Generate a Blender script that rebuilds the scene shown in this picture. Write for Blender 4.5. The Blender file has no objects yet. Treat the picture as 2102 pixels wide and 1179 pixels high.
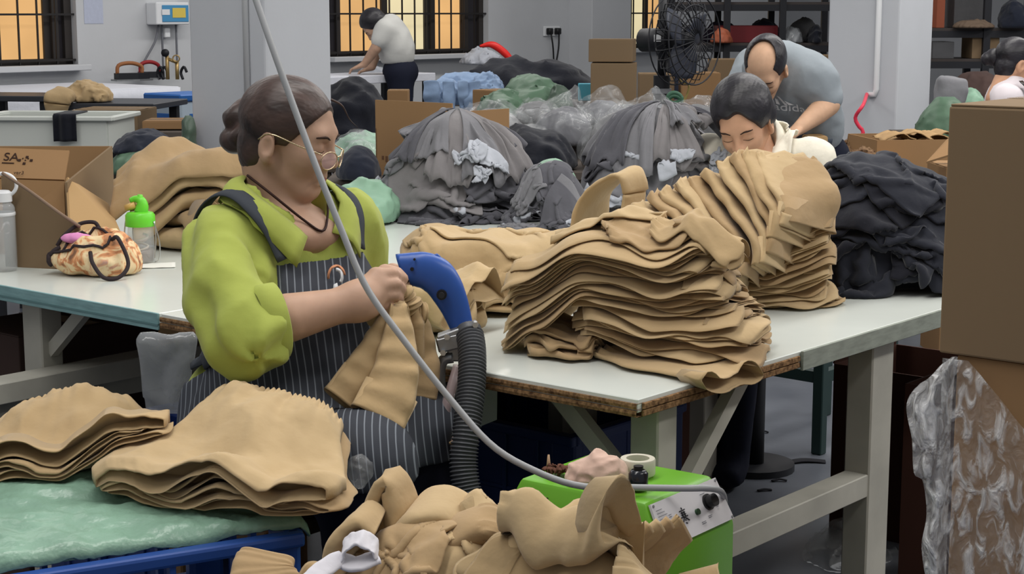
import bpy, bmesh, math, random
import numpy as np
from mathutils import Vector, Matrix, Euler

random.seed(7)
RNG = np.random.RandomState(11)
SC = bpy.context.scene
COL = SC.collection
PI = math.pi

# ------------------------------------------------------------------ camera
F = 3450.0; CX = 1051.0; CY = 589.5; HC = 1.34
TP = 567.5 / F
CP = 1 / math.sqrt(1 + TP * TP); SP = TP * CP
cam_data = bpy.data.cameras.new('camera')
cam_data.sensor_fit = 'HORIZONTAL'; cam_data.sensor_width = 36.0
cam_data.lens = 36.0 * F / 2102.0
cam_data.clip_start = 0.05; cam_data.clip_end = 200
cam = bpy.data.objects.new('camera', cam_data)
cam.location = (0, 0, HC)
cam.rotation_euler = (PI / 2 - math.atan(TP), 0, 0)
COL.objects.link(cam)
SC.camera = cam

# ------------------------------------------------------------------ world, lights, exposure
world = bpy.data.worlds.new('World'); SC.world = world
world.use_nodes = True
world.node_tree.nodes['Background'].inputs[0].default_value = (0.96, 0.97, 1.0, 1)
world.node_tree.nodes['Background'].inputs[1].default_value = 0.38
SC.view_settings.view_transform = 'Standard'
SC.view_settings.look = 'None'
SC.view_settings.exposure = -0.12
SC.view_settings.gamma = 1.0
SC.view_settings.use_curve_mapping = False

RA = math.radians(40)
RX = np.array([math.cos(RA), -math.sin(RA), 0.0])      # along the tables' front edge, towards the right
RY = np.array([math.sin(RA), math.cos(RA), 0.0])       # along the window wall, away from the camera
UP = np.array([0.0, 0.0, 1.0])
ROOM = -RA

def area(name, loc, sx, sy, power, col=(1.0, 0.97, 0.93), rz=ROOM, rx=0.0):
    l = bpy.data.lights.new(name, 'AREA'); l.shape = 'RECTANGLE'
    l.size = sx; l.size_y = sy; l.energy = power; l.color = col
    o = bpy.data.objects.new(name, l); COL.objects.link(o)
    o.location = loc; o.rotation_euler = (rx, 0, rz)
    return o
# rows of ceiling tubes over the hall (they run along the tables)
area('ceiling_tubes', (0.9, 4.3, 3.3), 0.35, 5.0, 75)
area('ceiling_tubes', (3.3, 3.2, 3.3), 0.35, 6.0, 125)
area('ceiling_tubes', (-2.0, 6.4, 3.3), 0.35, 6.0, 58)
area('ceiling_tubes', (3.0, 9.0, 3.3), 0.35, 7.0, 120)
area('ceiling_tubes', (-0.5, 11.5, 3.3), 0.35, 6.0, 100)
area('ceiling_tubes', (6.0, 7.0, 3.3), 0.35, 6.0, 120)
area('ceiling_tubes', (-1.1, 1.6, 3.3), 0.35, 3.0, 42)

# ------------------------------------------------------------------ pixel <-> world helpers
def ray(px, py):
    a = (px - CX) / F; b = (CY - py) / F
    return np.array([a, CP + b * SP, -SP + b * CP])
def at(px, py, z=None, d=None):
    r = ray(px, py)
    t = (z - HC) / r[2] if z is not None else d / r[1]
    return np.array([0, 0, HC]) + t * r
TC = at(1311, 821, z=0.75)
def tbl(u, v, z=0.75):
    p = TC - u * RX + v * RY
    return np.array([p[0], p[1], z])

# ------------------------------------------------------------------ colours and materials
def lin(v):
    v = v / 255.0
    return v / 12.92 if v <= 0.04045 else ((v + 0.055) / 1.055) ** 2.4
def rgb(r, g, b): return (lin(r), lin(g), lin(b), 1.0)
MATS = {}
def mat(name, col, rough=0.7, spec=0.3, var=0.0, vscale=6.0, bump=0.0, bscale=120.0, bump2=0.0, b2scale=14.0,
        metal=0.0, alpha=1.0, trans=0.0, sheen=0.0, col2=None, stretch=(1, 1, 1), emit=0.0, ior=1.45, subs=0.0):
    if name in MATS: return MATS[name]
    m = bpy.data.materials.new(name); m.use_nodes = True
    nt = m.node_tree; N = nt.nodes; L = nt.links
    b = N['Principled BSDF']
    b.inputs['Base Color'].default_value = col
    b.inputs['Roughness'].default_value = rough
    b.inputs['Specular IOR Level'].default_value = spec
    b.inputs['Metallic'].default_value = metal
    b.inputs['Alpha'].default_value = alpha
    b.inputs['Transmission Weight'].default_value = trans
    b.inputs['IOR'].default_value = ior
    b.inputs['Sheen Weight'].default_value = sheen
    if subs: b.inputs['Subsurface Weight'].default_value = subs; b.inputs['Subsurface Radius'].default_value = (0.02, 0.008, 0.004)
    if emit:
        b.inputs['Emission Color'].default_value = col; b.inputs['Emission Strength'].default_value = emit
    need = var > 0 or bump > 0 or bump2 > 0
    if need:
        tc = N.new('ShaderNodeTexCoord'); mp = N.new('ShaderNodeMapping')
        mp.inputs['Scale'].default_value = stretch
        L.new(tc.outputs['Object'], mp.inputs['Vector'])
    if var > 0:
        n = N.new('ShaderNodeTexNoise'); n.inputs['Scale'].default_value = vscale; n.inputs['Detail'].default_value = 5
        L.new(mp.outputs[0], n.inputs['Vector'])
        r = N.new('ShaderNodeValToRGB')
        c2 = col2 if col2 else tuple(c * (1 - var) for c in col[:3]) + (1,)
        c1 = col if col2 else tuple(min(1, c * (1 + var * 0.6)) for c in col[:3]) + (1,)
        r.color_ramp.elements[0].position = 0.3; r.color_ramp.elements[0].color = c2
        r.color_ramp.elements[1].position = 0.7; r.color_ramp.elements[1].color = c1
        L.new(n.outputs['Fac'], r.inputs[0]); L.new(r.outputs[0], b.inputs['Base Color'])
    prev = None
    for st, scl, det in ((bump2, b2scale, 3), (bump, bscale, 2)):
        if st > 0:
            n = N.new('ShaderNodeTexNoise'); n.inputs['Scale'].default_value = scl; n.inputs['Detail'].default_value = det
            L.new(mp.outputs[0], n.inputs['Vector'])
            bp = N.new('ShaderNodeBump'); bp.inputs['Strength'].default_value = min(1.0, st); bp.inputs['Distance'].default_value = 0.15 / scl
            L.new(n.outputs['Fac'], bp.inputs['Height'])
            if prev: L.new(prev.outputs[0], bp.inputs['Normal'])
            prev = bp
    if prev: L.new(prev.outputs[0], b.inputs['Normal'])
    MATS[name] = m
    return m

# ------------------------------------------------------------------ objects
MW = {}
def tag(o, label=None, cat=None, group=None, kind=None):
    if label: o['label'] = label
    if cat: o['category'] = cat
    if group: o['group'] = group
    if kind: o['kind'] = kind
    return o
def thing(name, label, cat, loc=(0, 0, 0), rz=0.0, group=None, kind=None):
    o = bpy.data.objects.new(name, None); COL.objects.link(o)
    o.empty_display_size = 0.05
    o.location = tuple(float(x) for x in loc); o.rotation_euler = (0, 0, rz)
    MW[o] = Matrix.Translation(o.location) @ Matrix.Rotation(rz, 4, 'Z')
    return tag(o, label, cat, group, kind)
def smooth_mesh(me, ang=None):
    me.polygons.foreach_set('use_smooth', np.ones(len(me.polygons), bool))
    if ang is not None:
        try: me.set_sharp_from_angle(angle=math.radians(ang))
        except Exception: pass
def mesh(name, V, Fc, m=None, smooth=True, ang=None):
    me = bpy.data.meshes.new(name)
    V = np.ascontiguousarray(V, dtype=np.float32)
    ln = np.fromiter((len(f) for f in Fc), dtype=np.int32, count=len(Fc))
    me.vertices.add(len(V)); me.vertices.foreach_set('co', V.ravel())
    fl_i = np.fromiter((i for f in Fc for i in f), dtype=np.int32, count=int(ln.sum()))
    me.loops.add(len(fl_i)); me.loops.foreach_set('vertex_index', fl_i)
    me.polygons.add(len(ln)); me.polygons.foreach_set('loop_start', np.concatenate([[0], np.cumsum(ln)[:-1]]).astype(np.int32))
    me.update(calc_edges=True); me.validate()
    if m: me.materials.append(m)
    if smooth: smooth_mesh(me, ang)
    else: me.polygons.foreach_set('use_smooth', np.zeros(len(me.polygons), bool))
    me.update()
    return me
def link(name, me, parent=None, loc=None, rz=0.0):
    o = bpy.data.objects.new(name, me); COL.objects.link(o)
    M = Matrix.Identity(4)
    if loc is not None:
        o.location = tuple(float(x) for x in loc)
        o.rotation_euler = (0, 0, rz)
        M = Matrix.Translation(o.location) @ Matrix.Rotation(rz, 4, 'Z')
    if parent is not None:
        o.parent = parent
        MW[o] = MW[parent] @ M
    else: MW[o] = M
    return o
def obj(name, geo, m, parent=None, world=False, smooth=True, ang=None, base=None):
    """geo = (verts, faces). parent: coordinates are the parent's unless world=True. Top level: origin set at the base."""
    V, Fc = geo
    V = np.asarray(V, dtype=float)
    if parent is not None and world:
        Mi = np.array(MW[parent].inverted()); V = V @ Mi[:3, :3].T + Mi[:3, 3]
    loc = None
    if parent is None:
        if base is None:
            base = np.array([V[:, 0].mean(), V[:, 1].mean(), V[:, 2].min()])
        V = V - np.asarray(base); loc = base
    return link(name, mesh(name, V, Fc, m, smooth, ang), parent, loc)
def copy_tree(o, parent=None):
    c = o.copy(); COL.objects.link(c); c.parent = parent
    for ch in list(o.children): copy_tree(ch, c)
    return c
def join(*geos):
    V = []; Fc = []; n = 0
    for v, f in geos:
        v = np.asarray(v, dtype=float); V.append(v); Fc += [tuple(i + n for i in q) for q in f]; n += len(v)
    return np.vstack(V), Fc
def xf(geo, M=None, loc=None, rz=None, scale=None, R=None):
    V, Fc = geo; V = np.asarray(V, dtype=float)
    if scale is not None: V = V * np.asarray(scale)
    if R is not None: V = V @ np.asarray(R).T
    if rz is not None:
        c, s = math.cos(rz), math.sin(rz); V = V @ np.array([[c, s, 0], [-s, c, 0], [0, 0, 1]])
    if M is not None: M = np.array(M); V = V @ M[:3, :3].T + M[:3, 3]
    if loc is not None: V = V + np.asarray(loc)
    return V, Fc
def frame(x, y, z): return np.array([x, y, z]).T       # columns
def unit(v): v = np.asarray(v, dtype=float); return v / (np.linalg.norm(v) + 1e-12)

def from_bm(bm):
    bm.verts.ensure_lookup_table()
    for i, v in enumerate(bm.verts): v.index = i
    V = [tuple(v.co) for v in bm.verts]; Fc = [tuple(v.index for v in f.verts) for f in bm.faces]
    bm.free(); return np.array(V), Fc
def box(cx, cy, cz, sx, sy, sz, bev=0.0, seg=1):
    bm = bmesh.new(); bmesh.ops.create_cube(bm, size=1.0)
    for v in bm.verts: v.co = Vector((v.co.x * sx + cx, v.co.y * sy + cy, v.co.z * sz + cz))
    if bev > 0: bmesh.ops.bevel(bm, geom=bm.edges[:], offset=bev, segments=seg, affect='EDGES', profile=0.5)
    return from_bm(bm)
def cyl(r, h, n=24, r2=None, cap=True, z0=0.0):
    r2 = r if r2 is None else r2
    a = np.arange(n) * 2 * PI / n
    V = [(r * math.cos(t), r * math.sin(t), z0) for t in a] + [(r2 * math.cos(t), r2 * math.sin(t), z0 + h) for t in a]
    Fc = [(i, (i + 1) % n, n + (i + 1) % n, n + i) for i in range(n)]
    if cap: Fc += [tuple(range(n - 1, -1, -1)), tuple(range(n, 2 * n))]
    return np.array(V), Fc
def lathe(prof, n=28):
    V = []; Fc = []
    for r, z in prof:
        for i in range(n):
            t = 2 * PI * i / n; V.append((r * math.cos(t), r * math.sin(t), z))
    for k in range(len(prof) - 1):
        for i in range(n):
            j = (i + 1) % n; Fc.append((k * n + i, k * n + j, (k + 1) * n + j, (k + 1) * n + i))
    return np.array(V), Fc
def prism(out, z0, z1):
    n = len(out)
    V = [(x, y, z0) for x, y in out] + [(x, y, z1) for x, y in out]
    Fc = [(i, (i + 1) % n, n + (i + 1) % n, n + i) for i in range(n)] + [tuple(range(n - 1, -1, -1)), tuple(range(n, 2 * n))]
    return np.array(V, dtype=float), Fc
def spline(pts, n):
    """Catmull-Rom through pts, n samples by arc length."""
    P = np.asarray(pts, dtype=float)
    if len(P) == 2:
        t = np.linspace(0, 1, n)[:, None]; return P[0] * (1 - t) + P[1] * t
    Q = np.vstack([2 * P[0] - P[1], P, 2 * P[-1] - P[-2]])
    out = []
    for i in range(1, len(Q) - 2):
        t = np.linspace(0, 1, 16, endpoint=False)[:, None]
        a, b, c, d = Q[i - 1], Q[i], Q[i + 1], Q[i + 2]
        out.append(0.5 * (2 * b + (c - a) * t + (2 * a - 5 * b + 4 * c - d) * t * t + (3 * b - a - 3 * c + d) * t ** 3))
    out.append(P[-1:]); S = np.vstack(out)
    L = np.concatenate([[0], np.cumsum(np.linalg.norm(np.diff(S[:, :3], axis=0), axis=1))])
    tt = np.linspace(0, L[-1], n)
    return np.stack([np.interp(tt, L, S[:, k]) for k in range(S.shape[1])], axis=1)
def tube(pts, r, n=10, seg=None, cap=True):
    P = spline(pts, seg) if seg else np.asarray(pts, dtype=float)
    m = len(P); r = np.broadcast_to(np.asarray(r, dtype=float), (m,)) if np.ndim(r) == 0 or len(r) == m else np.interp(np.linspace(0, 1, m), np.linspace(0, 1, len(r)), r)
    T = np.gradient(P, axis=0); T /= np.linalg.norm(T, axis=1)[:, None] + 1e-12
    u = np.cross(T[0], [0, 0, 1.0]);
    if np.linalg.norm(u) < 1e-3: u = np.cross(T[0], [0, 1.0, 0])
    u = unit(u); V = []; 
    for i in range(m):
        u = unit(u - T[i] * (u @ T[i])); w = np.cross(T[i], u)
        for k in range(n):
            t = 2 * PI * k / n; V.append(P[i] + r[i] * (math.cos(t) * u + math.sin(t) * w))
    Fc = [(i * n + k, i * n + (k + 1) % n, (i + 1) * n + (k + 1) % n, (i + 1) * n + k) for i in range(m - 1) for k in range(n)]
    if cap: Fc += [tuple(range(n - 1, -1, -1)), tuple((m - 1) * n + k for k in range(n))]
    return np.array(V), Fc
def bar(a, b, w, h, up=(0, 0, 1), bev=0.0):
    a = np.asarray(a, float); b = np.asarray(b, float); d = b - a; L = np.linalg.norm(d); x = d / L
    y = unit(np.cross(up, x)); z = np.cross(x, y)
    g = box(0, 0, 0, L, w, h, bev)
    return xf(g, R=frame(x, y, z), loc=(a + b) / 2)
def grid_faces(n, m, wrap_m=False, off=0):
    mm = m if wrap_m else m - 1
    return [(off + i * m + j, off + i * m + (j + 1) % m, off + (i + 1) * m + (j + 1) % m, off + (i + 1) * m + j) for i in range(n - 1) for j in range(mm)]

# ------------------------------------------------------------------ noise
_pr = np.random.RandomState(3)
_perm = np.concatenate([_pr.permutation(256)] * 2 + [np.zeros(2, int)]).astype(np.int32)
_grad = _pr.normal(size=(256, 3)); _grad /= np.linalg.norm(_grad, axis=1)[:, None]
_grad32 = _grad.astype(np.float32)
def perlin(P):
    P = np.asarray(P, dtype=np.float32); s = P.shape[:-1]; P = P.reshape(-1, 3)
    I = np.floor(P); f = P - I; I = I.astype(np.int32) & 255
    w = f * f * f * (f * (f * 6 - 15) + 10); out = np.zeros(len(P), np.float32)
    wx = (1 - w[:, 0], w[:, 0]); wy = (1 - w[:, 1], w[:, 1]); wz = (1 - w[:, 2], w[:, 2])
    fx = (f[:, 0], f[:, 0] - 1); fy = (f[:, 1], f[:, 1] - 1); fz = (f[:, 2], f[:, 2] - 1)
    for dx in (0, 1):
        a = _perm[I[:, 0] + dx]
        for dy in (0, 1):
            b = _perm[a + ((I[:, 1] + dy) & 255)]; wxy = wx[dx] * wy[dy]
            for dz in (0, 1):
                g = _grad32[_perm[b + ((I[:, 2] + dz) & 255)]]
                out += wxy * wz[dz] * (g[:, 0] * fx[dx] + g[:, 1] * fy[dy] + g[:, 2] * fz[dz])
    return out.reshape(s).astype(np.float64)
def fbm(P, o=3):
    r = 0; a = 1.0
    for k in range(o): r = r + a * perlin(np.asarray(P) * 2 ** k + 17.3 * k); a *= 0.5
    return r
def ridged(P, o=3):
    r = 0; a = 1.0
    for k in range(o): r = r + a * (1 - np.abs(perlin(np.asarray(P) * 2 ** k + 9.1 * k)) * 2.2); a *= 0.5
    return r / 1.75

# ------------------------------------------------------------------ signed distance bodies
def s_caps(a, b, ra, rb=None):
    a = np.asarray(a, float); b = np.asarray(b, float); rb = ra if rb is None else rb
    d = b - a; dd = d @ d + 1e-12
    def f(P):
        t = np.clip(((P - a) @ d) / dd, 0, 1)
        q = P - a - t[:, None] * d
        return np.sqrt(np.einsum('ij,ij->i', q, q)) - (ra + (rb - ra) * t)
    return f
def s_ell(c, r, R=None):
    c = np.asarray(c, float); r = np.asarray(r, float); R = np.eye(3) if R is None else np.asarray(R)
    def f(P):
        q = (P - c) @ R; q0 = q / r; q1 = q0 / r; k0 = np.sqrt(np.einsum('ij,ij->i', q0, q0)); k1 = np.sqrt(np.einsum('ij,ij->i', q1, q1))
        return k0 * (k0 - 1) / (k1 + 1e-9)
    return f
def s_box(c, h, rad=0.0, R=None):
    c = np.asarray(c, float); h = np.asarray(h, float) - rad; R = np.eye(3) if R is None else np.asarray(R)
    def f(P):
        q = np.abs((P - c) @ R) - h
        return np.linalg.norm(np.maximum(q, 0), axis=1) + np.minimum(q.max(1), 0) - rad
    return f
def s_chain(pts, rads):
    fs = [s_caps(pts[i], pts[i + 1], rads[i], rads[i + 1]) for i in range(len(pts) - 1)]
    return lambda P: np.min([f(P) for f in fs], axis=0)
def smin(a, b, k):
    h = np.maximum(k - np.abs(a - b), 0) / k
    return np.minimum(a, b) - h * h * k * 0.25
def s_union(fs, k=0.02):
    def f(P):
        d = fs[0](P)
        for g in fs[1:]: d = smin(d, g(P), k)
        return d
    return f
def s_sub(f, g, k=0.01): return lambda P: -smin(-f(P), g(P), k)
def s_and(f, g, k=0.01): return lambda P: -smin(-f(P), -g(P), k)
def s_plane(p, n):
    p = np.asarray(p, float); n = unit(n)
    return lambda P: (P - p) @ n
def surfnet(f, lo, hi, h):
    lo = np.asarray(lo, float); hi = np.asarray(hi, float)
    n = np.ceil((hi - lo) / h).astype(int) + 1
    ax = [lo[k] + h * np.arange(n[k]) for k in range(3)]
    # coarse test first: only blocks near the surface are sampled finely
    G = np.full(tuple(n), 1.0)
    B = 8
    cs = [np.arange(0, n[k], B) for k in range(3)]
    cc = np.stack(np.meshgrid(*cs, indexing='ij'), -1).reshape(-1, 3)
    ctr = lo + (cc + B / 2) * h
    fc_ = f(ctr); dv = np.abs(fc_) < 0.95 * B * h + 0.012
    sg = fc_ < 0
    for (i, j, k), near, neg in zip(cc, dv, sg):
        if not near and neg: G[i:i + B, j:j + B, k:k + B] = -1.0
    blocks = cc[dv]
    off = np.stack(np.meshgrid(np.arange(B), np.arange(B), np.arange(B), indexing='ij'), -1).reshape(-1, 3)
    for s in range(0, len(blocks), 400):
        ids = (blocks[s:s + 400, None, :] + off[None]).reshape(-1, 3)
        ids = ids[(ids < n).all(1)]
        G[ids[:, 0], ids[:, 1], ids[:, 2]] = f(lo + ids * h)
    S = G < 0
    c = [S[dx:n[0] - 1 + dx, dy:n[1] - 1 + dy, dz:n[2] - 1 + dz] for dx in (0, 1) for dy in (0, 1) for dz in (0, 1)]
    tot = np.sum(c, axis=0); mask = (tot > 0) & (tot < 8)
    ci = np.argwhere(mask); idx = -np.ones(mask.shape, dtype=np.int64); idx[mask] = np.arange(len(ci))
    acc = np.zeros((len(ci), 3)); cnt = np.zeros(len(ci))
    corners = [(dx, dy, dz) for dx in (0, 1) for dy in (0, 1) for dz in (0, 1)]
    for a in corners:
        for k in range(3):
            if a[k] == 0:
                b = list(a); b[k] = 1
                ga = G[ci[:, 0] + a[0], ci[:, 1] + a[1], ci[:, 2] + a[2]]; gb = G[ci[:, 0] + b[0], ci[:, 1] + b[1], ci[:, 2] + b[2]]
                x = (ga < 0) != (gb < 0)
                t = np.where(x, ga / np.where(np.abs(ga - gb) < 1e-12, 1, ga - gb), 0)
                p = np.array(a, float) + t[:, None] * (np.array(b) - np.array(a))
                acc[x] += p[x]; cnt[x] += 1
    V = lo + (ci + acc / cnt[:, None]) * h
    Fc = []
    for k in range(3):
        sl0 = [slice(1, n[q] - 1) for q in range(3)]; sl1 = [slice(1, n[q] - 1) for q in range(3)]
        sl0[k] = slice(0, n[k] - 1); sl1[k] = slice(1, n[k])
        s0 = S[tuple(sl0)]; s1 = S[tuple(sl1)]
        e = np.argwhere(s0 != s1)
        fl = s0[s0 != s1]
        base = e.copy()
        for q in range(3):
            if q != k: base[:, q] += 1
        u, v = (k + 1) % 3, (k + 2) % 3
        def cell(du, dv_):
            t = base.copy(); t[:, u] -= du; t[:, v] -= dv_
            return idx[t[:, 0], t[:, 1], t[:, 2]]
        q = np.stack([cell(1, 1), cell(0, 1), cell(0, 0), cell(1, 0)], 1)
        q[~fl] = q[~fl][:, ::-1]
        Fc.append(q)
    Fc = np.vstack(Fc); Fc = Fc[(Fc >= 0).all(1)]
    return V, [tuple(x) for x in Fc]
def relax(geo, it=2, lam=0.5):
    V, Fc = geo; V = np.array(V); A = np.array([f for f in Fc if len(f) == 4])
    E = np.vstack([A[:, [0, 1]], A[:, [1, 2]], A[:, [2, 3]], A[:, [3, 0]]])
    for _ in range(it):
        S = np.zeros_like(V); c = np.zeros(len(V))
        np.add.at(S, E[:, 0], V[E[:, 1]]); np.add.at(c, E[:, 0], 1); np.add.at(S, E[:, 1], V[E[:, 0]]); np.add.at(c, E[:, 1], 1)
        V = V + lam * (S / np.maximum(c, 1)[:, None] - V)
    return V, Fc
# ------------------------------------------------------------------ setting materials
M_wall = mat('wall_paint', rgb(192, 194, 197), 0.85, 0.2, var=0.06, vscale=1.5, bump=0.15, bscale=60)
M_pillar = mat('pillar_paint', rgb(194, 197, 202), 0.8, 0.2, var=0.05, vscale=2.0, bump=0.12, bscale=50)
M_floor = mat('floor_paint', rgb(112, 116, 124), 0.28, 0.5, var=0.35, vscale=2.2, bump=0.06, bscale=25, col2=rgb(84, 88, 96))
M_dark = mat('dark_steel', rgb(34, 35, 40), 0.5, 0.4, metal=0.2)
M_frame = mat('window_frame_paint', rgb(52, 48, 46), 0.5, 0.4)
M_white = mat('white_plastic', rgb(222, 224, 226), 0.45, 0.4)
M_pane = mat('peach_backlit_glass', rgb(240, 186, 120), 0.4, 0.3, var=0.18, vscale=2.5, emit=0.0)

def structure(name, geo, m, label=None, **k):
    o = obj(name, geo, m, **k); o['kind'] = 'structure'
    if label: o['label'] = label; o['category'] = name.split('_')[0]
    return o
structure('floor', (np.array([(-14, -3, 0), (16, -3, 0), (16, 26, 0), (-14, 26, 0)]), [(0, 1, 2, 3)]), M_floor,
          'grey painted concrete floor of the workshop', base=(0, 0, 0), smooth=False)

WA = np.array([at(845, 100, d=14.5)[0], 14.5, 0.0])            # a point of the window wall
def wall_pt(s, z, out=0.0): return WA + s * RY + out * RX + np.array([0, 0, z])
def wall_s(px):                                               # where the view line through px meets the window wall
    t = (px - CX) / F * 1.0
    # x = t' * y on the horizon; solve (WA + s RY).x = k * (WA + s RY).y
    k = (px - CX) / (F * CP) * (CP)
    return (k * WA[1] - WA[0]) / (RY[0] - k * RY[1])
ZS = 0.97; ZT = 2.45
wins = [(wall_s(-25), wall_s(168)), (wall_s(672), wall_s(1003)), (wall_s(1262), wall_s(1378))]
# window wall built in panels round the two openings
def wall_panel(s0, s1, z0, z1, th=0.22):
    c = wall_pt((s0 + s1) / 2, (z0 + z1) / 2, -th / 2)
    return xf(box(0, 0, 0, th, s1 - s0, z1 - z0), rz=ROOM, loc=c)
ends = [-9.0, wins[0][0], wins[0][1], wins[1][0], wins[1][1], wins[2][0], wins[2][1], 6.0]
geos = [wall_panel(ends[0], ends[1], 0, 3.4), wall_panel(ends[2], ends[3], 0, 3.4), wall_panel(ends[4], ends[5], 0, 3.4), wall_panel(ends[6], ends[7], 0, 3.4)]
for w in wins: geos += [wall_panel(w[0], w[1], 0, ZS), wall_panel(w[0], w[1], ZT, 3.4)]
structure('wall_left', join(*geos), M_wall, 'pale grey painted wall with the barred windows', smooth=False, base=(WA[0], WA[1], 0))
# pier standing out of the wall beside the outlet
pier = xf(box(0, 0, 1.7, 0.30, 0.62, 3.4, 0.004), rz=ROOM, loc=wall_pt(wall_s(1208), 0, 0.12))
structure('wall_pier', pier, M_wall, 'grey pier projecting from the window wall', smooth=False)
BW = wall_pt(6.0, 0)
structure('wall_back', xf(box(8.0, 0.1, 1.7, 18, 0.2, 3.4), rz=ROOM, loc=BW), mat('back_wall_paint', rgb(150, 152, 156), 0.85, 0.2, var=0.1, vscale=1.2), 'grey rear wall behind the storage racks', smooth=False, base=BW)

def glow(name, col, s):
    m = bpy.data.materials.new(name); m.use_nodes = True; nt = m.node_tree; N = nt.nodes; L = nt.links
    b = N['Principled BSDF']; b.inputs['Roughness'].default_value = 0.3
    tc = N.new('ShaderNodeTexCoord'); n = N.new('ShaderNodeTexNoise'); n.inputs['Scale'].default_value = 1.6; n.inputs['Detail'].default_value = 2
    r = N.new('ShaderNodeValToRGB'); r.color_ramp.elements[0].position = 0.3; r.color_ramp.elements[1].position = 0.75
    r.color_ramp.elements[0].color = tuple(c * 0.72 for c in col[:3]) + (1,); r.color_ramp.elements[1].color = col
    L.new(tc.outputs['Object'], n.inputs['Vector']); L.new(n.outputs['Fac'], r.inputs[0])
    b.inputs['Base Color'].default_value = tuple(c * 0.3 for c in col[:3]) + (1,)
    L.new(r.outputs[0], b.inputs['Emission Color']); b.inputs['Emission Strength'].default_value = s
    return m
M_peach = glow('peach_window_light', rgb(238, 186, 122), 0.98)
M_cream = glow('cream_window_light', rgb(246, 230, 184), 1.0)
def window(n, s0, s1, panes, label):
    t = thing('window_%d' % n, label, 'window', wall_pt((s0 + s1) / 2, ZS), ROOM, kind='structure')
    W = s1 - s0; Hh = ZT - ZS
    fr = []
    for y, w in ((-W / 2 + 0.03, 0.06), (W / 2 - 0.03, 0.06)): fr.append(box(-0.11, y, Hh / 2, 0.10, w, Hh))
    fr.append(box(-0.11, 0, 0.02, 0.10, W, 0.04)); fr.append(box(-0.11, 0, Hh - 0.02, 0.10, W, 0.04))
    obj('window_frame', join(*fr), M_frame, t, smooth=False)
    obj('window_sill', box(0.01, 0, -0.02, 0.24, W + 0.04, 0.04, 0.004), M_wall, t, smooth=False)
    for a, b, m_, off in panes:
        y0 = -W / 2 + a * W; y1 = -W / 2 + b * W
        f = obj('window_sash', join(box(-0.12 + off, y0 + 0.025, Hh / 2, 0.035, 0.05, Hh - 0.06), box(-0.12 + off, y1 - 0.025, Hh / 2, 0.035, 0.05, Hh - 0.06)), M_frame, t, smooth=False)
        obj('pane', box(-0.125 + off, (y0 + y1) / 2, Hh / 2, 0.006, y1 - y0 - 0.06, Hh - 0.06), m_, f, smooth=False)
    # steel security bars
    nb = int(W / 0.15); M_bar = mat('black_bar_paint', rgb(38, 36, 36), 0.5, 0.4)
    for k in range(1, nb):
        y = -W / 2 + k * W / nb
        obj('bar', box(-0.03, y, Hh / 2, 0.011, 0.011, Hh), M_bar, t, smooth=False)
    for z in (0.03, 0.345, 0.72, 1.1):
        obj('bar_rail', box(-0.03, 0, z, 0.014, W, 0.014), M_bar, t, smooth=False)
    return t
window(1, wins[0][0], wins[0][1], [(0.0, 0.18, M_peach, 0.03), (0.16, 0.80, M_peach, 0), (0.80, 1.0, mat('dark_sash_glass', rgb(46, 44, 48), 0.2, 0.5), 0.03)], 'barred window with peach light above the ironing table')
window(2, wins[1][0], wins[1][1], [(0.0, 0.12, mat('dark_sash_glass', rgb(46, 44, 48), 0.2, 0.5), 0.03), (0.10, 0.40, M_peach, 0), (0.40, 0.68, M_cream, -0.03), (0.68, 0.9, M_peach, 0.0), (0.88, 1.0, mat('dark_sash_glass', rgb(46, 44, 48), 0.2, 0.5), 0.03)], 'barred window behind the man in the white shirt')

# pillars
def pillar(px, d, al, ar, label):
    c = at(px, 100, d=d); c[2] = 0
    ctr = c - al / 2 * RX + ar / 2 * RY
    t = thing('pillar', label, 'pillar', ctr, ROOM, kind='structure')
    obj('pillar_shaft', box(0, 0, 1.7, al, ar, 3.4, 0.012, 2), M_pillar, t, smooth=False)
    return t, c
pl, plc = pillar(545, 7.5, 0.52, 0.40, 'square white painted pillar behind the woman in green')
pr, prc = pillar(1845, 10.1, 0.478, 0.436, 'square white painted pillar with a red cord')
# surface conduit on each pillar (left faces look along -RY)
def on_face(c, k, z, out): return c - k * RX - out * RY + np.array([0, 0, z])
zc = at(508, 205, d=7.4)[2]
obj('conduit', join(tube([on_face(plc, 0.115, 3.3, 0.012), on_face(plc, 0.115, zc, 0.012)], 0.014, 8), bar(on_face(plc, 0.115, zc + 0.02, 0.012), on_face(plc, 0.115, zc - 0.03, 0.012), 0.04, 0.04)), M_white, pl, world=True)
zc2 = at(1800, 195, d=10.1)[2]
obj('conduit', tube([on_face(prc, 0.13, 3.3, 0.016), on_face(prc, 0.13, zc2 + 0.03, 0.016), on_face(prc, 0.14, zc2, 0.016), on_face(prc, 0.19, zc2 - 0.005, 0.016)], 0.018, 8), M_white, pr, world=True)
P0 = on_face(prc, 0.19, zc2, 0.02)
pts = [P0] + [at(x, y, d=9.75) for x, y in ((1772, 215), (1756, 240), (1762, 258), (1772, 270), (1764, 282), (1742, 291))]
tag(obj('hanging_cable', tube(pts, 0.011, 8, 40), mat('red_plastic', rgb(226, 60, 84), 0.4, 0.4)), 'wavy red cable hanging from the conduit on the right pillar', 'cable')
rp0 = at(507, 215, d=7.36); rp1 = at(500, 352, d=7.2); rpf = rp1 + (rp1 - rp0) * (rp1[2] / (rp0[2] - rp1[2]))
tag(obj('red_pole', tube([rpf, rp0], 0.016, 10), mat('red_paint', rgb(196, 40, 38), 0.4, 0.4)), 'red pole leaning against the pillar behind the woman in green', 'pole')
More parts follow.
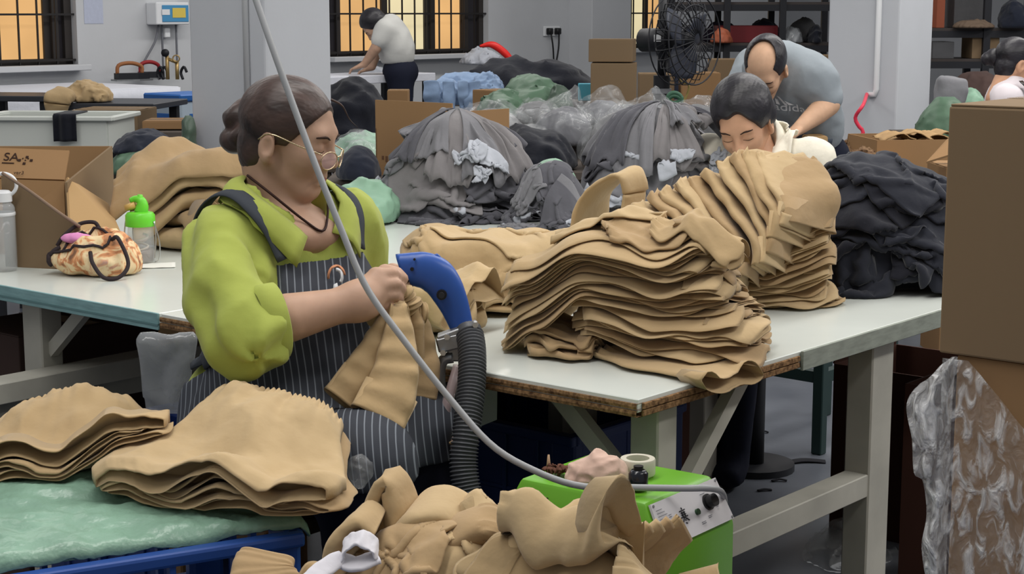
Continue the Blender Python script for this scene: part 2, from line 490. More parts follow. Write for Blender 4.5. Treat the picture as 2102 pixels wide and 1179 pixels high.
gp0 = at(463, 266, d=7.33); gpf = np.array([at(430, 340, d=6.95)[0] - 0.12, 6.75, 0.0])
tag(obj('grey_rod', tube([gpf, gp0], 0.013, 8), mat('grey_rod_paint', rgb(120, 126, 130), 0.4, 0.4)), 'thin grey rod leaning beside the white pillar', 'rod')
# outlet with two black plugs
o1 = thing('wall_outlet', 'two black plugs in the wall outlet by the pier', 'outlet', wall_pt(wall_s(1130), 1.15, 0.0), ROOM)
obj('face_plate', box(0.008, 0, 0, 0.012, 0.24, 0.09, 0.003), M_white, o1, smooth=False)
for y in (-0.06, 0.06):
    p = obj('plug', box(0.035, y, 0, 0.05, 0.06, 0.06, 0.008), mat('black_plastic', rgb(24, 24, 26), 0.4, 0.4), o1)
    obj('lead', tube([(0.05, y, -0.02), (0.06, y * 0.7, -0.15), (0.05, y * 0.3, -0.3), (0.04, 0, -0.45)], 0.008, 6, 10), MATS['black_plastic'], p)
# ------------------------------------------------------------------ packing tables
def top_mat(name, c):
    return mat(name, c, 0.22, 0.5, var=0.05, vscale=3, bump=0.02, bscale=8)
M_top = top_mat('white_laminate', rgb(206, 211, 205))
M_chip = mat('particle_board', rgb(150, 118, 84), 0.95, 0.1, var=0.6, vscale=140, bump=0.9, bscale=160, col2=rgb(72, 52, 38))
M_teal = mat('teal_edge_paint', rgb(126, 162, 164), 0.6, 0.3, var=0.2, vscale=20, stretch=(1, 1, 6))
M_edge = mat('grey_edge_paint', rgb(140, 146, 136), 0.6, 0.3, var=0.2, vscale=25, stretch=(1, 1, 5))
M_leg = mat('grey_leg_paint', rgb(168, 166, 156), 0.6, 0.3, var=0.14, vscale=9, bump=0.1, bscale=40)
def T(x, y, z=0.0): return np.array([x, y, z])     # table-local: x = right along the front edge, y = depth, z up
def table(u0, u1, depth, label, edge_front, edge_right, legs, stretchers, braces):
    """u0..u1 measured leftwards from the near right corner."""
    t = thing('packing_table', label, 'table', tbl(0, 0, 0), ROOM)
    xc = -(u0 + u1) / 2; L = u1 - u0
    obj('tabletop', box(xc, depth / 2, 0.739, L - 0.004, depth, 0.022, 0.0015), M_top, t, smooth=False)
    if edge_front is M_chip:
        # two raw boards with a crack between them
        for k, (z, hgt) in enumerate(((0.7385, 0.009), (0.727, 0.010))):
            n = 60; xs = np.linspace(-u1 + 0.002, -u0 - 0.001, n)
            yo = -0.0035 + 0.0022 * fbm(np.stack([xs * 30, xs * 0 + k * 9, xs * 0], 1))
            V = []; 
            for x, y in zip(xs, yo): V += [(x, y, z + hgt / 2), (x, y - 0.001, z), (x, y, z - hgt / 2), (x, 0.015, z - hgt / 2), (x, 0.015, z + hgt / 2)]
            obj('edge_board', (np.array(V), grid_faces(n, 5, True)), M_chip, t, smooth=False)
    else:
        obj('edge_strip', box(xc, -0.002, 0.733, L - 0.004, 0.005, 0.034, 0.001), edge_front, t, smooth=False)
        obj('edge_strip', box(xc, -0.003, 0.727, L - 0.004, 0.0055, 0.004), mat('teal_edge_dark', rgb(96, 128, 130), 0.7, 0.2), t, smooth=False)
    obj('under_board', box(xc, depth / 2, 0.723, L - 0.02, depth - 0.03, 0.012), M_chip, t, smooth=False)
    if edge_right:
        obj('edge_board', box(-u0 + 0.001, 0.245, 0.738, 0.005, 0.47, 0.010, 0.001), M_chip, t, smooth=False)
        obj('edge_board', box(-u0 + 0.000, 0.245, 0.7265, 0.005, 0.47, 0.010, 0.001), M_chip, t, smooth=False)
        obj('edge_strip', box(-u0 + 0.003, (0.485 + depth) / 2, 0.733, 0.006, depth - 0.485, 0.035, 0.001), M_edge, t, smooth=False)
    for (x, y, sx, sy) in legs:
        lg = obj('leg', box(x, y, 0.359, sx, sy, 0.718, 0.003), M_leg, t, smooth=False)
    for a, b, w, h in stretchers: obj('stretcher', bar(a, b, w, h, bev=0.002), M_leg, t, smooth=False)
    for a, b, w, h in braces: obj('brace', bar(a, b, w, h), M_leg, t, smooth=False)
    return t
table(0.0, 1.16, 1.9, 'white topped packing table with chipped raw edge by the green machine', M_chip, True,
      [(-0.045, 0.105, 0.055, 0.055), (-0.045, 0.83, 0.055, 0.085), (-0.045, 1.82, 0.055, 0.07), (-0.62, 0.62, 0.055, 0.075), (-0.50, 0.50, 0.045, 0.06), (-1.08, 1.82, 0.055, 0.07)],
      [(T(-0.045, 0.08, 0.435), T(-0.045, 0.84, 0.435), 0.05, 0.045)],
      [(T(-0.045, 0.13, 0.50), T(-0.045, 0.36, 0.715), 0.022, 0.028), (T(-0.06, 0.105, 0.55), T(-0.25, 0.105, 0.715), 0.022, 0.03)])
table(1.162, 3.3, 1.9, 'white topped packing table with teal edge under the floral bag', M_teal, False,
      [(-1.672, 0.075, 0.07, 0.055), (-1.25, 1.8, 0.055, 0.06), (-3.2, 0.075, 0.06, 0.055), (-3.2, 1.8, 0.06, 0.055)],
      [(T(-1.60, -0.55, 0.545), T(-1.60, 1.6, 0.545), 0.075, 0.045), (T(-1.615, -0.55, 0.500), T(-1.615, 1.6, 0.500), 0.035, 0.045)],
      [(T(-1.64, 0.075, 0.60), T(-1.50, 0.075, 0.715), 0.02, 0.028)])
# ------------------------------------------------------------------ cloth tools
def flat_tube(path, wdir, hw, th, n=30, m=32, wr=0.003, wf=14.0, ruffle=0.0, rfreq=16, rlen=0.14, seed=0, open_end=True, wav=0.0, wavf=5.0, skew=0.0, close_start=True):
    """A flattened sleeve of cloth: path = centre line, wdir = direction of its flat width, hw / th = half width / half thickness along it."""
    P = spline(path, n); t = np.linspace(0, 1, n)
    W = np.broadcast_to(np.asarray(wdir, float), (n, 3)) if np.ndim(wdir) == 1 else np.stack([np.interp(t, np.linspace(0, 1, len(wdir)), np.asarray(wdir, float)[:, k]) for k in range(3)], 1)
    hw = np.interp(t, np.linspace(0, 1, len(hw)), hw) if np.ndim(hw) else np.full(n, hw)
    th = np.interp(t, np.linspace(0, 1, len(th)), th) if np.ndim(th) else np.full(n, th)
    Tn = np.gradient(P, axis=0); Tn /= np.linalg.norm(Tn, axis=1)[:, None]
    W = W - Tn * (W * Tn).sum(1)[:, None]; W /= np.linalg.norm(W, axis=1)[:, None]
    Nn = np.cross(Tn, W); flip = np.where(Nn[:, 2:3] < 0, -1, 1) if abs(Nn[:, 2].mean()) > 0.2 else 1
    Nn = Nn * flip
    ph = np.arange(m) * 2 * PI / m
    cx = np.sign(np.cos(ph)) * np.abs(np.cos(ph)) ** 0.45; cy = np.sign(np.sin(ph)) * np.abs(np.sin(ph)) ** 0.75
    s = seed * 13.7
    edge = 1 + 0.10 * fbm(np.stack([t * 4 + s, t * 0 + 1.5, t * 0], 1), 2)[:, None] * np.sign(cx)[None]
    A = cx[None] * hw[:, None] * edge; B = cy[None] * th[:, None]
    V = P[:, None] + A[..., None] * W[:, None] + B[..., None] * Nn[:, None]
    if skew: V = V + (skew * cx[None] * (t[:, None] - 0.5))[..., None] * Tn[:, None]
    q = V * wf + s
    d = wr * fbm(q, 3)
    if wav: d = d + wav * np.sin(wavf * 2 * PI * t[:, None] + 2.5 * perlin(np.stack([A * 6 + s, t[:, None] * 3 + A * 0, A * 0], -1)) + s) * (0.4 + 0.6 * np.abs(cx))[None]
    if ruffle:
        k = np.clip(1 - t / rlen, 0, 1)[:, None] ** 0.5
        d = d + ruffle * k * np.sin(rfreq * (cx[None] * 3.1 + 0.6 * np.sin(5 * cx[None] + s)) + s) * np.where(cy[None] > 0, 1, -1)
        V = V + (ruffle * 0.8 * k * np.sin(rfreq * 1.7 * cx[None] + s))[..., None] * Tn[:, None]
    V = V + d[..., None] * Nn[:, None]
    Fc = grid_faces(n, m, True)
    V = V.reshape(-1, 3); ex = []
    if open_end:      # turn the hem inwards so the leg opening shows
        last = V[(n - 1) * m:]; c = last.mean(0)
        r1 = c + (last - c) * np.array([0.985] * 3) - Tn[-1] * 0.004 - (cy * th[-1] * 0.35)[:, None] * Nn[-1]
        r2 = r1 - Tn[-1] * min(0.05, 0.3 * float(np.linalg.norm(P[-1] - P[0])))
        ex = [r1, r2]
        V = np.vstack([V] + ex)
        b = (n - 1) * m
        for k in range(2): Fc += [(b + k * m + j, b + k * m + (j + 1) % m, b + (k + 1) * m + (j + 1) % m, b + (k + 1) * m + j) for j in range(m)]
        Fc.append(tuple(range(len(V) - m, len(V))))
    else: Fc.append(tuple((n - 1) * m + j for j in range(m)))
    if close_start: Fc.append(tuple(range(m - 1, -1, -1)))
    return V, Fc

class Field:
    """Height field the loose cloth falls on."""
    def __init__(s, x0, x1, y0, y1, h=0.01, z=0.0):
        s.x0, s.y0, s.h = x0, y0, h; s.nx = int((x1 - x0) / h) + 2; s.ny = int((y1 - y0) / h) + 2
        s.Z = np.full((s.nx, s.ny), float(z))
    def grid(s):
        return np.meshgrid(s.x0 + s.h * np.arange(s.nx), s.y0 + s.h * np.arange(s.ny), indexing='ij')
    def get(s, x, y):
        u = np.clip((x - s.x0) / s.h, 0, s.nx - 1.001); v = np.clip((y - s.y0) / s.h, 0, s.ny - 1.001)
        i = u.astype(int); j = v.astype(int); a = u - i; b = v - j; Z = s.Z
        return (Z[i, j] * (1 - a) + Z[i + 1, j] * a) * (1 - b) + (Z[i, j + 1] * (1 - a) + Z[i + 1, j + 1] * a) * b
    def add(s, P, th=0.003):
        P = P.reshape(-1, 3); i = np.clip(((P[:, 0] - s.x0) / s.h).round().astype(int), 0, s.nx - 1); j = np.clip(((P[:, 1] - s.y0) / s.h).round().astype(int), 0, s.ny - 1)
        np.maximum.at(s.Z, (i, j), P[:, 2] + th)
        Z = s.Z; K = Z.copy(); K[1:-1, 1:-1] = (Z[1:-1, 1:-1] * 2 + Z[2:, 1:-1] + Z[:-2, 1:-1] + Z[1:-1, 2:] + Z[1:-1, :-2]) / 6
        s.Z = np.maximum(K, Z - 0.004)
def refine(P, k=3):
    """bicubic-ish upsampling of a cloth grid"""
    def up(A):
        n = A.shape[0]; x = np.linspace(0, n - 1, (n - 1) * k + 1); i = np.clip(x.astype(int), 0, n - 2); t = (x - i)[:, None, None]
        a = A[np.clip(i - 1, 0, n - 1)]; b = A[i]; c = A[i + 1]; d = A[np.clip(i + 2, 0, n - 1)]
        return 0.5 * (2 * b + (c - a) * t + (2 * a - 5 * b + 4 * c - d) * t * t + (3 * b - a - 3 * c + d) * t ** 3)
    return up(up(P).transpose(1, 0, 2)).transpose(1, 0, 2)
def drape(P, rest, fld, steps=70, iters=5, bend=0.25, pin=None, g=9.8, fr=0.7, dt=0.016, ball=None):
    """position based cloth on a grid P (n,m,3); rest = (du,dv) spacing; settles under gravity on fld."""
    P = P.copy(); O = P.copy(); du, dv = rest; dd = math.hypot(du, dv)
    pinP = P.copy()
    def sol(A, B, L, k=1.0):
        d = B - A; l = np.sqrt(np.einsum('ijk,ijk->ij', d, d)) + 1e-9
        d *= ((l - L) / l * (0.5 * k))[..., None]; A += d; B -= d
    n, m = P.shape[:2]
    def pr_(N, st, ph):            # slices of disjoint pairs i, i + st
        q = 2 * st; c = max(0, (N - ph - st + q - 1) // q)
        return slice(ph, ph + c * q, q), slice(ph + st, ph + st + c * q, q)
    H0 = [pr_(n, 1, p_) for p_ in (0, 1)]; V0 = [pr_(m, 1, p_) for p_ in (0, 1)]
    B0 = [pr_(n, 2, p_) for p_ in range(4)]; B1 = [pr_(m, 2, p_) for p_ in range(4)]
    for st in range(steps):
        vel = (P - O) * 0.97; O = P.copy(); P += vel; P[..., 2] -= g * dt * dt
        for it in range(iters):
            for a, b in H0: sol(P[a], P[b], du)
            for a, b in V0: sol(P[:, a], P[:, b], dv)
            if it % 2 == 0:
                for a, b in H0:
                    sol(P[a, :-1], P[b, 1:], dd, 0.8); sol(P[a, 1:], P[b, :-1], dd, 0.8)
            else:
                for a, b in B0: sol(P[a], P[b], 2 * du, min(1, bend * 1.8))
                for a, b in B1: sol(P[:, a], P[:, b], 2 * dv, min(1, bend * 1.8))
            if pin is not None: P[pin] = pinP[pin]
        z = fld.get(P[..., 0], P[..., 1]) + 0.003
        hit = P[..., 2] < z
        P[..., 2] = np.where(hit, z, P[..., 2])
        O[..., :2] = np.where(hit[..., None], O[..., :2] + (P[..., :2] - O[..., :2]) * fr, O[..., :2])
        O[..., 2] = np.where(hit, P[..., 2], O[..., 2])
    return P
def sheet(P, th=0.0025):
    """closed thin cloth from a grid of points"""
    n, m = P.shape[:2]
    du = np.gradient(P, axis=0); dv = np.gradient(P, axis=1); N = np.cross(du, dv); N /= np.linalg.norm(N, axis=-1, keepdims=True) + 1e-12
    A = (P + N * th / 2).reshape(-1, 3); B = (P - N * th / 2).reshape(-1, 3); k = n * m
    Fc = grid_faces(n, m) + [tuple(k + i for i in reversed(f)) for f in grid_faces(n, m)]
    rim = [i * m for i in range(n)] + [(n - 1) * m + j for j in range(1, m)] + [i * m + m - 1 for i in range(n - 2, -1, -1)] + [j for j in range(m - 2, 0, -1)]
    for a, b in zip(rim, rim[1:] + rim[:1]): Fc.append((a, k + a, k + b, b) if False else (b, k + b, k + a, a))
    return np.vstack([A, B]), Fc
def drop(fld, cx, cy, w, l, rz, res=34, comp=(0.75, 0.75), lift=0.08, seed=0, steps=60, bend=0.25, taper=0.0, gather=0.0, up=2, add=True, iters=5, amp=0.05):
    """drop one crumpled garment panel w x l (m) at cx, cy on the field and return the settled grid"""
    n = res; m = max(8, int(res * l / w)) if l < w else res; n = res if l <= w else max(8, int(res * w / l))
    u = np.linspace(-0.5, 0.5, n)[:, None] * np.ones((1, m)); v = np.linspace(-0.5, 0.5, m)[None] * np.ones((n, 1))
    X = u * w * (1 + taper * v) * comp[0]; Y = v * l * comp[1]
    c, s = math.cos(rz), math.sin(rz)
    P = np.stack([cx + X * c - Y * s, cy + X * s + Y * c, X * 0], -1)
    q = np.stack([u * w * 9, v * l * 9, u * 0 + seed * 5.3], -1)
    P[..., 0] += 0.02 * fbm(q + 40, 2); P[..., 1] += 0.02 * fbm(q + 80, 2)
    z0 = fld.get(P[..., 0], P[..., 1])
    P[..., 2] = z0 * 0.8 + z0.max() * 0.2 + lift * (0.4 + 0.6 * np.abs(fbm(q * 0.6, 2))) + amp * fbm(q * 1.3 + 7, 2)
    P[..., 2] = np.maximum(P[..., 2], z0 + 0.004)
    P = drape(P, (w / (n - 1), l / (m - 1)), fld, steps=steps, bend=bend, iters=iters)
    if add: fld.add(refine(P, 3))
    return refine(P, up) if up > 1 else P
def table_mask(X, Y):
    u = -((X - TC[0]) * RX[0] + (Y - TC[1]) * RX[1]); v = (X - TC[0]) * RY[0] + (Y - TC[1]) * RY[1]
    return (u > 0) & (v > 0) & (v < 1.9) & (u < 3.3)
def lay(fld, c, rz, L, W, th, taper=(0.7, 0.95, 1.0, 1.0), n=40, m=20, seed=0, ruffle=0.004, rfreq=26, rlen=0.12, gap=0.006, stiff=0.35, wr=0.003, wf=12.0, tprof=(1.0, 0.9, 0.9, 1.0), hem=1.0, it=14, edge=0.02, bend=0.0, add=True, hemwave=0.0, pleat=0.0, pfreq=16.0, stiff_t=None, corner=0.10, fold=0.0):
    """lay a folded garment on the field: it follows what lies under it, the waist at local -x, the open hem at +x"""
    s = np.linspace(0, 1, n)[:, None]; t = np.linspace(-1, 1, m)[None]; S = s + 0 * t; Tt = t + 0 * s
    sd = seed * 7.31
    w = np.interp(s, np.linspace(0, 1, len(taper)), taper) * W / 2
    w = w * (1 + 0.5 * edge / W * 6 * perlin(np.stack([S * 3.2, Tt * 0 + np.sign(Tt) * 2, S * 0 + sd], -1)))
    w = w * (1 - corner * np.clip((s - 0.86) / 0.14, 0, 1) ** 2)
    x = (S - 0.5) * L - corner * 0.22 * L * np.abs(Tt) ** 4 * np.clip((S - 0.6) / 0.4, 0, 1) + edge * (S - 0.3) * 1.6 * perlin(np.stack([Tt * 1.3, S * 0, S * 0 + sd + 4], -1))
    y = Tt * w + edge * 0.6 * perlin(np.stack([S * 2.4, S * 0, S * 0 + sd + 8], -1)) + bend * (S - 0.5) ** 2
    if ruffle:
        kr = np.clip(1 - S / rlen, 0, 1)
        x = x + 0.3 * ruffle * kr * np.sin(rfreq * 0.5 * Tt + 2 * np.sin(3 * Tt + sd))
    co, si = math.cos(rz), math.sin(rz)
    X = c[0] + x * co - y * si; Y = c[1] + x * si + y * co
    z0 = fld.get(X, Y) + 0.0008; z = z0.copy()
    cs, ct = stiff * L / (n - 1), (stiff if stiff_t is None else stiff_t) * W / (m - 1)
    for _ in range(it * 3):           # cloth cannot fall away steeper than its stiffness allows
        z[1:] = np.maximum(z[1:], z[:-1] - cs); z[:-1] = np.maximum(z[:-1], z[1:] - cs)
        z[:, 1:] = np.maximum(z[:, 1:], z[:, :-1] - ct); z[:, :-1] = np.maximum(z[:, :-1], z[:, 1:] - ct)
    for _ in range(3):
        a = z.copy(); a[1:-1] = (z[2:] + z[:-2]) / 2; b = z.copy(); b[:, 1:-1] = (z[:, 2:] + z[:, :-2]) / 2
        z = np.maximum(z0, 0.4 * z + 0.3 * (a + b))
    q = np.stack([X * 7, Y * 7, X * 0 + sd], -1)
    z = z + gap * np.maximum(0, fbm(q, 2)) * 1.6
    if fold: z = z + fold * np.maximum(0, perlin(np.stack([S * 2.2 + 0.7 * Tt, Tt * 2.6 + 1.2 * S, S * 0 + sd + 9], -1)) * 1.6 + 0.25 * np.sin(Tt * 9 + sd + 4 * S))
    T = th * np.interp(S, np.linspace(0, 1, len(tprof)), tprof) * (1 + 0.45 * fbm(q * 1.1 + 31, 2))
    T = np.maximum(T, 0.002)
    if hem > 1.0: T = T * (1 + (hem - 1) * np.clip((S - 0.7) / 0.3, 0, 1) ** 2 * (0.5 + 0.9 * np.maximum(0, np.sin(Tt * 4.2 + sd))))
    e = np.sqrt(np.maximum(0.0, 1 - np.abs(t) ** 5))
    wrk = wr * fbm(np.stack([X * wf, Y * wf, X * 0 + sd + 3], -1), 3)
    top = z + T * (0.5 + 0.5 * e) + wrk * (0.3 + 0.7 * e) + wr * 0.6
    bot = z + T * (0.5 - 0.5 * e)
    if hemwave:
        hwv = hemwave * np.clip((S - 0.55) / 0.45, 0, 1) ** 2 * np.sin(Tt * 6 + 2.4 * perlin(np.stack([Tt * 2, S, S * 0 + sd], -1)) + sd)
        top = top + np.maximum(hwv, -T * 0.3); bot = bot + np.maximum(hwv, 0) * 0.8
    if ruffle:
        rf = ruffle * kr ** 0.6 * np.sin(rfreq * Tt + 2.2 * np.sin(4 * Tt + sd))
        top = top + ruffle * kr + rf; bot = bot + 0.6 * np.maximum(rf, 0)
    if pleat:          # gathers running down from the waist
        ph = pfreq * Tt + 3.0 * perlin(np.stack([Tt * 2.0, S * 1.2, S * 0 + sd + 6], -1))
        top = top + 0.42 * pleat * np.exp(-S / 0.30) * np.clip(S / 0.10, 0, 1) * (np.sin(ph) + 0.6 * np.sin(1.9 * ph + sd)) + pleat * np.clip(S / 0.15, 0, 1)
        top = top + pleat * 2.2 * (ridged(np.stack([S * 1.6 + 0.8 * Tt, Tt * 1.2 - 0.4 * S, S * 0 + sd + 2], -1), 2) - 0.6) * np.clip(S / 0.2, 0, 1) * np.clip((1 - S) / 0.15, 0, 1)
    bot = np.maximum(bot, z0)
    top = np.maximum(top, bot + 0.0012)
    A = np.stack([X, Y, top], -1); B = np.stack([X, Y, bot], -1)
    ring = np.concatenate([A, B[:, ::-1]], axis=1); M_ = 2 * m
    V = ring.reshape(-1, 3); Fc = grid_faces(n, M_, True)
    Fc.append(tuple(range(M_ - 1, -1, -1)))
    # hem: a turned-in lip, then the inside of the leg
    dx = np.array([co, si, 0.0]); last = ring[-1]; mid = np.concatenate([(A[-1] + B[-1]) / 2, ((A[-1] + B[-1]) / 2)[::-1]])
    r1 = last + (mid - last) * np.minimum(0.45, 0.0016 / (np.linalg.norm(mid - last, axis=1, keepdims=True) + 1e-6)) - dx * 0.001
    r2 = mid + (r1 - mid) * 0.8 - dx * min(0.06, L * 0.2)
    b = (n - 1) * M_; V = np.vstack([V, r1, r2])
    for k in range(2): Fc += [(b + k * M_ + j, b + k * M_ + (j + 1) % M_, b + (k + 1) * M_ + (j + 1) % M_, b + (k + 1) * M_ + j) for j in range(M_)]
    Fc.append(tuple(range(len(V) - M_, len(V))))
    if add:
        fld.add(refine(A, 2), 0.0003)
    return V, Fc
# ------------------------------------------------------------------ tan shorts
def fabric(name, c, var=0.07, b2=0.5):
    return mat(name, c, 0.9, 0.12, var=var, vscale=9, bump=0.35, bscale=420, bump2=b2, b2scale=22, sheen=0.15)
TAN = [fabric('tan_twill', rgb(176, 151, 113)), fabric('tan_twill_light', rgb(184, 160, 122)), fabric('tan_twill_warm', rgb(168, 142, 106))]
def tan(k): return TAN[k % 3]
Rj = random.Random(5)
ORD = 'first second third fourth fifth sixth seventh eighth ninth tenth eleventh twelfth thirteenth fourteenth fifteenth sixteenth seventeenth eighteenth nineteenth twentieth twenty-first twenty-second'.split()
def J(a): return Rj.uniform(-a, a)

# tall stack at the table's near corner
L0 = at(1068, 742, z=0.75)
ex = unit(np.array([0.975, -0.22, 0.0])); LEN = 0.375; wy = np.array([-ex[1], ex[0], 0.0]); wy = wy if wy[1] > 0 else -wy
def FP(x, z, y=0.0): return L0 + ex * x * LEN + wy * y + np.array([0, 0, z])
PH = math.atan2(ex[1], ex[0])
cF = FP(0.5, 0, 0.14)
fF = Field(cF[0] - 0.5, cF[0] + 0.5, cF[1] - 0.45, cF[1] + 0.45, 0.006, 0.75)
X, Y = fF.grid(); fF.Z = np.where(table_mask(X, Y), 0.751, 0.70)
a_ = at(1180, 738, z=0.75); b_ = at(1440, 792, z=0.75); dr = unit(b_ - a_); dn = np.array([-dr[1], dr[0], 0])
g1 = lay(fF, (a_ + b_) / 2 + dn * 0.075 + dr * 0.02, math.atan2(dr[1], dr[0]), 0.27, 0.17, 0.011, seed=91, hem=3.0, gap=0.004, wr=0.004)
tag(obj('tan_shorts', g1, TAN[0]), 'tan shorts at the very bottom of the front stack, curling over the table corner', 'shorts')
for k in range(3):
    g1 = lay(fF, FP(0.14 + 0.03 * k, 0, 0.11 + 0.01 * k), PH + 0.2 - 0.25 * k, 0.13, 0.21, 0.007, seed=970 + k, ruffle=0.005, rfreq=24, rlen=0.7, gap=0.003, wr=0.006, wf=30, stiff=0.9, edge=0.03, n=30, m=40)
    tag(obj('tan_shorts', g1, TAN[2]), 'gathered tan waistband tucked under the left end of the front stack, %s layer up' % ORD[k], 'shorts', 'tan waistbands under the front stack')
GL = 'tan shorts folded flat in the tall front stack near the table corner'
NL = 16
for k in range(NL):
    f = k / (NL - 1)
    low = k < 7
    if low: x0, x1 = 0.24 + J(0.03), 1.04 + J(0.035)
    else: x0, x1 = -0.10 + J(0.03) + 0.10 * max(0, f - 0.8), 0.97 + J(0.04) - 0.10 * f
    yc = 0.12 + J(0.014) + 0.03 * f
    geos = []
    for q in range(2):      # the two legs, one folded over the other
        cc = FP((x0 + x1) / 2 + J(0.015), 0, yc + J(0.012))
        geos.append(lay(fF, cc, PH + J(0.07), (x1 - x0) * LEN * (1 + J(0.03)), 0.25 + J(0.02), 0.0022, taper=(0.62, 0.85, 0.97, 1.0, 1.0), seed=k * 2 + q + 1, ruffle=0.0022 if not low else 0.0015, gap=0.0022, hem=1.0 + 2.6 * (Rj.random() < 0.5), stiff=0.34 if low else 1.0, stiff_t=0.30, wr=0.0022, wf=16, edge=0.034, n=46, m=26, corner=0.16, fold=0.0042))
    tag(obj('tan_shorts', join(*geos), tan(k)), 'folded tan shorts, %s layer up from the table in the tall front stack' % ORD[k], 'shorts', 'tan shorts in the tall front stack')
# loose pairs twisted across the front and crown of the stack
for k, (xa, ya, rz, Lw, Ww, th) in enumerate(((0.66, 0.13, -0.35, 0.18, 0.15, 0.006), (0.56, 0.09, 0.25, 0.16, 0.13, 0.006), (0.78, 0.08, -0.25, 0.15, 0.12, 0.007), (0.34, 0.17, 0.1, 0.20, 0.14, 0.005))):
    g1 = lay(fF, FP(xa, 0, ya), PH + rz, Lw, Ww, th, seed=120 + k, gap=0.006, hem=2.6, wr=0.005, wf=18, stiff=0.9, fold=0.008, corner=0.2, edge=0.03, n=46, m=26)
    tag(obj('tan_shorts', g1, tan(k + 1)), '%s tan shorts with an open leg on the crown of the front stack' % ['twisted', 'slanting', 'rightmost', 'leftmost'][k], 'shorts', 'loose tan shorts crowning the front stack')

# fanned stack behind it: flat pairs below, pairs leaning on one another above
a_ = at(1515, 640, z=0.75); b_ = at(1712, 636, z=0.75); d2 = unit(b_ - a_); n2 = np.array([-d2[1], d2[0], 0]); P2 = math.atan2(d2[1], d2[0])
fB = Field(a_[0] - 0.4, b_[0] + 0.35, a_[1] - 0.3, a_[1] + 0.6, 0.008, 0.75)
for k in range(9):
    sh = 0.03 if k == 0 else J(0.012)
    geos = [lay(fB, (a_ + b_) / 2 + d2 * (sh - 0.03) + n2 * (0.13 + J(0.012)), P2 + J(0.08), 0.27 + J(0.02), 0.25, 0.0040, seed=300 + k * 2 + q, gap=0.003, hem=1 + 2.5 * (Rj.random() < 0.6), stiff=0.35, fold=0.005, corner=0.16, wr=0.0022, ruffle=0.003, edge=0.024) for q in range(2)]
    tag(obj('tan_shorts', join(*geos), tan(k)), 'flat tan shorts, %s layer up under the fanned rear stack' % ORD[k], 'shorts', 'tan shorts lying flat in the rear stack')
W_ = spline([(1322, 442, 0), (1392, 405, 0), (1462, 372, 0), (1528, 336, 0), (1572, 332, 0), (1606, 362, 0)], 12)
H_ = spline([(1432, 585, 0), (1490, 588, 0), (1536, 592, 0), (1578, 566, 0), (1608, 524, 0), (1640, 484, 0)], 12)
for k in range(12):
    w = W_[k]; h = H_[k]; f = k / 11
    a = at(w[0] + J(6), w[1] + J(6), d=3.42); b = at(h[0] + J(6), h[1] + J(6), d=3.28 + 0.03 * f)
    wd = unit(np.array([0.22, 0.93, 0.10]) * (1 - f ** 2.5) + np.array([0.66, 0.68, 0.26]) * f ** 2.5)
    ch = unit(b - a); nn = unit(np.cross(wd, ch)); nn = nn if nn[1] < 0.3 and nn[2] > 0 else -nn
    bow = 0.022; a = a + nn * 0.005 * max(0, k - 5); b = b + nn * 0.005 * max(0, k - 5)
    m1 = a * 0.66 + b * 0.34 + nn * bow; m2 = a * 0.30 + b * 0.70 + nn * bow * 1.2
    g1 = flat_tube([a, m1, m2, b], wd, np.array([0.085, 0.105, 0.118, 0.125]) * (1 - 0.30 * f ** 2), [0.014, 0.0125, 0.0115, 0.017 if k % 2 else 0.012], n=44, m=44, wr=0.009, wf=9, ruffle=0.006, rfreq=9, rlen=0.09, seed=200 + k, wav=0.0015, wavf=2)
    tag(obj('tan_shorts', g1, tan(k)), 'tan shorts, %s from the left in the fanned rear stack' % ORD[k], 'shorts', 'tan shorts fanned in the rear stack')
# a pair standing up in a loop
pth = [at(1208, 470, d=3.52), at(1222, 402, d=3.5), at(1262, 362, d=3.47), at(1292, 356, d=3.45), at(1303, 392, d=3.45), at(1296, 455, d=3.45)]
g1 = flat_tube(pth, unit(np.array([0.55, 0.8, 0.1])), [0.075, 0.065, 0.05, 0.045, 0.045], [0.010, 0.010, 0.008, 0.008, 0.009], n=50, m=36, wr=0.010, wf=12, seed=400)
tag(obj('tan_shorts', g1, TAN[1]), 'tan shorts standing up in a loop between the grey heap and the tan stacks', 'shorts')

# loose heap behind the blue nozzle
c = at(1010, 650, z=0.75)
fl = Field(c[0] - 0.5, c[0] + 0.5, c[1] - 0.5, c[1] + 0.5, 0.008, 0.75)
X, Y = fl.grid()
fl.Z = 0.75 + np.maximum(0, 0.125 * (1 - ((X - c[0] - 0.02) / 0.17) ** 2 - ((Y - c[1] - 0.14) / 0.16) ** 2)) ** 0.8
fl.Z[:] = 0.75
for k, (dx, dy, L_, W2, rz, th) in enumerate(((0.0, 0.10, 0.28, 0.24, 2.9, 0.016), (-0.02, 0.12, 0.30, 0.26, 3.4, 0.018), (0.02, 0.12, 0.30, 0.26, 2.6, 0.016), (-0.01, 0.13, 0.32, 0.25, 3.1, 0.018), (0.01, 0.13, 0.30, 0.26, 3.5, 0.016), (0.0, 0.14, 0.34, 0.26, 2.9, 0.016))):
    g1 = lay(fl, c + np.array([dx, dy, 0]), rz, L_, W2, th, seed=500 + k, gap=0.010, hem=1.8, wr=0.008, wf=14, stiff=0.8, ruffle=0.005, edge=0.03)
    tag(obj('tan_shorts', g1, tan(k)), 'tan shorts, %s layer up in the loose heap behind the blue nozzle' % ORD[k], 'shorts', 'loosely stacked tan shorts behind the nozzle')
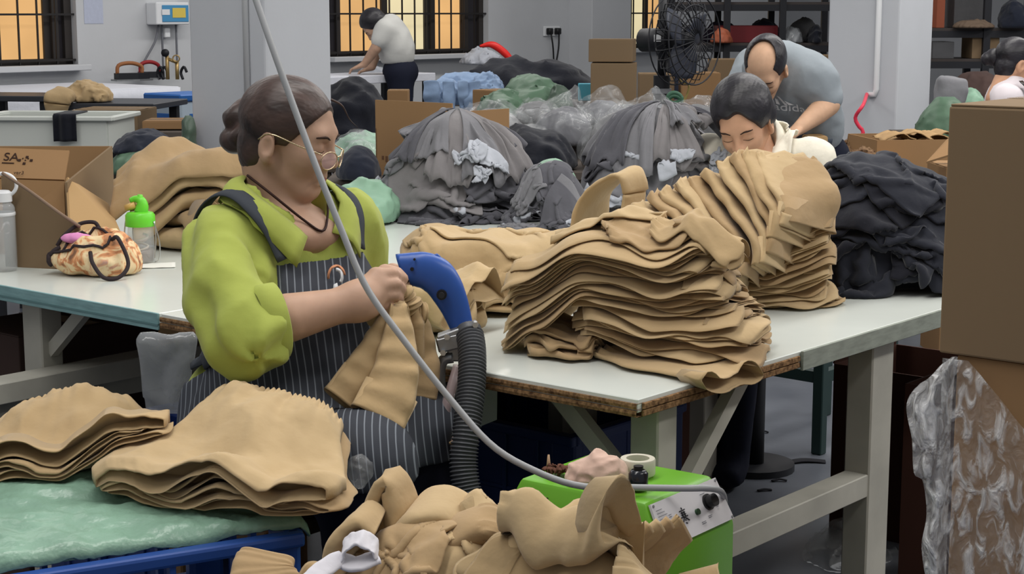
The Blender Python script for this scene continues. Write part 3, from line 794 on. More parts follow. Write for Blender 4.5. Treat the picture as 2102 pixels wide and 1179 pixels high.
for k, (dx, dy, w, l, rz) in enumerate(((-0.06, 0.06, 0.24, 0.28, 0.3), (0.05, 0.12, 0.26, 0.30, 1.1))):
    P = drop(fl, c[0] + dx, c[1] + dy, w, l, rz, seed=k + 3, comp=(0.66, 0.72), res=36, bend=0.4, lift=0.05)
    tag(obj('tan_shorts', sheet(P, 0.004), tan(k)), 'crumpled tan shorts thrown on the loose heap behind the nozzle', 'shorts', 'crumpled tan shorts behind the nozzle')
c2 = at(880, 690, z=0.75)
fl2 = Field(c2[0] - 0.4, c2[0] + 0.4, c2[1] - 0.4, c2[1] + 0.4, 0.008, 0.75)
for k in range(3):
    g1 = lay(fl2, c2 + np.array([-0.01 + 0.01 * k, 0.07, 0]), 0.5 - 0.6 * k, 0.19, 0.18, 0.024, seed=560 + k, gap=0.010, hem=1.8, wr=0.012, wf=13, stiff=0.9, ruffle=0.006, edge=0.03)
    tag(obj('tan_shorts', g1, TAN[1]), 'tan shorts, %s layer up by the woman\'s hands under the blue nozzle' % ORD[k], 'shorts', 'tan shorts by the hands')

# big folded bundle beside the water bottle
b0 = at(375, 520, z=0.75) + np.array([0.0, 0.13, 0])
fU = Field(b0[0] - 0.5, b0[0] + 0.5, b0[1] - 0.5, b0[1] + 0.5, 0.008, 0.75)
for k, (dx, dy, rz, L_, W2, th, hem, lab) in enumerate((
        (0.03, -0.02, -0.5, 0.26, 0.24, 0.050, 1.2, 'tan shorts at the bottom of the bundle by the green bottle'),
        (0.05, 0.00, -0.9, 0.26, 0.24, 0.034, 1.6, 'tan shorts second from the bottom of the bundle by the green bottle'),
        (0.0, 0.02, 0.25, 0.30, 0.26, 0.040, 1.4, 'tan shorts in the middle of the bundle by the green bottle'),
        (0.01, 0.03, 0.15, 0.32, 0.27, 0.036, 1.4, 'tan shorts below the top of the bundle by the green bottle'),
        (-0.01, 0.02, 0.10, 0.36, 0.28, 0.040, 1.3, 'tan shorts on top of the bundle by the green bottle'))):
    g1 = lay(fU, b0 + np.array([dx, dy, 0]), rz, L_, W2, th, taper=(0.75, 0.9, 1.0, 1.0), seed=420 + k, gap=0.012, hem=hem, wr=0.016, wf=9, stiff=0.9, ruffle=0.008, rfreq=15, rlen=0.10, n=50, m=30, it=10)
    tag(obj('tan_shorts', g1, tan(k + 1)), lab, 'shorts')
# ------------------------------------------------------------------ grey and black heaps on the table
GREY = [fabric('grey_jersey', rgb(118, 118, 122)), fabric('grey_jersey_dark', rgb(88, 88, 94)), fabric('grey_jersey_warm', rgb(122, 119, 120))]
GREY_LOW = [fabric('grey_jersey_shaded', rgb(72, 72, 78)), fabric('grey_jersey_shaded_soft', rgb(86, 86, 92))]  # low shirts darker: shade of the heap's cavities put into the cloth colour
M_lining = fabric('white_lining', rgb(172, 176, 184), var=0.15)
BLACK = [fabric('black_cotton', rgb(32, 33, 40)), fabric('black_cotton_soft', rgb(40, 42, 50))]
def skirt(c, apex, r1, a0, da, h, layer, seed, drop_=0.0, n=26, m=40, pleat=0.012, rx=1.0, ry=1.0, r0=0.015, tilt=(0, 0), Rm=0.24):
    """a gathered garment spreading down from the tied top of a heap"""
    t = np.linspace(0, 1, n)[:, None]; s = np.linspace(-1, 1, m)[None]
    ang = a0 + s * da * (0.55 + 0.45 * t) + 0.05 * perlin(np.stack([s * 3 + 0 * t + seed, t * 2 + 0 * s, 0 * t * s], -1))
    r = r0 + r1 * t * (1 + 0.07 * perlin(np.stack([s * 2.2 + 0 * t + seed * 3.1, 0 * t * s, 0 * t * s + 5], -1)))
    prof = np.sqrt(np.maximum(0, 1 - np.minimum(1, r / Rm) ** 2.2))
    z = apex - h * (1 - prof) + layer
    w = np.sin(4.5 * s + 6 * perlin(np.stack([s * 1.6 + 0 * t, t * 1.6 + 0 * s, 0 * s * t + seed], -1)) + seed) + 0.7 * perlin(np.stack([s * 9 + 0 * t, t * 2 + 0 * s, 0 * s * t + seed * 2], -1))
    amp = pleat * np.minimum(1, t * 2.5) * (0.5 + 0.5 * t)
    nr = 0.55
    x = c[0] + tilt[0] * t + (r + amp * w * nr) * np.cos(ang) * rx; y = c[1] + tilt[1] * t + (r + amp * w * nr) * np.sin(ang) * ry
    z = z + amp * w * 0.8
    P = np.stack([x, y, z], -1)
    P[..., 2] += 0.006 * fbm(P * 14 + seed, 2)
    P[..., 2] = np.maximum(P[..., 2], 0.756)
    return P
def grey_heap(c, r1, top, labs, nskirt, nlow, seed, rx=1.0, ry=1.0, apex_off=(0, 0)):
    fl = Field(c[0] - 0.55, c[0] + 0.55, c[1] - 0.55, c[1] + 0.55, 0.009, 0.75)
    X, Y = fl.grid()
    q = ((X - c[0]) / (r1 * rx * 0.86)) ** 2 + ((Y - c[1]) / (r1 * ry * 0.86)) ** 2
    fl.Z = 0.75 + (top - 0.02) * np.sqrt(np.maximum(0, 1 - q))
    rr = random.Random(seed)
    body = s_ell((c[0], c[1], 0.752), (r1 * rx * 0.84, r1 * ry * 0.84, top - 0.03))
    body2 = s_and(lambda P: body(P) + 0.012 * fbm(P * 18, 2), s_plane((0, 0, 0.753), (0, 0, -1)))
    g = surfnet(body2, (c[0] - r1 * rx, c[1] - r1 * ry, 0.74), (c[0] + r1 * rx, c[1] + r1 * ry, 0.75 + top + 0.02), 0.012)
    tag(obj('grey_garment_bundle', g, GREY[1]), labs[0], 'clothes')
    low = []
    for k in range(nlow):
        a = PI * (1.0 + (k + 0.5) / nlow) + rr.uniform(-0.15, 0.15)      # round the side towards the camera
        a = a if k % 4 else a + 0.2
        rad = r1 * rr.uniform(0.45, 0.95); lx = c[0] + rad * rx * math.cos(a); ly = c[1] + rad * ry * math.sin(a)
        P = drop(fl, lx, ly, rr.uniform(0.18, 0.30), rr.uniform(0.20, 0.32), a + rr.uniform(-0.6, 0.6), res=26, comp=(0.42, 0.5), seed=seed + k, lift=0.06, bend=0.35, steps=45, iters=4, amp=0.07, up=2)
        o = thing('grey_shirt', labs[1], 'shirt', (lx, ly, 0.75), group=labs[3])
        obj('cloth', sheet(P, 0.003), GREY_LOW[k % 2], o, world=True); low.append(o)
        if k % 2 == 0:
            i = P.shape[0] // 2; Q = P[max(0, i - 7):i + 7, :9].copy(); Q[..., 2] += 0.005
            obj('lining', sheet(Q, 0.002), M_lining, o, world=True)
    ap = np.array([c[0] + apex_off[0], c[1] + apex_off[1], 0])
    # the far side of the heap
    P = skirt(ap, 0.75 + top - 0.015, r1 * 0.86, PI * 0.5, 1.35, top * 0.97, 0.0, seed + 50.3, m=80, rx=rx, ry=ry, Rm=r1 * 1.05)
    tag(obj('grey_shirt', sheet(P, 0.003), GREY[0]), labs[5], 'shirt')
    for k in range(nskirt):
        a = PI * (1.02 + 0.96 * ((k * 3) % nskirt + 0.5) / nskirt) + rr.uniform(-0.1, 0.1); rad = r1 * (0.55 if k < nskirt - 3 else 0.25)
        lx = c[0] + rad * rx * math.cos(a); ly = c[1] + rad * ry * math.sin(a)
        P = drop(fl, lx, ly, rr.uniform(0.26, 0.32), rr.uniform(0.36, 0.42), a + PI / 2 + rr.uniform(-0.2, 0.2), res=34, comp=(0.55, 0.72), seed=seed * 3 + k, lift=0.06, bend=0.4, steps=55, amp=0.05, up=2)
        o = thing('grey_shirt', labs[2], 'shirt', (lx, ly, 0.75), group=labs[4])
        obj('cloth', sheet(P, 0.0035), GREY[(k * 2) % 3], o, world=True)
        if k % 3 == 0:
            Q = P[:12, 2:18].copy(); Q[..., 2] += 0.003; Q[..., 1] -= 0.004
            obj('lining', sheet(Q, 0.002), M_lining, o, world=True)
    for k in range(7):
        a0 = PI * (1.04 + 0.92 * ((k * 3) % 7 + 0.5) / 7) + rr.uniform(-0.12, 0.12)
        P = skirt(ap, 0.75 + top + 0.022, r1 * rr.uniform(0.62, 1.0), a0, rr.uniform(0.20, 0.36), top * 0.93, 0.002 * k, seed * 0.7 + k, rx=rx, ry=ry, Rm=r1 * 1.10, pleat=0.013, n=34)
        z_ = fl.get(P[..., 0], P[..., 1]); P[..., 2] = np.maximum(P[..., 2], z_ + 0.004)
        fl.add(refine(P, 2), 0.002)
        tag(obj('grey_shirt', sheet(P, 0.004), GREY[(k * 2) % 3]), labs[6], 'shirt', labs[7])
    # pale linings turned out between the folds
    for k in range(6):
        a = PI * (1.08 + 0.84 * rr.random()); rad = r1 * rr.uniform(0.88, 1.04); lx = c[0] + rad * rx * math.cos(a); ly = c[1] + rad * ry * math.sin(a)
        P = drop(fl, lx, ly, rr.uniform(0.08, 0.13), rr.uniform(0.05, 0.08), rr.uniform(0, 3), res=16, comp=(0.42, 0.5), seed=seed + 90 + k, lift=0.03, bend=0.5, steps=20, iters=3, amp=0.08, up=2)
        obj('lining', sheet(P + np.array([0, -0.004, 0.002]), 0.002), M_lining, low[k % len(low)], world=True)
    return ap
cA = at(938, 446, z=0.75); cA = cA + np.array([0, 0.10, 0])
grey_heap(cA, 0.235, 0.255, ['grey shirts packed inside the left domed grey heap', 'crumpled grey shirt with pale lining round the foot of the left grey heap', 'grey shirt spread down from the tied top of the left grey heap',
                             'grey shirts at the foot of the left heap', 'grey shirts gathered at the top of the left heap', 'grey shirt over the far side of the left grey heap', 'grey shirt pinched together on top of the left grey heap', 'pinched grey shirts on the left heap'], 9, 11, 3)
cB = at(1335, 452, z=0.75) + np.array([0, 0.12, 0])
grey_heap(cB, 0.215, 0.30, ['grey shirts packed inside the grey heap before the white-bloused woman', 'crumpled grey shirt with pale lining round the foot of the right grey heap', 'grey shirt spread down from the tied top of the right grey heap',
                            'grey shirts at the foot of the right heap', 'grey shirts gathered at the top of the right heap', 'grey shirt over the far side of the right grey heap', 'grey shirt pinched together on top of the right grey heap', 'pinched grey shirts on the right heap'], 7, 8, 23, rx=1.05, apex_off=(0.04, 0.0))
# small dark heap between the two
cS = at(1128, 466, z=0.75) + np.array([0, 0.05, 0])
fl = Field(cS[0] - 0.4, cS[0] + 0.4, cS[1] - 0.4, cS[1] + 0.4, 0.008, 0.75)
X, Y = fl.grid(); fl.Z = 0.75 + np.maximum(0, 0.10 * (1 - ((X - cS[0]) / 0.12) ** 2 - ((Y - cS[1]) / 0.1) ** 2)) ** 0.8
for k in range(11):
    lx = cS[0] + J(0.09); ly = cS[1] + J(0.03) - 0.009 * k
    sz = 1.0 if k < 4 else 0.6; P = drop(fl, lx, ly, 0.24 * sz, 0.26 * sz, J(3), res=26, comp=(0.42, 0.45), seed=60 + k, lift=0.05, bend=0.35, steps=45, iters=4, amp=0.06)
    o = thing('grey_shirt', 'dark grey shirt with white lining in the small heap between the grey heaps', 'shirt', (lx, ly, 0.75), group='dark grey shirts in the small heap')
    obj('cloth', sheet(P, 0.003), GREY[1] if k % 2 else GREY[0], o, world=True)
    if k % 2: Q = P[8:24, :12].copy(); Q[..., 2] += 0.004; obj('lining', sheet(Q, 0.002), M_lining, o, world=True)
# black heap at the right end
cK = at(1805, 600, z=0.75) + np.array([0.01, 0.19, 0])
fl = Field(cK[0] - 0.6, cK[0] + 0.6, cK[1] - 0.6, cK[1] + 0.6, 0.009, 0.75)
X, Y = fl.grid(); q = (np.abs(X - cK[0]) / 0.215) ** 2.6 + (np.abs(Y - cK[1]) / 0.23) ** 2.6
fl.Z = 0.75 + 0.20 * np.maximum(0, 1 - q) ** 0.5
g = surfnet(s_and(lambda P: s_ell((cK[0], cK[1], 0.752), (0.19, 0.20, 0.18))(P) + 0.01 * fbm(P * 15, 2), s_plane((0, 0, 0.753), (0, 0, -1))), (cK[0] - 0.25, cK[1] - 0.25, 0.74), (cK[0] + 0.25, cK[1] + 0.25, 0.97), 0.014)
tag(obj('black_garment_bundle', g, BLACK[0]), 'black clothes packed at the heart of the black heap', 'clothes')
for k in range(12):
    a = -PI * 0.5 + J(1.6) if k < 8 else J(3.1); rad = 0.14 if k < 8 else 0.07
    P = drop(fl, cK[0] + rad * math.cos(a), cK[1] + rad * math.sin(a), 0.36, 0.40, J(3), res=34, comp=(0.55, 0.6), seed=80 + k, lift=0.09, bend=0.4, steps=55, amp=0.09)
    tag(obj('black_shirt', sheet(P, 0.004), BLACK[k % 2]), 'crumpled black shirt in the black heap at the right end of the table', 'shirt', 'black shirts in the heap')
# stray pointed tip on the crown
# ------------------------------------------------------------------ people
def skin_mat(name, c): return mat(name, c, 0.55, 0.35, var=0.10, vscale=30, bump=0.12, bscale=260, subs=0.06)
SKIN = [skin_mat('skin', rgb(178, 144, 122)), skin_mat('skin_light', rgb(198, 152, 122)), skin_mat('skin_pale', rgb(206, 166, 136))]
M_lip = mat('lips', rgb(150, 88, 80), 0.5, 0.3)
M_brow = mat('brow_hair', rgb(52, 38, 32), 0.8, 0.2)
def hair_mat(name, c, c2):
    m = mat(name, c, 0.42, 0.45, var=0.4, vscale=26, bump=0.7, bscale=60, col2=c2, stretch=(0.35, 1.6, 1.0))
    return m
HAIR_B = hair_mat('brown_hair', rgb(78, 60, 54), rgb(38, 30, 28)); HAIR_K = hair_mat('black_hair', rgb(44, 42, 48), rgb(20, 19, 23))
def ypr(yaw, pitch, roll=0.0):
    """columns forward, left, up. yaw from +X towards +Y, pitch > 0 looks down."""
    return np.array(Matrix.Rotation(yaw, 3, 'Z') @ Matrix.Rotation(pitch, 3, 'Y') @ Matrix.Rotation(roll, 3, 'X'))
def head_sdf(female=True):
    fs = [s_ell((-0.005, 0, 0.036), (0.098, 0.076, 0.084)), s_ell((0.044, 0, -0.036), (0.056, 0.053, 0.074)), s_caps((0.070, -0.010, -0.102), (0.070, 0.010, -0.102), 0.018)]
    fs += [s_caps((-0.012, y, -0.050), (0.056, y * 0.32, -0.100), 0.018, 0.016) for y in (-0.048, 0.048)]
    fs += [s_ell((0.062, y, -0.026), (0.030, 0.022, 0.026)) for y in (-0.036, 0.036)]
    fs += [s_caps((0.082, -0.034, 0.022), (0.082, 0.034, 0.022), 0.013)]
    base = s_union(fs, 0.030)
    sock = s_union([s_ell((0.102, y, 0.000), (0.016, 0.020, 0.012)) for y in (-0.033, 0.033)], 0.005)
    lids = s_union([s_ell((0.080, y, -0.002), (0.016, 0.019, 0.013)) for y in (-0.033, 0.033)], 0.003)
    nose = s_union([s_caps((0.092, 0, 0.014), (0.113, 0, -0.030), 0.0075, 0.0115), s_ell((0.104, -0.013, -0.034), (0.012, 0.009, 0.009)), s_ell((0.104, 0.013, -0.034), (0.012, 0.009, 0.009))], 0.012)
    mouth = s_union([s_caps((0.090, -0.020, -0.066), (0.090, 0.020, -0.066), 0.0085), s_caps((0.089, -0.016, -0.077), (0.089, 0.016, -0.077), 0.0085)], 0.004)
    ears = []
    for y in (-1, 1):
        e = s_ell((-0.010, y * 0.077, -0.020), (0.021, 0.010, 0.033), np.array(Matrix.Rotation(0.30 * y, 3, 'Z')))
        e = s_sub(e, s_ell((-0.006, y * 0.088, -0.017), (0.011, 0.0085, 0.019)), 0.005)
        ears.append(s_union([e, s_ell((-0.006, y * 0.073, -0.048), (0.008, 0.008, 0.010))], 0.008))
    def f(P):
        d = base(P); d = -smin(-d, sock(P), 0.014); d = smin(d, lids(P), 0.006); d = smin(d, nose(P), 0.014); d = smin(d, mouth(P), 0.008)
        for e in ears: d = smin(d, e(P), 0.010)
        return d
    return f
_headf = head_sdf()
def snap(f, p, off=0.004, it=6):
    p = np.array(p, float)
    for _ in range(it):
        e = 1e-3; d = f(np.vstack([p, p + [e, 0, 0], p + [0, e, 0], p + [0, 0, e]]))
        g = (d[1:] - d[0]) / e; p = p - g * (d[0] - off) / (g @ g + 1e-9)
    return p
_neck = s_caps((-0.025, 0, -0.03), (-0.055, 0, -0.20), 0.050, 0.056)
HEAD = relax(surfnet(lambda P: smin(_headf(P), _neck(P), 0.03), (-0.14, -0.12, -0.23), (0.15, 0.12, 0.16), 0.0036), 1, 0.4)
_LP = (np.array([(0.0995, -0.020, -0.0700), (0.1035, -0.008, -0.0655), (0.1038, 0, -0.067), (0.1035, 0.008, -0.0655), (0.0995, 0.020, -0.0700), (0.1005, 0.010, -0.0820), (0.1015, 0, -0.0840), (0.1005, -0.010, -0.0820)]), [(0, 1, 2, 6, 7), (2, 3, 4, 5, 6)])
LIPS = (np.array([snap(_headf, v_, 0.0008, 3) for v_ in _LP[0]]), _LP[1])
def brow(y): return tube([snap(_headf, q_, 0.0004, 4) for q_ in spline([(0.097, y * 0.45, 0.020), (0.096, y * 1.0, 0.0245), (0.086, y * 1.65, 0.0215)], 9)], [0.0014, 0.0030, 0.0012], 6)
def lash(y): return tube([snap(_headf, q_, 0.0002, 4) for q_ in spline([(0.0935, y * 0.5, -0.007), (0.0975, y * 1.0, -0.0105), (0.0895, y * 1.5, -0.0075)], 9)], [0.0008, 0.0012, 0.0008], 5)
def place(geo, c, R, sc): return xf(geo, scale=(sc, sc, sc), R=R, loc=c)
def add_face(t, c, R, sc, skin, o=None):
    if o is None: o = obj('head', place(HEAD, c, R, sc), skin, t, world=True)
    obj('lips', place(LIPS, c, R, sc), M_lip, o, world=True)
    for y in (-0.033, 0.033):
        obj('eyebrow', place(brow(y), c, R, sc), M_brow, o, world=True)
        obj('eyelashes', place(lash(y), c, R, sc), M_brow, o, world=True)
    return o
def add_hair(t, c, R, sc, f, m, h=0.0042, lo=(-0.16, -0.13, -0.13), hi=(0.14, 0.13, 0.17)):
    g = relax(surfnet(f, lo, hi, h), 1, 0.5)
    return obj('hair', place(g, c, R, sc), m, t, world=True)
def strands(P, k=0.0006):
    a = np.arctan2(P[:, 1], P[:, 2] + 0.03)
    return k * np.sin(a * 90 + 9 * perlin(P * 14)) + 0.002 * perlin(P * 22)
def strip_on(f, pts, w, n=30, off=0.005, th=0.0025):
    """a flat band lying on a body"""
    P = spline(pts, n); P = np.array([snap(f, p, off) for p in P]); V = []
    Tn = np.gradient(P, axis=0)
    for i in range(n):
        e = 1e-3; d = f(np.vstack([P[i], P[i] + [e, 0, 0], P[i] + [0, e, 0], P[i] + [0, 0, e]])); g = unit(d[1:] - d[0]); s = unit(np.cross(g, Tn[i]))
        for k in (-1, -0.33, 0.33, 1): V.append(P[i] + s * w / 2 * k + g * (th if abs(k) < 0.9 else th * 0.2))
        for k in (1, -1): V.append(P[i] + s * w / 2 * k - g * th)
    return np.array(V), grid_faces(n, 6, True) + [tuple(range(5, -1, -1)), tuple((n - 1) * 6 + k for k in range(6))]
def folds(P, fr, amp, seed=0.0):
    return amp * (ridged(P * fr + seed, 2) - 0.62)
def finger(pts, r): return s_chain([np.asarray(p, float) for p in pts], r)

# ---------------- woman in the green shirt
def stripe_mat(name, c1, c2, dirv, fr):
    m = bpy.data.materials.new(name); m.use_nodes = True; N = m.node_tree.nodes; L = m.node_tree.links; b = N['Principled BSDF']
    b.inputs['Roughness'].default_value = 0.85; b.inputs['Specular IOR Level'].default_value = 0.15
    tc = N.new('ShaderNodeTexCoord'); d = N.new('ShaderNodeVectorMath'); d.operation = 'DOT_PRODUCT'; d.inputs[1].default_value = dirv
    mu = N.new('ShaderNodeMath'); mu.operation = 'MULTIPLY'; mu.inputs[1].default_value = fr
    s = N.new('ShaderNodeMath'); s.operation = 'SINE'; r = N.new('ShaderNodeValToRGB')
    r.color_ramp.elements[0].position = 0.80; r.color_ramp.elements[0].color = c1; r.color_ramp.elements[1].position = 0.92; r.color_ramp.elements[1].color = c2
    nz = N.new('ShaderNodeTexNoise'); nz.inputs['Scale'].default_value = 26; ad = N.new('ShaderNodeMath'); ad.operation = 'ADD'
    ad2 = N.new('ShaderNodeMath'); ad2.operation = 'MULTIPLY'; ad2.inputs[1].default_value = 0.5
    L.new(tc.outputs['Object'], d.inputs[0]); L.new(d.outputs['Value'], mu.inputs[0]); L.new(tc.outputs['Object'], nz.inputs['Vector']); L.new(nz.outputs['Fac'], ad2.inputs[0])
    L.new(mu.outputs[0], ad.inputs[0]); L.new(ad2.outputs[0], ad.inputs[1]); L.new(ad.outputs[0], s.inputs[0]); L.new(s.outputs[0], r.inputs[0]); L.new(r.outputs[0], b.inputs['Base Color'])
    return m
M_green = mat('green_shirt', rgb(156, 166, 78), 0.8, 0.2, var=0.06, vscale=12, bump=0.3, bscale=380, bump2=0.3, b2scale=16, sheen=0.1)
M_apron = stripe_mat('striped_apron', rgb(60, 63, 70), rgb(120, 126, 134), (1.0, 0.0, 0.12), 560.0)
M_navy = mat('navy_trousers', rgb(27, 30, 44), 0.85, 0.15, var=0.1, vscale=10, bump=0.3, bscale=300, bump2=0.3, b2scale=10)
FW, LF = RX, RY
NB = at(588, 425, d=2.80)
def Wp(f, l, u): return NB + FW * f + LF * l + UP * u
wt = thing('person', 'woman in a lime green shirt and striped apron, hair in a bun, trimming shorts', 'person', (Wp(-0.03, 0, 0)[0], Wp(-0.03, 0, 0)[1], 0))
RT = frame(FW, LF, UP)
shR = Wp(-0.015, -0.128, -0.048); elR = at(512, 672, d=2.55); wrR = at(738, 618, d=2.63)
shL = Wp(0.0, 0.150, -0.045); elL = at(728, 640, d=3.0); wrL = at(792, 592, d=2.80)
cuffR = elR + (wrR - elR) * 0.24
trunk = s_union([s_ell(Wp(-0.02, 0, -0.13), (0.105, 0.150, 0.16), RT), s_ell(Wp(0.012, 0, -0.30), (0.125, 0.150, 0.16), RT), s_caps(shR + LF * 0.03, shL - LF * 0.03, 0.052), s_caps(Wp(-0.035, 0, -0.06), Wp(-0.01, 0, 0.01), 0.075, 0.062), s_ell(Wp(0.05, -0.065, -0.17), (0.06, 0.065, 0.07), RT), s_ell(Wp(0.05, 0.065, -0.17), (0.06, 0.065, 0.07), RT)], 0.06)
mA = shR * 0.45 + elR * 0.55 + np.array([-0.018, -0.012, -0.005])
slv = s_union([s_chain([shR, mA, elR + np.array([0.0, 0, -0.012])], [0.057, 0.064, 0.062]), s_caps(elR + np.array([0.0, 0, -0.012]), cuffR, 0.061, 0.047)], 0.03)
slvL = s_chain([shL, elL, elL + (wrL - elL) * 0.35], [0.062, 0.07, 0.055])
hang = s_ell(Wp(-0.115, -0.075, -0.335), (0.05, 0.05, 0.07), RT)       # shirt tail behind
def cyl_cut(p, d): return s_plane(p, d)
def shirt_f(P):
    d = trunk(P)
    d = smin(d, slv(P), 0.035); d = smin(d, slvL(P), 0.035); d = smin(d, hang(P), 0.03)
    q = P - shR
    # creases running down the sleeve and across the body
    ax = unit(elR - shR); s = q @ ax; side = P - (shR + s[:, None] * ax)
    an = np.arctan2(side @ unit(np.cross(ax, [0, 1, 0])), side @ unit(np.cross(ax, [1, 0, 0])))
    w = np.exp(-(np.minimum(slv(P), 0.05) / 0.02) ** 2)
    return d - folds(P * np.array([1, 1, 0.55]), 12, 0.015, 3.0) - w * 0.007 * np.sin(4 * an + 14 * s + 5 * perlin(P * 8))
shirt_smooth = lambda P: smin(trunk(P), slv(P), 0.035) - 0.004
def neckhole(P): return smin(s_caps(Wp(0.004, 0, -0.005), Wp(0.03, 0, 0.16), 0.060, 0.085)(P), s_ell(Wp(0.085, 0, -0.020), (0.055, 0.032, 0.055), RT)(P), 0.02)
shirt_full = shirt_f
shf = s_sub(s_sub(shirt_f, neckhole, 0.006), s_plane(cuffR, -unit(wrR - elR)), 0.004)
shf_ = lambda P: np.where((P @ unit(wrR - elR) > cuffR @ unit(wrR - elR)) & (np.linalg.norm(P - cuffR, axis=1) < 0.16) & (slv(P) < 0.05) & (trunk(P) > 0.02), np.maximum(shirt_f(P), (P - cuffR) @ unit(wrR - elR)), shirt_f(P))
shf2 = s_sub(shf_, neckhole, 0.006)
shf3 = s_and(shf2, s_plane((0, 0, 0.60), (0, 0, -1)), 0.01)
lo = np.array([-0.78, 2.38, 0.60]); hi = np.array([0.02, 3.12, 1.10])
obj('shirt', relax(surfnet(shf3, lo, hi, 0.0068), 1, 0.4), M_green, wt, world=True)
# cuff
ad = unit(wrR - elR); cu = unit(np.cross(ad, [0, 0, 1])); cv = np.cross(ad, cu)
ringpts = lambda p, r, k=1.15: [p + r * (math.cos(t) * cu + k * math.sin(t) * cv) for t in np.linspace(0, 2 * PI, 29)[:-1]]
V = []
for p, r in ((cuffR - ad * 0.030, 0.048), (cuffR - ad * 0.022, 0.0535), (cuffR + ad * 0.006, 0.0525), (cuffR + ad * 0.008, 0.0495), (cuffR - ad * 0.02, 0.044)): V += ringpts(p, r)
obj('cuff', (np.array(V), grid_faces(5, 28, True)), M_green, wt, world=True)
# collar: two folded wings
def wing(side):
    a0 = Wp(-0.060, side * 0.004, 0.052); a1 = Wp(-0.020, side * 0.074, 0.045); a2 = Wp(0.045, side * 0.070, 0.008); a3 = Wp(0.078, side * 0.026, -0.040)
    b0 = Wp(-0.090, side * 0.004, 0.008); b1 = Wp(-0.045, side * 0.112, 0.000); b2 = Wp(0.052, side * 0.112, -0.022); b3 = Wp(0.100, side * 0.072, -0.085)
    A = spline([a0, a1, a2, a3], 20); B = spline([b0, b1, b2, b3], 20); P = np.zeros((20, 6, 3))
    for j in range(6):
        t = j / 5; P[:, j] = A * (1 - t) + B * t + UP * 0.014 * math.sin(PI * t) + (A - NB) * 0.10 * math.sin(PI * t)
    for i in range(20):
        for j in range(6):
            d = shf2(P[i, j][None])[0]
            if d < 0.006: P[i, j] = snap(shirt_f, P[i, j], 0.006, 3)
    return sheet(P, 0.003)
for s in (-1, 1): obj('collar', wing(s), M_green, wt, world=True)
# neck, arms and hands as one skin surface
def handset():
    fs = []
    # right hand: back of the hand to the camera, four fingers closed on the waistband
    K = [at(772, 566, d=2.655), at(776, 588, d=2.645), at(774, 609, d=2.642), at(766, 629, d=2.645)]
    Pp = [at(806, 562, d=2.665), at(812, 584, d=2.655), at(809, 606, d=2.652), at(798, 628, d=2.652)]
    Dd = [at(820, 574, d=2.70), at(824, 594, d=2.692), at(820, 614, d=2.690), at(808, 634, d=2.688)]
    Tt = [at(806, 580, d=2.725), at(808, 600, d=2.715), at(804, 619, d=2.712), at(794, 637, d=2.708)]
    palm = s_union([s_caps(wrR, K[0], 0.024, 0.014), s_caps(wrR, K[1], 0.024, 0.015), s_caps(wrR, K[2], 0.024, 0.014), s_caps(wrR, K[3], 0.023, 0.013)], 0.016)
    fs.append(palm)
    fing = [finger([K[i], Pp[i], Dd[i], Tt[i]], [r + 0.0022, r + 0.0006, r - 0.0008, r - 0.0022]) for i, r in enumerate((0.0095, 0.0100, 0.0095, 0.0085))]
    th = finger([wrR * 0.55 + K[0] * 0.45 + np.array([0, 0.012, 0.004]), at(790, 556, d=2.69), at(815, 560, d=2.70), at(830, 572, d=2.70)], [0.014, 0.0115, 0.010, 0.0075])
    arm = s_chain([shR, elR, elR + (wrR - elR) * 0.35, wrR], [0.032, 0.036, 0.0385, 0.0235])
    wr = s_ell(wrR, (0.026, 0.02, 0.021))
    def f(P):
        d = smin(arm(P), palm(P), 0.025); d = smin(d, wr(P), 0.02)
        for g in fing: d = smin(d, g(P), 0.0045)
        return smin(d, th(P), 0.008)
    # left hand, beyond, pinching the waistband against the nozzle
    K2 = [at(806, 556, d=2.80), at(812, 572, d=2.805), at(814, 588, d=2.81), at(812, 603, d=2.81)]
    P2 = [at(828, 556, d=2.775), at(834, 573, d=2.78), at(836, 590, d=2.785), at(832, 606, d=2.79)]
    T2 = [at(836, 572, d=2.745), at(840, 588, d=2.75), at(840, 604, d=2.757), at(834, 618, d=2.765)]
    palm2 = s_union([s_caps(wrL, k, 0.022, 0.013) for k in K2], 0.015)
    fin2 = [finger([K2[i], P2[i], T2[i]], [0.0105, 0.0095, 0.0075]) for i in range(4)]
    th2 = finger([wrL * 0.6 + K2[0] * 0.4 + np.array([0, -0.012, 0.004]), at(806, 562, d=2.75), at(828, 588, d=2.735)], [0.013, 0.0105, 0.0078])
    arm2 = s_chain([shL, elL, elL * 0.6 + wrL * 0.4, wrL], [0.045, 0.042, 0.037, 0.0235])
    def f2(P):
        d = smin(arm2(P), palm2(P), 0.025)
        for g in fin2: d = smin(d, g(P), 0.0045)
        return smin(d, th2(P), 0.008)
    return f, f2
hf1, hf2 = handset()
hR = ypr(math.radians(-16), math.radians(13), math.radians(0)); hS = 0.785
hc = at(590, 280, d=2.80)
neckc = s_union([s_caps(hc + hR @ np.array([-0.034, 0, -0.035]), Wp(-0.012, 0, -0.04), 0.043, 0.050), s_ell(Wp(0.01, 0, -0.045), (0.075, 0.10, 0.045), RT)], 0.03)
def near(f, c, r):
    """evaluate f only inside a sphere; outside, the distance to the sphere is enough"""
    c = np.asarray(c, float)
    def g(P):
        q = P - c; d = np.sqrt(np.einsum('ij,ij->i', q, q)) - r; out = d + 0.03; i = d < 0
        if i.any(): out[i] = f(P[i])
        return out
    return g
hw1 = near(lambda P: _headf((P - hc) @ hR / hS) * hS, hc, 0.19)
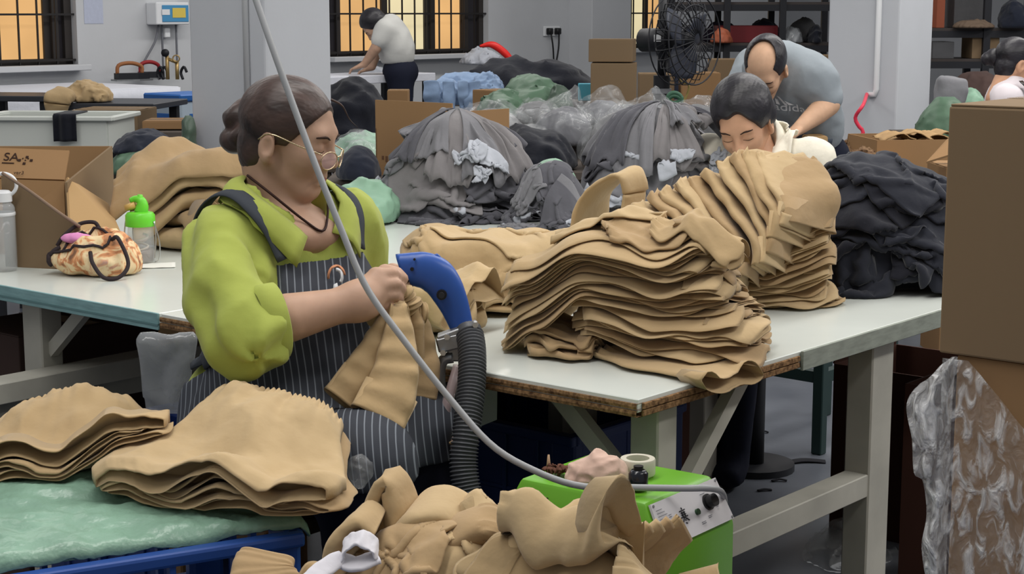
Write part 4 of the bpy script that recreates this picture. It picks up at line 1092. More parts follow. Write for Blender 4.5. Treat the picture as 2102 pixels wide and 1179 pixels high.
core = s_union([s_caps(shR, shL, 0.030), s_ell(Wp(-0.02, 0, -0.10), (0.07, 0.10, 0.10), RT)], 0.04)
mid1 = (shR + wrR) / 2; mid2 = (shL + wrL) / 2
a1f = near(hf1, (shR + elR + wrR) / 3, 0.30); a2f = near(hf2, (shL + elL + wrL) / 3, 0.30)
nkf = near(neckc, NB, 0.24); cof = near(core, NB - UP * 0.08, 0.32)
def skin_f(P):
    d = smin(smin(hw1(P), nkf(P), 0.012), cof(P), 0.02)
    return smin(smin(d, a1f(P), 0.01), a2f(P), 0.01)
gS = relax(surfnet(skin_f, np.array([-0.62, 2.42, 0.76]), np.array([-0.12, 3.10, 1.25]), 0.0036), 1, 0.35)
body = obj('body', gS, SKIN[0], wt, world=True)
hd = add_face(wt, hc, hR, hS, SKIN[0], body)
def hair_bun(P):
    d = np.minimum(s_ell((-0.010, 0, 0.038), (0.105, 0.083, 0.091))(P), s_ell((-0.045, 0, -0.022), (0.060, 0.066, 0.085))(P))
    cut = s_plane((0.084, 0, 0.080), (0.80, 0, -0.60))(P) - 0.012 * np.abs(P[:, 1]) / 0.08
    ear = s_ell((0.012, 0, -0.055), (0.037, 0.12, 0.052))(P)
    return np.maximum(np.maximum(d + strands(P), cut), np.maximum(-ear, -(P[:, 2] + 0.088)))
add_hair(wt, hc, hR, hS, hair_bun, HAIR_B)
bun_c = at(497, 262, d=2.86)
def bun_f(P):
    q = P - bun_c
    a = np.minimum(s_ell(bun_c + np.array([0.006, 0, 0.016]), (0.036, 0.034, 0.032))(P), s_ell(bun_c + np.array([-0.008, 0, -0.022]), (0.032, 0.032, 0.026))(P))
    a = smin(a, s_caps(bun_c + np.array([0.012, -0.028, 0.006]), bun_c + np.array([-0.004, -0.030, -0.014]), 0.014)(P), 0.006)
    a = smin(a, s_caps(bun_c + np.array([0.01, 0, 0.012]), bun_c + np.array([0.075, -0.01, 0.02]), 0.026, 0.032)(P), 0.015)
    return a + 0.0022 * np.sin(60 * q[:, 0] + 90 * q[:, 2] + 6 * perlin(q * 25)) + 0.003 * perlin(q * 40)
obj('hair_bun', surfnet(bun_f, bun_c - 0.07, bun_c + np.array([0.12, 0.07, 0.07]), 0.0035), HAIR_B, wt, world=True)
def G(x, y, z): return hc + hR @ (np.array([x, y, z]) * hS)
obj('hair_strand', tube([G(0.080, 0.0, 0.100), G(0.104, 0.008, 0.092), G(0.122, 0.02, 0.066), G(0.140, 0.03, 0.052)], [0.0022, 0.0016, 0.001, 0.0006], 6, 16), HAIR_B, wt, world=True)
# glasses
M_wire = mat('glasses_metal', rgb(200, 180, 150), 0.25, 0.5, metal=0.9)
M_lens = mat('glasses_lens', rgb(214, 190, 204), 0.05, 0.5, alpha=0.28)
gl = thing('eyeglasses', 'thin metal-rimmed glasses on the woman in green', 'glasses', G(0.11, 0, -0.02))
for s in (-1, 1):
    rim = [G(0.122 - 0.010 * abs(math.cos(t)) * 0 - (0.014 * (s * (0.034 * s + 0.026 * math.cos(t)) - 0.010) / 0.05 if True else 0), s * 0.034 + 0.026 * math.cos(t), -0.020 + 0.0195 * math.sin(t) * (1.05 if math.sin(t) < 0 else 0.9)) for t in np.linspace(0, 2 * PI, 29)]
    obj('rim', tube(rim, 0.0011, 6, cap=False), M_wire, gl, world=True)
    ctr = np.mean(rim[:-1], axis=0)
    obj('lens', (np.vstack([[ctr], rim[:-1]]), [(0, i + 1, (i + 1) % 28 + 1) for i in range(28)]), M_lens, gl, world=True)
    obj('temple', tube([G(0.108, s * 0.061, -0.008), G(0.06, s * 0.076, 0.0), G(-0.005, s * 0.083, 0.010), G(-0.03, s * 0.080, -0.008)], 0.0012, 6, 16), M_wire, gl, world=True)
obj('bridge', tube([G(0.122, -0.008, -0.014), G(0.126, 0, -0.010), G(0.122, 0.008, -0.014)], 0.0012, 6, 8), M_wire, gl, world=True)
# necklace cord
tag(obj('necklace', tube([snap(lambda P: np.minimum(neckc(P), shirt_f(P)), p, 0.003) for p in (Wp(-0.03, -0.065, 0.055), Wp(0.03, -0.062, 0.03), Wp(0.075, -0.028, -0.012), Wp(0.095, 0.0, -0.030), Wp(0.085, 0.03, -0.006), Wp(0.045, 0.06, 0.03))], 0.0022, 6, 40), mat('dark_cord', rgb(48, 28, 24), 0.6, 0.2)), 'dark cord necklace round the neck of the woman in green', 'necklace')
# trousers
pel = Wp(-0.03, 0, -0.40)
thR = [pel + LF * -0.09, pel + LF * -0.10 + FW * 0.30 + UP * 0.02]; thL = [pel + LF * 0.09, pel + LF * 0.06 + FW * 0.25 + UP * 0.025]
pants = s_union([s_ell(pel, (0.13, 0.17, 0.11), RT), s_caps(thR[0], thR[1], 0.090, 0.072), s_caps(thL[0], thL[1], 0.090, 0.072),
                 s_caps(thR[1], thR[1] * [1, 1, 0] + FW * 0.03 + UP * 0.09, 0.072, 0.062), s_caps(thL[1], thL[1] * [1, 1, 0] + FW * 0.03 + UP * 0.09, 0.072, 0.062)], 0.05)
pants_f = lambda P: pants(P) - folds(P, 9, 0.012, 8.0)
obj('trousers', surfnet(pants_f, np.array([-0.78, 2.25, 0.06]), np.array([0.12, 3.16, 0.78]), 0.013), M_navy, wt, world=True)
for k, q in enumerate((thR[1], thL[1])):
    p = q * [1, 1, 0] + FW * 0.05
    g = surfnet(s_and(s_union([s_ell(p + UP * 0.045, (0.05, 0.045, 0.05), RT), s_ell(p + FW * 0.08 + UP * 0.032, (0.09, 0.044, 0.034), RT)], 0.03), s_plane((0, 0, 0.002), (0, 0, -1)), 0.004), p - 0.2, p + 0.2, 0.012)
    obj('shoe', g, mat('black_shoe', rgb(30, 30, 32), 0.5, 0.3), wt, world=True)
# apron: bib and skirt as a shell over shirt and trousers
both = lambda P: smin(np.minimum(trunk(P) - folds(P, 9, 0.006, 3.0), hang(P) + 0.004), pants(P) - folds(P, 9, 0.006, 8.0), 0.05)
def apron_f(P):
    q = P - NB; f = q @ FW; l = q @ LF; u = q[:, 2]
    d = both(P) - 0.007
    lim_b = np.abs(l - 0.01) - np.interp(u, [-0.36, -0.24, -0.08], [0.235, 0.16, 0.098])
    bib = np.maximum(np.maximum(lim_b, u + 0.058), -(f + np.interp(u, [-0.5, -0.30, -0.22, -0.1], [0.14, 0.13, 0.02, 0.0])))
    skirt_ = np.maximum(np.maximum(f - 0.17, -(u + 0.47)), np.abs(l + 0.01) - 0.21)
    reg = np.minimum(np.maximum(bib, -(u + 0.40)), np.maximum(skirt_, u + 0.30))
    reg = np.maximum(reg, -(f + 0.145))
    sl = -(slv(P) - 0.004)
    return np.maximum(np.maximum(d, reg), sl)
obj('apron', relax(surfnet(apron_f, np.array([-0.74, 2.36, 0.50]), np.array([0.02, 3.08, 0.94]), 0.0055), 3, 0.5), M_apron, wt, world=True)
M_strap = mat('apron_strap', rgb(62, 66, 72), 0.85, 0.15, bump=0.3, bscale=300)
obj('strap', strip_on(shirt_smooth, [Wp(0.11, -0.085, -0.060), Wp(0.09, -0.092, -0.03), Wp(0.04, -0.108, 0.01), Wp(-0.03, -0.108, 0.02), Wp(-0.09, -0.11, -0.04), Wp(-0.12, -0.12, -0.12)], 0.030, 40, 0.008), M_strap, wt, world=True)
obj('strap', strip_on(shirt_smooth, [Wp(0.11, 0.09, -0.060), Wp(0.09, 0.10, -0.03), Wp(0.03, 0.11, 0.01), Wp(-0.05, 0.11, 0.0), Wp(-0.12, 0.10, -0.12)], 0.030, 40, 0.008), M_strap, wt, world=True)
obj('waist_tie', strip_on(both, [Wp(-0.02, -0.22, -0.225), Wp(-0.09, -0.17, -0.245), Wp(-0.15, -0.06, -0.25), Wp(-0.16, 0.02, -0.25)], 0.03, 24, 0.012), M_strap, wt, world=True)
# round emblem with a white figure on the bib
em = snap(both, at(710, 560, d=2.72), 0.012)
eN = unit(np.array([0.55, -0.8, 0.1])); eX = unit(np.cross([0, 0, 1], eN)); eY = np.cross(eN, eX)
def emb(out, off): 
    pts = np.array([em + eX * x + eY * y + eN * off for x, y in out]); pts2 = pts - eN * 0.002; n = len(out)
    return np.vstack([pts, pts2]), [tuple(range(n)), tuple(range(2 * n - 1, n - 1, -1))] + [(i, n + i, n + (i + 1) % n, (i + 1) % n) for i in range(n)]
arc = lambda a, b, r, n=14: [(r * math.cos(t), r * 1.2 * math.sin(t)) for t in np.linspace(a, b, n)]
obj('emblem_arc', emb(arc(0.1, PI + 0.1, 0.017) + arc(PI + 0.1, 0.1, 0.0135), 0.004), mat('emblem_orange', rgb(196, 138, 104), 0.7, 0.2), wt, world=True)
obj('emblem_ring', emb(arc(-0.9, 1.6, 0.0125) + arc(1.6, -0.9, 0.0075), 0.004), mat('emblem_white', rgb(214, 216, 218), 0.7, 0.2), wt, world=True)
obj('emblem_drop', emb([(-0.006, -0.012), (0.0, -0.010), (0.002, -0.02), (-0.003, -0.027), (-0.009, -0.022)], 0.004), MATS['emblem_white'], wt, world=True)
# stool
sp = pel * [1, 1, 0]
st = thing('stool', 'low wooden stool under the woman in green', 'stool', sp, ROOM)
M_wood = mat('stool_wood', rgb(120, 92, 62), 0.6, 0.3, var=0.25, vscale=8, stretch=(1, 8, 1))
zs = float(pel[2] - 0.105)
obj('seat', box(0, 0, zs - 0.015, 0.28, 0.32, 0.03, 0.006, 2), M_wood, st, smooth=False)
for x in (-0.11, 0.11):
    for y in (-0.13, 0.13): obj('leg', box(x, y, (zs - 0.03) / 2, 0.035, 0.035, zs - 0.03, 0.003), M_wood, st, smooth=False)
# ------------------------------------------------------------------ thread-suction tool
M_blue = mat('blue_plastic', rgb(44, 82, 158), 0.35, 0.45, var=0.05, vscale=10)
M_steel = mat('brushed_steel', rgb(150, 152, 154), 0.38, 0.5, metal=0.75, var=0.1, vscale=30)
M_hose = mat('grey_hose', rgb(74, 76, 80), 0.45, 0.4)
M_blk = mat('black_plastic', rgb(24, 24, 26), 0.4, 0.4)
dT = 2.755
nz = thing('suction_handpiece', 'blue plastic suction handpiece bent towards the woman\'s hands', 'tool', at(940, 690, d=dT))
pth = [at(948, 672, d=dT), at(930, 622, d=dT), at(906, 578, d=dT), at(880, 558, d=dT), at(846, 552, d=dT), at(822, 551, d=dT)]
rad = [0.0185, 0.0225, 0.0270, 0.0300, 0.0285, 0.0225]
S_ = spline(pth, 40); rr_ = np.interp(np.linspace(0, 1, 40), np.linspace(0, 1, 6), rad)
# flattened body: taller in the picture plane than deep, mouth cut slanting
Tn = np.gradient(S_, axis=0); Tn /= np.linalg.norm(Tn, axis=1)[:, None]
V = []; nn_ = 28
for i in range(40):
    u = unit(np.cross(Tn[i], [0, 1, 0])); w = np.array([0, 1.0, 0])
    for k in range(nn_):
        t = 2 * PI * k / nn_; c_, s_ = math.cos(t), math.sin(t)
        V.append(S_[i] + rr_[i] * (1.05 * np.sign(c_) * abs(c_) ** 0.8 * u + 0.72 * np.sign(s_) * abs(s_) ** 0.8 * w))
V = np.array(V); G_ = V.reshape(40, nn_, 3)
sl = (G_[-1] - S_[-1]) @ np.array([0, 0, 1.0]); G_[-1] += np.outer(sl * 0.35, [-1, 0, 0]); G_[-2] += np.outer(((G_[-2] - S_[-2]) @ np.array([0, 0, 1.0])) * 0.2, [-1, 0, 0])
inner = S_[-1] + (G_[-1] - S_[-1]) * 0.82; inner2 = inner - Tn[-1] * 0.03
V = np.vstack([G_.reshape(-1, 3), inner, inner2]); Fc = grid_faces(42, nn_, True) + [tuple(range(nn_ - 1, -1, -1)), tuple(41 * nn_ + k for k in range(nn_))]
obj('housing', (V, Fc), M_blue, nz, world=True)
def knob(px, py, r, h, m, name):
    p = at(px, py, d=dT - 0.018); obj(name, xf(cyl(r, h, 20), R=frame([1, 0, 0], [0, 0, 1], [0, -1, 0]), loc=p), m, nz, world=True, ang=40)
knob(907, 604, 0.0085, 0.010, M_blk, 'switch'); knob(907, 604, 0.005, 0.014, mat('dark_rubber', rgb(44, 44, 46), 0.6, 0.3), 'switch_button')
knob(851, 532, 0.002, 0.006, M_blk, 'screw'); knob(846, 552, 0.003, 0.006, M_blk, 'screw'); knob(838, 577, 0.002, 0.006, M_blk, 'screw')
obj('hook', tube([at(890, 532, d=dT), at(896, 524, d=dT), at(906, 534, d=dT)], 0.003, 8, 10), M_blue, nz, world=True)
# bracket clamped to the table edge
br = thing('clamp_bracket', 'grey metal clamp holding the handpiece to the table edge', 'clamp', at(935, 745, d=2.74))
d1 = 2.735
obj('cross_bar', bar(at(900, 697, d=d1), at(980, 668, d=d1), 0.030, 0.016, bev=0.002), M_steel, br, world=True, smooth=False)
obj('upper_jaw', bar(at(898, 708, d=d1), at(946, 696, d=d1), 0.032, 0.026, bev=0.003), M_steel, br, world=True, smooth=False)
obj('post', bar(at(934, 690, d=d1 + 0.01), at(934, 740, d=d1 + 0.01), 0.026, 0.026, up=(0, 1, 0), bev=0.003), M_steel, br, world=True, smooth=False)
obj('c_frame', tube([at(930, 734, d=d1), at(912, 738, d=d1), at(904, 756, d=d1), at(904, 790, d=d1), at(912, 812, d=d1), at(934, 816, d=d1)], 0.0095, 10, 30), M_steel, br, world=True)
obj('clamp_screw', join(tube([at(934, 816, d=d1), at(934, 772, d=d1)], 0.005, 8)), M_steel, br, world=True)
for px, py in ((918, 690), (976, 665), (910, 722)): obj('bolt', xf(cyl(0.0052, 0.012, 6), R=frame([1, 0, 0], [0, 0, 1], [0, -1, 0]), loc=at(px, py, d=d1 - 0.014)), mat('bolt_steel', rgb(190, 192, 194), 0.3, 0.5, metal=0.9), br, world=True, smooth=False)
# corrugated hose down to the floor and across to the machine
hp = [at(962, 676, d=2.735), at(969, 720, d=2.70), at(968, 790, d=2.66), at(958, 880, d=2.62), at(952, 960, d=2.60), at(968, 1040, d=2.58), at(1000, 1090, d=2.55), at(1040, 1150, d=2.50)]
n_ = 420; Hs = spline(hp, n_)
hr = 0.0215 + 0.0022 * np.sin(np.arange(n_) * 2 * PI / 6.0)
hr = np.where(np.arange(n_) < 12, 0.021, hr)
tag(obj('corrugated_hose', tube(Hs, hr, 20), M_hose), 'grey corrugated suction hose hanging from the blue handpiece', 'hose')
# clear tube behind the hose
tag(obj('clear_tube', tube([at(940, 752, d=2.72), at(926, 800, d=2.70), at(914, 850, d=2.68), at(922, 900, d=2.66), at(944, 950, d=2.66), at(962, 1010, d=2.66)], 0.0085, 12, 50), mat('clear_pvc', rgb(196, 176, 176), 0.12, 0.5, alpha=0.5)), 'clear plastic tube looped beside the grey hose', 'tube')
# power cord from the ceiling to the green machine
pc = [at(515, -30, d=2.45), at(560, 100, d=2.42), at(607, 230, d=2.40), at(650, 345, d=2.38), at(700, 470, d=2.36), at(752, 590, d=2.34), at(830, 700, d=2.32), at(920, 815, d=2.30), at(1010, 915, d=2.28), at(1100, 968, d=2.27), at(1190, 998, z=0.684), at(1290, 1001, z=0.682), at(1400, 1003, z=0.681), at(1456, 1003, z=0.681), at(1482, 1012, z=0.655), at(1488, 1040, d=2.46)]
dirc = unit(pc[0] - pc[1]); CORD = [pc[0] + dirc * k for k in (2.0, 1.5, 1.0, 0.5)] + pc
tag(obj('power_cord', tube(CORD, 0.0048, 10, 220), mat('grey_cord', rgb(150, 152, 154), 0.4, 0.4)), 'thin grey power cord drooping from the ceiling to the green machine', 'cord')
# ------------------------------------------------------------------ shorts in the woman's hands
n_, m_ = 34, 40
u = np.linspace(0, 1, n_)[:, None]; v = np.linspace(0, 1, m_)[None]
A0 = at(772, 646, d=2.66); A1 = at(868, 632, d=2.72)
w_ = 0.40; l_ = 0.27
cx_ = 0.5 + 0.5 * (v - 0.5) * (0.55 + 1.25 * u)
P0_ = A0 * (1 - v[..., None]) * 1 + A1 * v[..., None] + u[..., None] * np.array([-0.02, -0.03, -l_ * 0.96])
ph_ = 2 * PI * 3.0 * v + 0.6
P0_ = P0_ + np.stack([(v - 0.55) * u * 0.20, 0.022 * np.sin(ph_) * (0.5 + 0.5 * u) + 0 * v, 0 * u * v], -1)
fl_h = Field(-0.6, 0.3, 2.2, 3.1, 0.01, 0.645)
pin = np.zeros((n_, m_), bool); pin[0] = True
Ph = drape(P0_, (l_ / (n_ - 1), w_ / (m_ - 1)), fl_h, steps=70, iters=6, bend=0.35, pin=pin)
hs = thing('tan_shorts', 'tan shorts hanging from the woman\'s hands at the blue nozzle', 'shorts', A0 * [1, 1, 0] + [0, 0, 0.65])
obj('leg_panel', sheet(refine(Ph, 2), 0.004), TAN[2], hs, world=True)
# gathered waistband bunched in the fists
wb = [A0 + np.array([0.0, 0.0, -0.012]), at(800, 622, d=2.70), at(826, 600, d=2.70), at(836, 612, d=2.705), at(846, 640, d=2.71), A1 + np.array([0.0, 0, -0.01])]
n2_ = 120; Wb = spline(wb, n2_); rb = 0.016 + 0.0035 * np.sin(np.arange(n2_) * 0.9) + 0.004 * np.sin(np.arange(n2_) * 0.23)
obj('waistband', tube(Wb, rb, 14), TAN[0], hs, world=True)
g = flat_tube([at(832, 610, d=2.715), at(850, 680, d=2.715), at(862, 760, d=2.70), at(858, 820, d=2.68)], unit(np.array([1, 0.4, 0])), [0.014, 0.03, 0.034, 0.03], [0.010, 0.016, 0.016, 0.014], n=40, m=30, wr=0.008, wf=18, ruffle=0.004, seed=77, wav=0.002)
obj('leg_panel', g, TAN[2], hs, world=True)
g = flat_tube([at(812, 622, d=2.67), at(790, 700, d=2.645), at(745, 790, d=2.61), at(712, 836, d=2.59)], unit(np.array([1, 0.5, 0.2])), [0.016, 0.032, 0.042, 0.046], [0.012, 0.018, 0.018, 0.016], n=44, m=36, wr=0.010, wf=12, ruffle=0.004, seed=78, wav=0.003)
obj('leg_panel', g, TAN[0], hs, world=True)
g = flat_tube([at(815, 628, d=2.655), at(818, 710, d=2.63), at(805, 800, d=2.59), at(775, 862, d=2.56)], unit(np.array([1, 0.35, 0.1])), [0.016, 0.03, 0.040, 0.046], [0.012, 0.018, 0.02, 0.018], n=44, m=36, wr=0.010, wf=12, ruffle=0.004, seed=79, wav=0.003)
obj('leg_panel', g, TAN[0], hs, world=True)

# ------------------------------------------------------------------ green machine
M_lime = mat('lime_enamel', rgb(104, 168, 44), 0.35, 0.45, var=0.06, vscale=6, bump=0.04, bscale=60)
M_panel = mat('white_panel', rgb(206, 204, 206), 0.45, 0.35, var=0.03, vscale=20)
# measured corners: right front end with a slanting panel
zt = 0.668
mc = at(1323, 1033, z=zt)                       # near right corner of the top
e1 = unit(at(1068, 982, z=zt) - mc)             # along the long top edge, to the left
e2 = unit(at(1460, 976, z=zt) - mc)             # along the panel's top edge, to the right and away
Lm = np.linalg.norm(at(1068, 982, z=zt) - mc); Wm = np.linalg.norm(at(1460, 976, z=zt) - mc)
gm = thing('suction_machine', 'lime green thread suction machine with a white control panel', 'machine', (mc + e1 * Lm / 2 + e2 * Wm / 2) * [1, 1, 0])
out = -unit(e1 + 0 * e2)                        # panel looks this way
def MP(a, b, z, o=0.0): return mc + e1 * a + e2 * b - e1 * o + np.array([0, 0, z - zt])
o_p = 0.034; zp = zt - 0.066; sd = -0.012
V = [MP(0, 0, zt), MP(0, Wm, zt), MP(Lm, Wm, zt), MP(Lm, 0, zt),
     MP(0, sd, zp, o_p), MP(0, Wm - sd, zp, o_p), MP(Lm + 0.03, Wm - sd, zp), MP(Lm + 0.03, sd, zp),
     MP(0, sd, 0.02, o_p), MP(0, Wm - sd, 0.02, o_p), MP(Lm + 0.03, Wm - sd, 0.02), MP(Lm + 0.03, sd, 0.02)]
Fc = [(0, 1, 2, 3), (3, 2, 6, 7), (1, 0, 4, 5), (2, 1, 5, 6), (0, 3, 7, 4), (4, 7, 11, 8), (5, 4, 8, 9), (6, 5, 9, 10), (7, 6, 10, 11), (11, 10, 9, 8)]
bm = bmesh.new(); vs = [bm.verts.new(tuple(v)) for v in V]
for f in Fc: bm.faces.new([vs[i] for i in f])
bmesh.ops.recalc_face_normals(bm, faces=bm.faces[:]); bmesh.ops.bevel(bm, geom=bm.edges[:], offset=0.006, segments=2, affect='EDGES', profile=0.5)
obj('cabinet', from_bm(bm), M_lime, gm, world=True, ang=25)
pu = unit(V[1] - V[0]); pv = unit(V[0] - V[4] - ((V[0] - V[4]) @ pu) * pu); pn = np.cross(pu, pv); pn = pn if pn @ (-e1) > 0 else -pn
Hp = np.linalg.norm((V[0] - V[4]) - ((V[0] - V[4]) @ pu) * pu)
def PP(a, b, o=0.0): return V[4] + (V[5] - V[4]) * a + pv * Hp * b + pu * 0 + pn * o
pan = [PP(0.04, 0.06, 0.002), PP(0.96, 0.06, 0.002), PP(0.93, 0.93, 0.002), PP(0.07, 0.93, 0.002)]
pan2 = [p + pn * 0.004 for p in pan]
cp_ = obj('control_panel', (np.array(pan + pan2), [(4, 5, 6, 7), (0, 1, 5, 4), (1, 2, 6, 5), (2, 3, 7, 6), (3, 0, 4, 7)]), M_panel, gm, world=True, smooth=False)
def disc(a, b, r, h, m, name, par, n=24):
    return obj(name, xf(cyl(r, h, n), R=frame(pu, np.cross(pn, pu), pn), loc=PP(a, b, 0.006)), m, par, world=True, ang=40)
disc(0.72, 0.55, 0.0120, 0.003, M_blk, 'dial_base', cp_); disc(0.72, 0.55, 0.0095, 0.014, M_blk, 'dial', cp_); disc(0.55, 0.46, 0.0045, 0.004, mat('lamp_green', rgb(34, 64, 40), 0.3, 0.5), 'pilot_lamp', cp_)
for a, b in ((0.09, 0.88), (0.91, 0.88), (0.06, 0.1), (0.94, 0.1)): disc(a, b, 0.002, 0.0015, M_steel, 'screw', cp_, 10)
M_ink = mat('black_ink', rgb(40, 40, 44), 0.6, 0.2); M_inkg = mat('grey_ink', rgb(120, 122, 128), 0.6, 0.2)
def stroke(par, pts, w, m):
    Pq = [PP(a, b, 0.0068) for a, b in pts]
    return tube(Pq, w, 5)
# brushed character and the small printed lines
ch = [[(0.385, 0.66), (0.388, 0.62)], [(0.35, 0.60), (0.42, 0.605)], [(0.365, 0.56), (0.41, 0.56)], [(0.36, 0.52), (0.415, 0.52)], [(0.375, 0.58), (0.372, 0.48)], [(0.40, 0.58), (0.402, 0.48)], [(0.345, 0.475), (0.43, 0.475)], [(0.387, 0.47), (0.35, 0.38)], [(0.39, 0.46), (0.43, 0.38)], [(0.385, 0.42), (0.39, 0.40)], [(0.38, 0.36), (0.395, 0.34)]]
obj('painted_character', join(*[stroke(cp_, s, 0.0008, M_ink) for s in ch]), M_ink, cp_, world=True)
ln = []
for k in range(6): ln.append(stroke(cp_, [(0.10, 0.78 - 0.06 * k), (0.17 + 0.02 * (k % 3), 0.78 - 0.06 * k)], 0.0004, M_inkg))
for a, b, w in ((0.56, 0.24, 0.05), (0.56, 0.21, 0.05), (0.66, 0.30, 0.05), (0.66, 0.27, 0.04), (0.80, 0.40, 0.03), (0.66, 0.74, 0.06), (0.22, 0.62, 0.03), (0.22, 0.58, 0.03)): ln.append(stroke(cp_, [(a, b), (a + w, b)], 0.0005, M_inkg))
obj('printed_lines', join(*ln), M_inkg, cp_, world=True)
# vent slots on the long side
sN = unit(np.cross(V[3] - V[0], V[4] - V[0])); sN = sN if sN[1] < 0 else -sN
for k in range(4):
    p = V[0] + (V[3] - V[0]) * (0.86 - 0.034 * k) + (V[7] - V[3]) * 0.0
    dn_ = unit((V[7] - V[3]) * 0.6 + (V[4] - V[0]) * 0.0 + np.array([0, 0, -0.05]))
    a_ = p + unit(V[7] - V[3] - e1 * 0.03) * 0.020 + sN * 0.0006; b_ = p + unit(V[7] - V[3] - e1 * 0.03) * 0.052 + sN * 0.0006
    obj('vent_slot', bar(a_, b_, 0.0022, 0.002, up=tuple(sN)), M_blk, gm, world=True, smooth=False)
# raised edge of the tool tray on top
obj('top_tray', box(0, 0, 0, 0.09, 0.05, 0.004, 0.0015), mat('lime_shadow', rgb(92, 152, 40), 0.4, 0.4), gm) if False else None
# things lying on the machine
def M2(px, py, z=None): return at(px, py, z=zt + 0.004 if z is None else z)
cc = M2(1225, 985)
RAGPOS = cc
rp = M2(1312, 985)
tag(obj('tape_roll', xf(lathe([(0.017, 0), (0.025, 0), (0.026, 0.002), (0.026, 0.022), (0.025, 0.024), (0.017, 0.024), (0.017, 0)], 32), loc=rp + np.array([0, 0.03, 0])), mat('ivory_tape', rgb(196, 192, 176), 0.4, 0.4), ang=40), 'ivory roll of tape behind the pink rag on the machine', 'tape roll')
bt = thing('small_bottle', 'small black bottle beside the pink rag on the machine', 'bottle', M2(1310, 1003))
obj('bottle_body', lathe([(0.0, 0), (0.013, 0), (0.014, 0.003), (0.014, 0.022), (0.010, 0.027), (0.0, 0.027)], 18), mat('black_gloss', rgb(20, 22, 30), 0.2, 0.5), bt)
obj('bottle_cap', cyl(0.007, 0.006, 14, z0=0.027), M_blk, bt, ang=40)
sc_ = M2(1150, 975)
Rq = random.Random(9); gg = []
for k in range(30):
    p = sc_ + np.array([Rq.uniform(-0.02, 0.03), Rq.uniform(-0.008, 0.02), 0.002])
    q = p + np.array([Rq.uniform(-0.009, 0.009), Rq.uniform(-0.006, 0.006), Rq.uniform(0.001, 0.008)])
    gg.append(flat_tube([p, (p + q) / 2 + np.array([0, 0, 0.004]), q], (0, 1, 0.2), 0.005, 0.0018, n=8, m=8, wr=0.003, wf=60, seed=k, open_end=False))
tag(obj('fabric_scraps', join(*gg), mat('brown_scrap', rgb(98, 66, 54), 0.9, 0.1, var=0.5, vscale=60)), 'small brown fabric trimmings on the left end of the green machine', 'scraps', kind='stuff')
lever = thing('tan_lever', 'small pointed tan lever at the rear left of the machine', 'lever', M2(1126, 968))
obj('lever_arm', tube([(0, 0, 0), (0.0, 0.0, 0.025)], [0.004, 0.0015], 8), mat('tan_plastic', rgb(170, 140, 110), 0.5, 0.3), lever)
# ------------------------------------------------------------------ foreground
M_crate = mat('blue_crate_plastic', rgb(38, 72, 140), 0.4, 0.4, var=0.08, vscale=6)
M_tote = mat('navy_tote_plastic', rgb(22, 40, 88), 0.45, 0.35, var=0.1, vscale=4)
M_sack = mat('green_woven_poly', rgb(126, 160, 140), 0.34, 0.5, var=0.2, vscale=12, bump=0.5, bscale=260, bump2=1.0, b2scale=34)
M_card = mat('cardboard', rgb(150, 118, 84), 0.85, 0.15, var=0.06, vscale=3, bump=0.12, bscale=90, stretch=(1, 1, 0.08))
M_card_d = mat('cardboard_dull', rgb(128, 108, 84), 0.85, 0.15, var=0.06, vscale=3, bump=0.12, bscale=90, stretch=(1, 1, 0.08))
M_card_l = mat('cardboard_light', rgb(178, 146, 104), 0.85, 0.15, var=0.06, vscale=3, bump=0.12, bscale=90, stretch=(1, 1, 0.08))
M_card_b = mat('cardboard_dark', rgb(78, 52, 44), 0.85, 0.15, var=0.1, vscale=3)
M_tape = mat('packing_tape', rgb(150, 120, 84), 0.25, 0.5, alpha=0.55)
def crate(name, label, loc, rz, L, W, H, m, nv=6, nh=3, group=None, solid=False):
    """loc = centre of the bottom; local x is the length"""
    t = thing(name, label, 'crate', loc, rz, group)
    th = 0.012
    rim = join(box(0, -W / 2, H - 0.01, L + 0.02, 0.026, 0.02, 0.005, 2), box(0, W / 2, H - 0.01, L + 0.02, 0.026, 0.02, 0.005, 2), box(-L / 2, 0, H - 0.01, 0.026, W, 0.02, 0.005, 2), box(L / 2, 0, H - 0.01, 0.026, W, 0.02, 0.005, 2))
    obj('rim', rim, m, t, smooth=False)
    obj('base', box(0, 0, 0.012, L, W, 0.024, 0.004), m, t, smooth=False)
    for x in (-1, 1):
        for y in (-1, 1): obj('corner_post', box(x * (L / 2 - 0.02), y * (W / 2 - 0.012), H / 2, 0.055, 0.034, H - 0.02, 0.008, 2), m, t, smooth=False)
    def mk(me_name, geo): return mesh(me_name, geo[0], geo[1], m, False)
    if solid:
        for y in (-1, 1): obj('side_wall', box(0, y * W / 2, H / 2, L - 0.02, 0.006, H - 0.04), m, t, smooth=False)
        for x in (-1, 1): obj('side_wall', box(x * L / 2, 0, H / 2, 0.006, W - 0.02, H - 0.04), m, t, smooth=False)
    mv = mk('rib', box(0, 0, 0, 0.009, 0.016, H - 0.03, 0.001)); mh = mk('rail', box(0, 0, 0, L - 0.06, 0.012, 0.008, 0.001)); mh2 = mk('rail', box(0, 0, 0, 0.012, W - 0.06, 0.008, 0.001))
    for y in (-1, 1):
        for k in range(1, nv + 1): o = link('rib', mv, t, (-L / 2 + k * L / (nv + 1), y * W / 2, H / 2))
        for k in range(1, nh + 1): link('rail', mh, t, (0, y * W / 2, 0.02 + k * (H - 0.06) / (nh + 1)))
    for x in (-1, 1):
        for k in range(1, 4): link('rib', mv, t, (x * L / 2, -W / 2 + k * W / 4, H / 2))
        for k in range(1, nh + 1): link('rail', mh2, t, (x * L / 2, 0, 0.02 + k * (H - 0.06) / (nh + 1)))
    return t
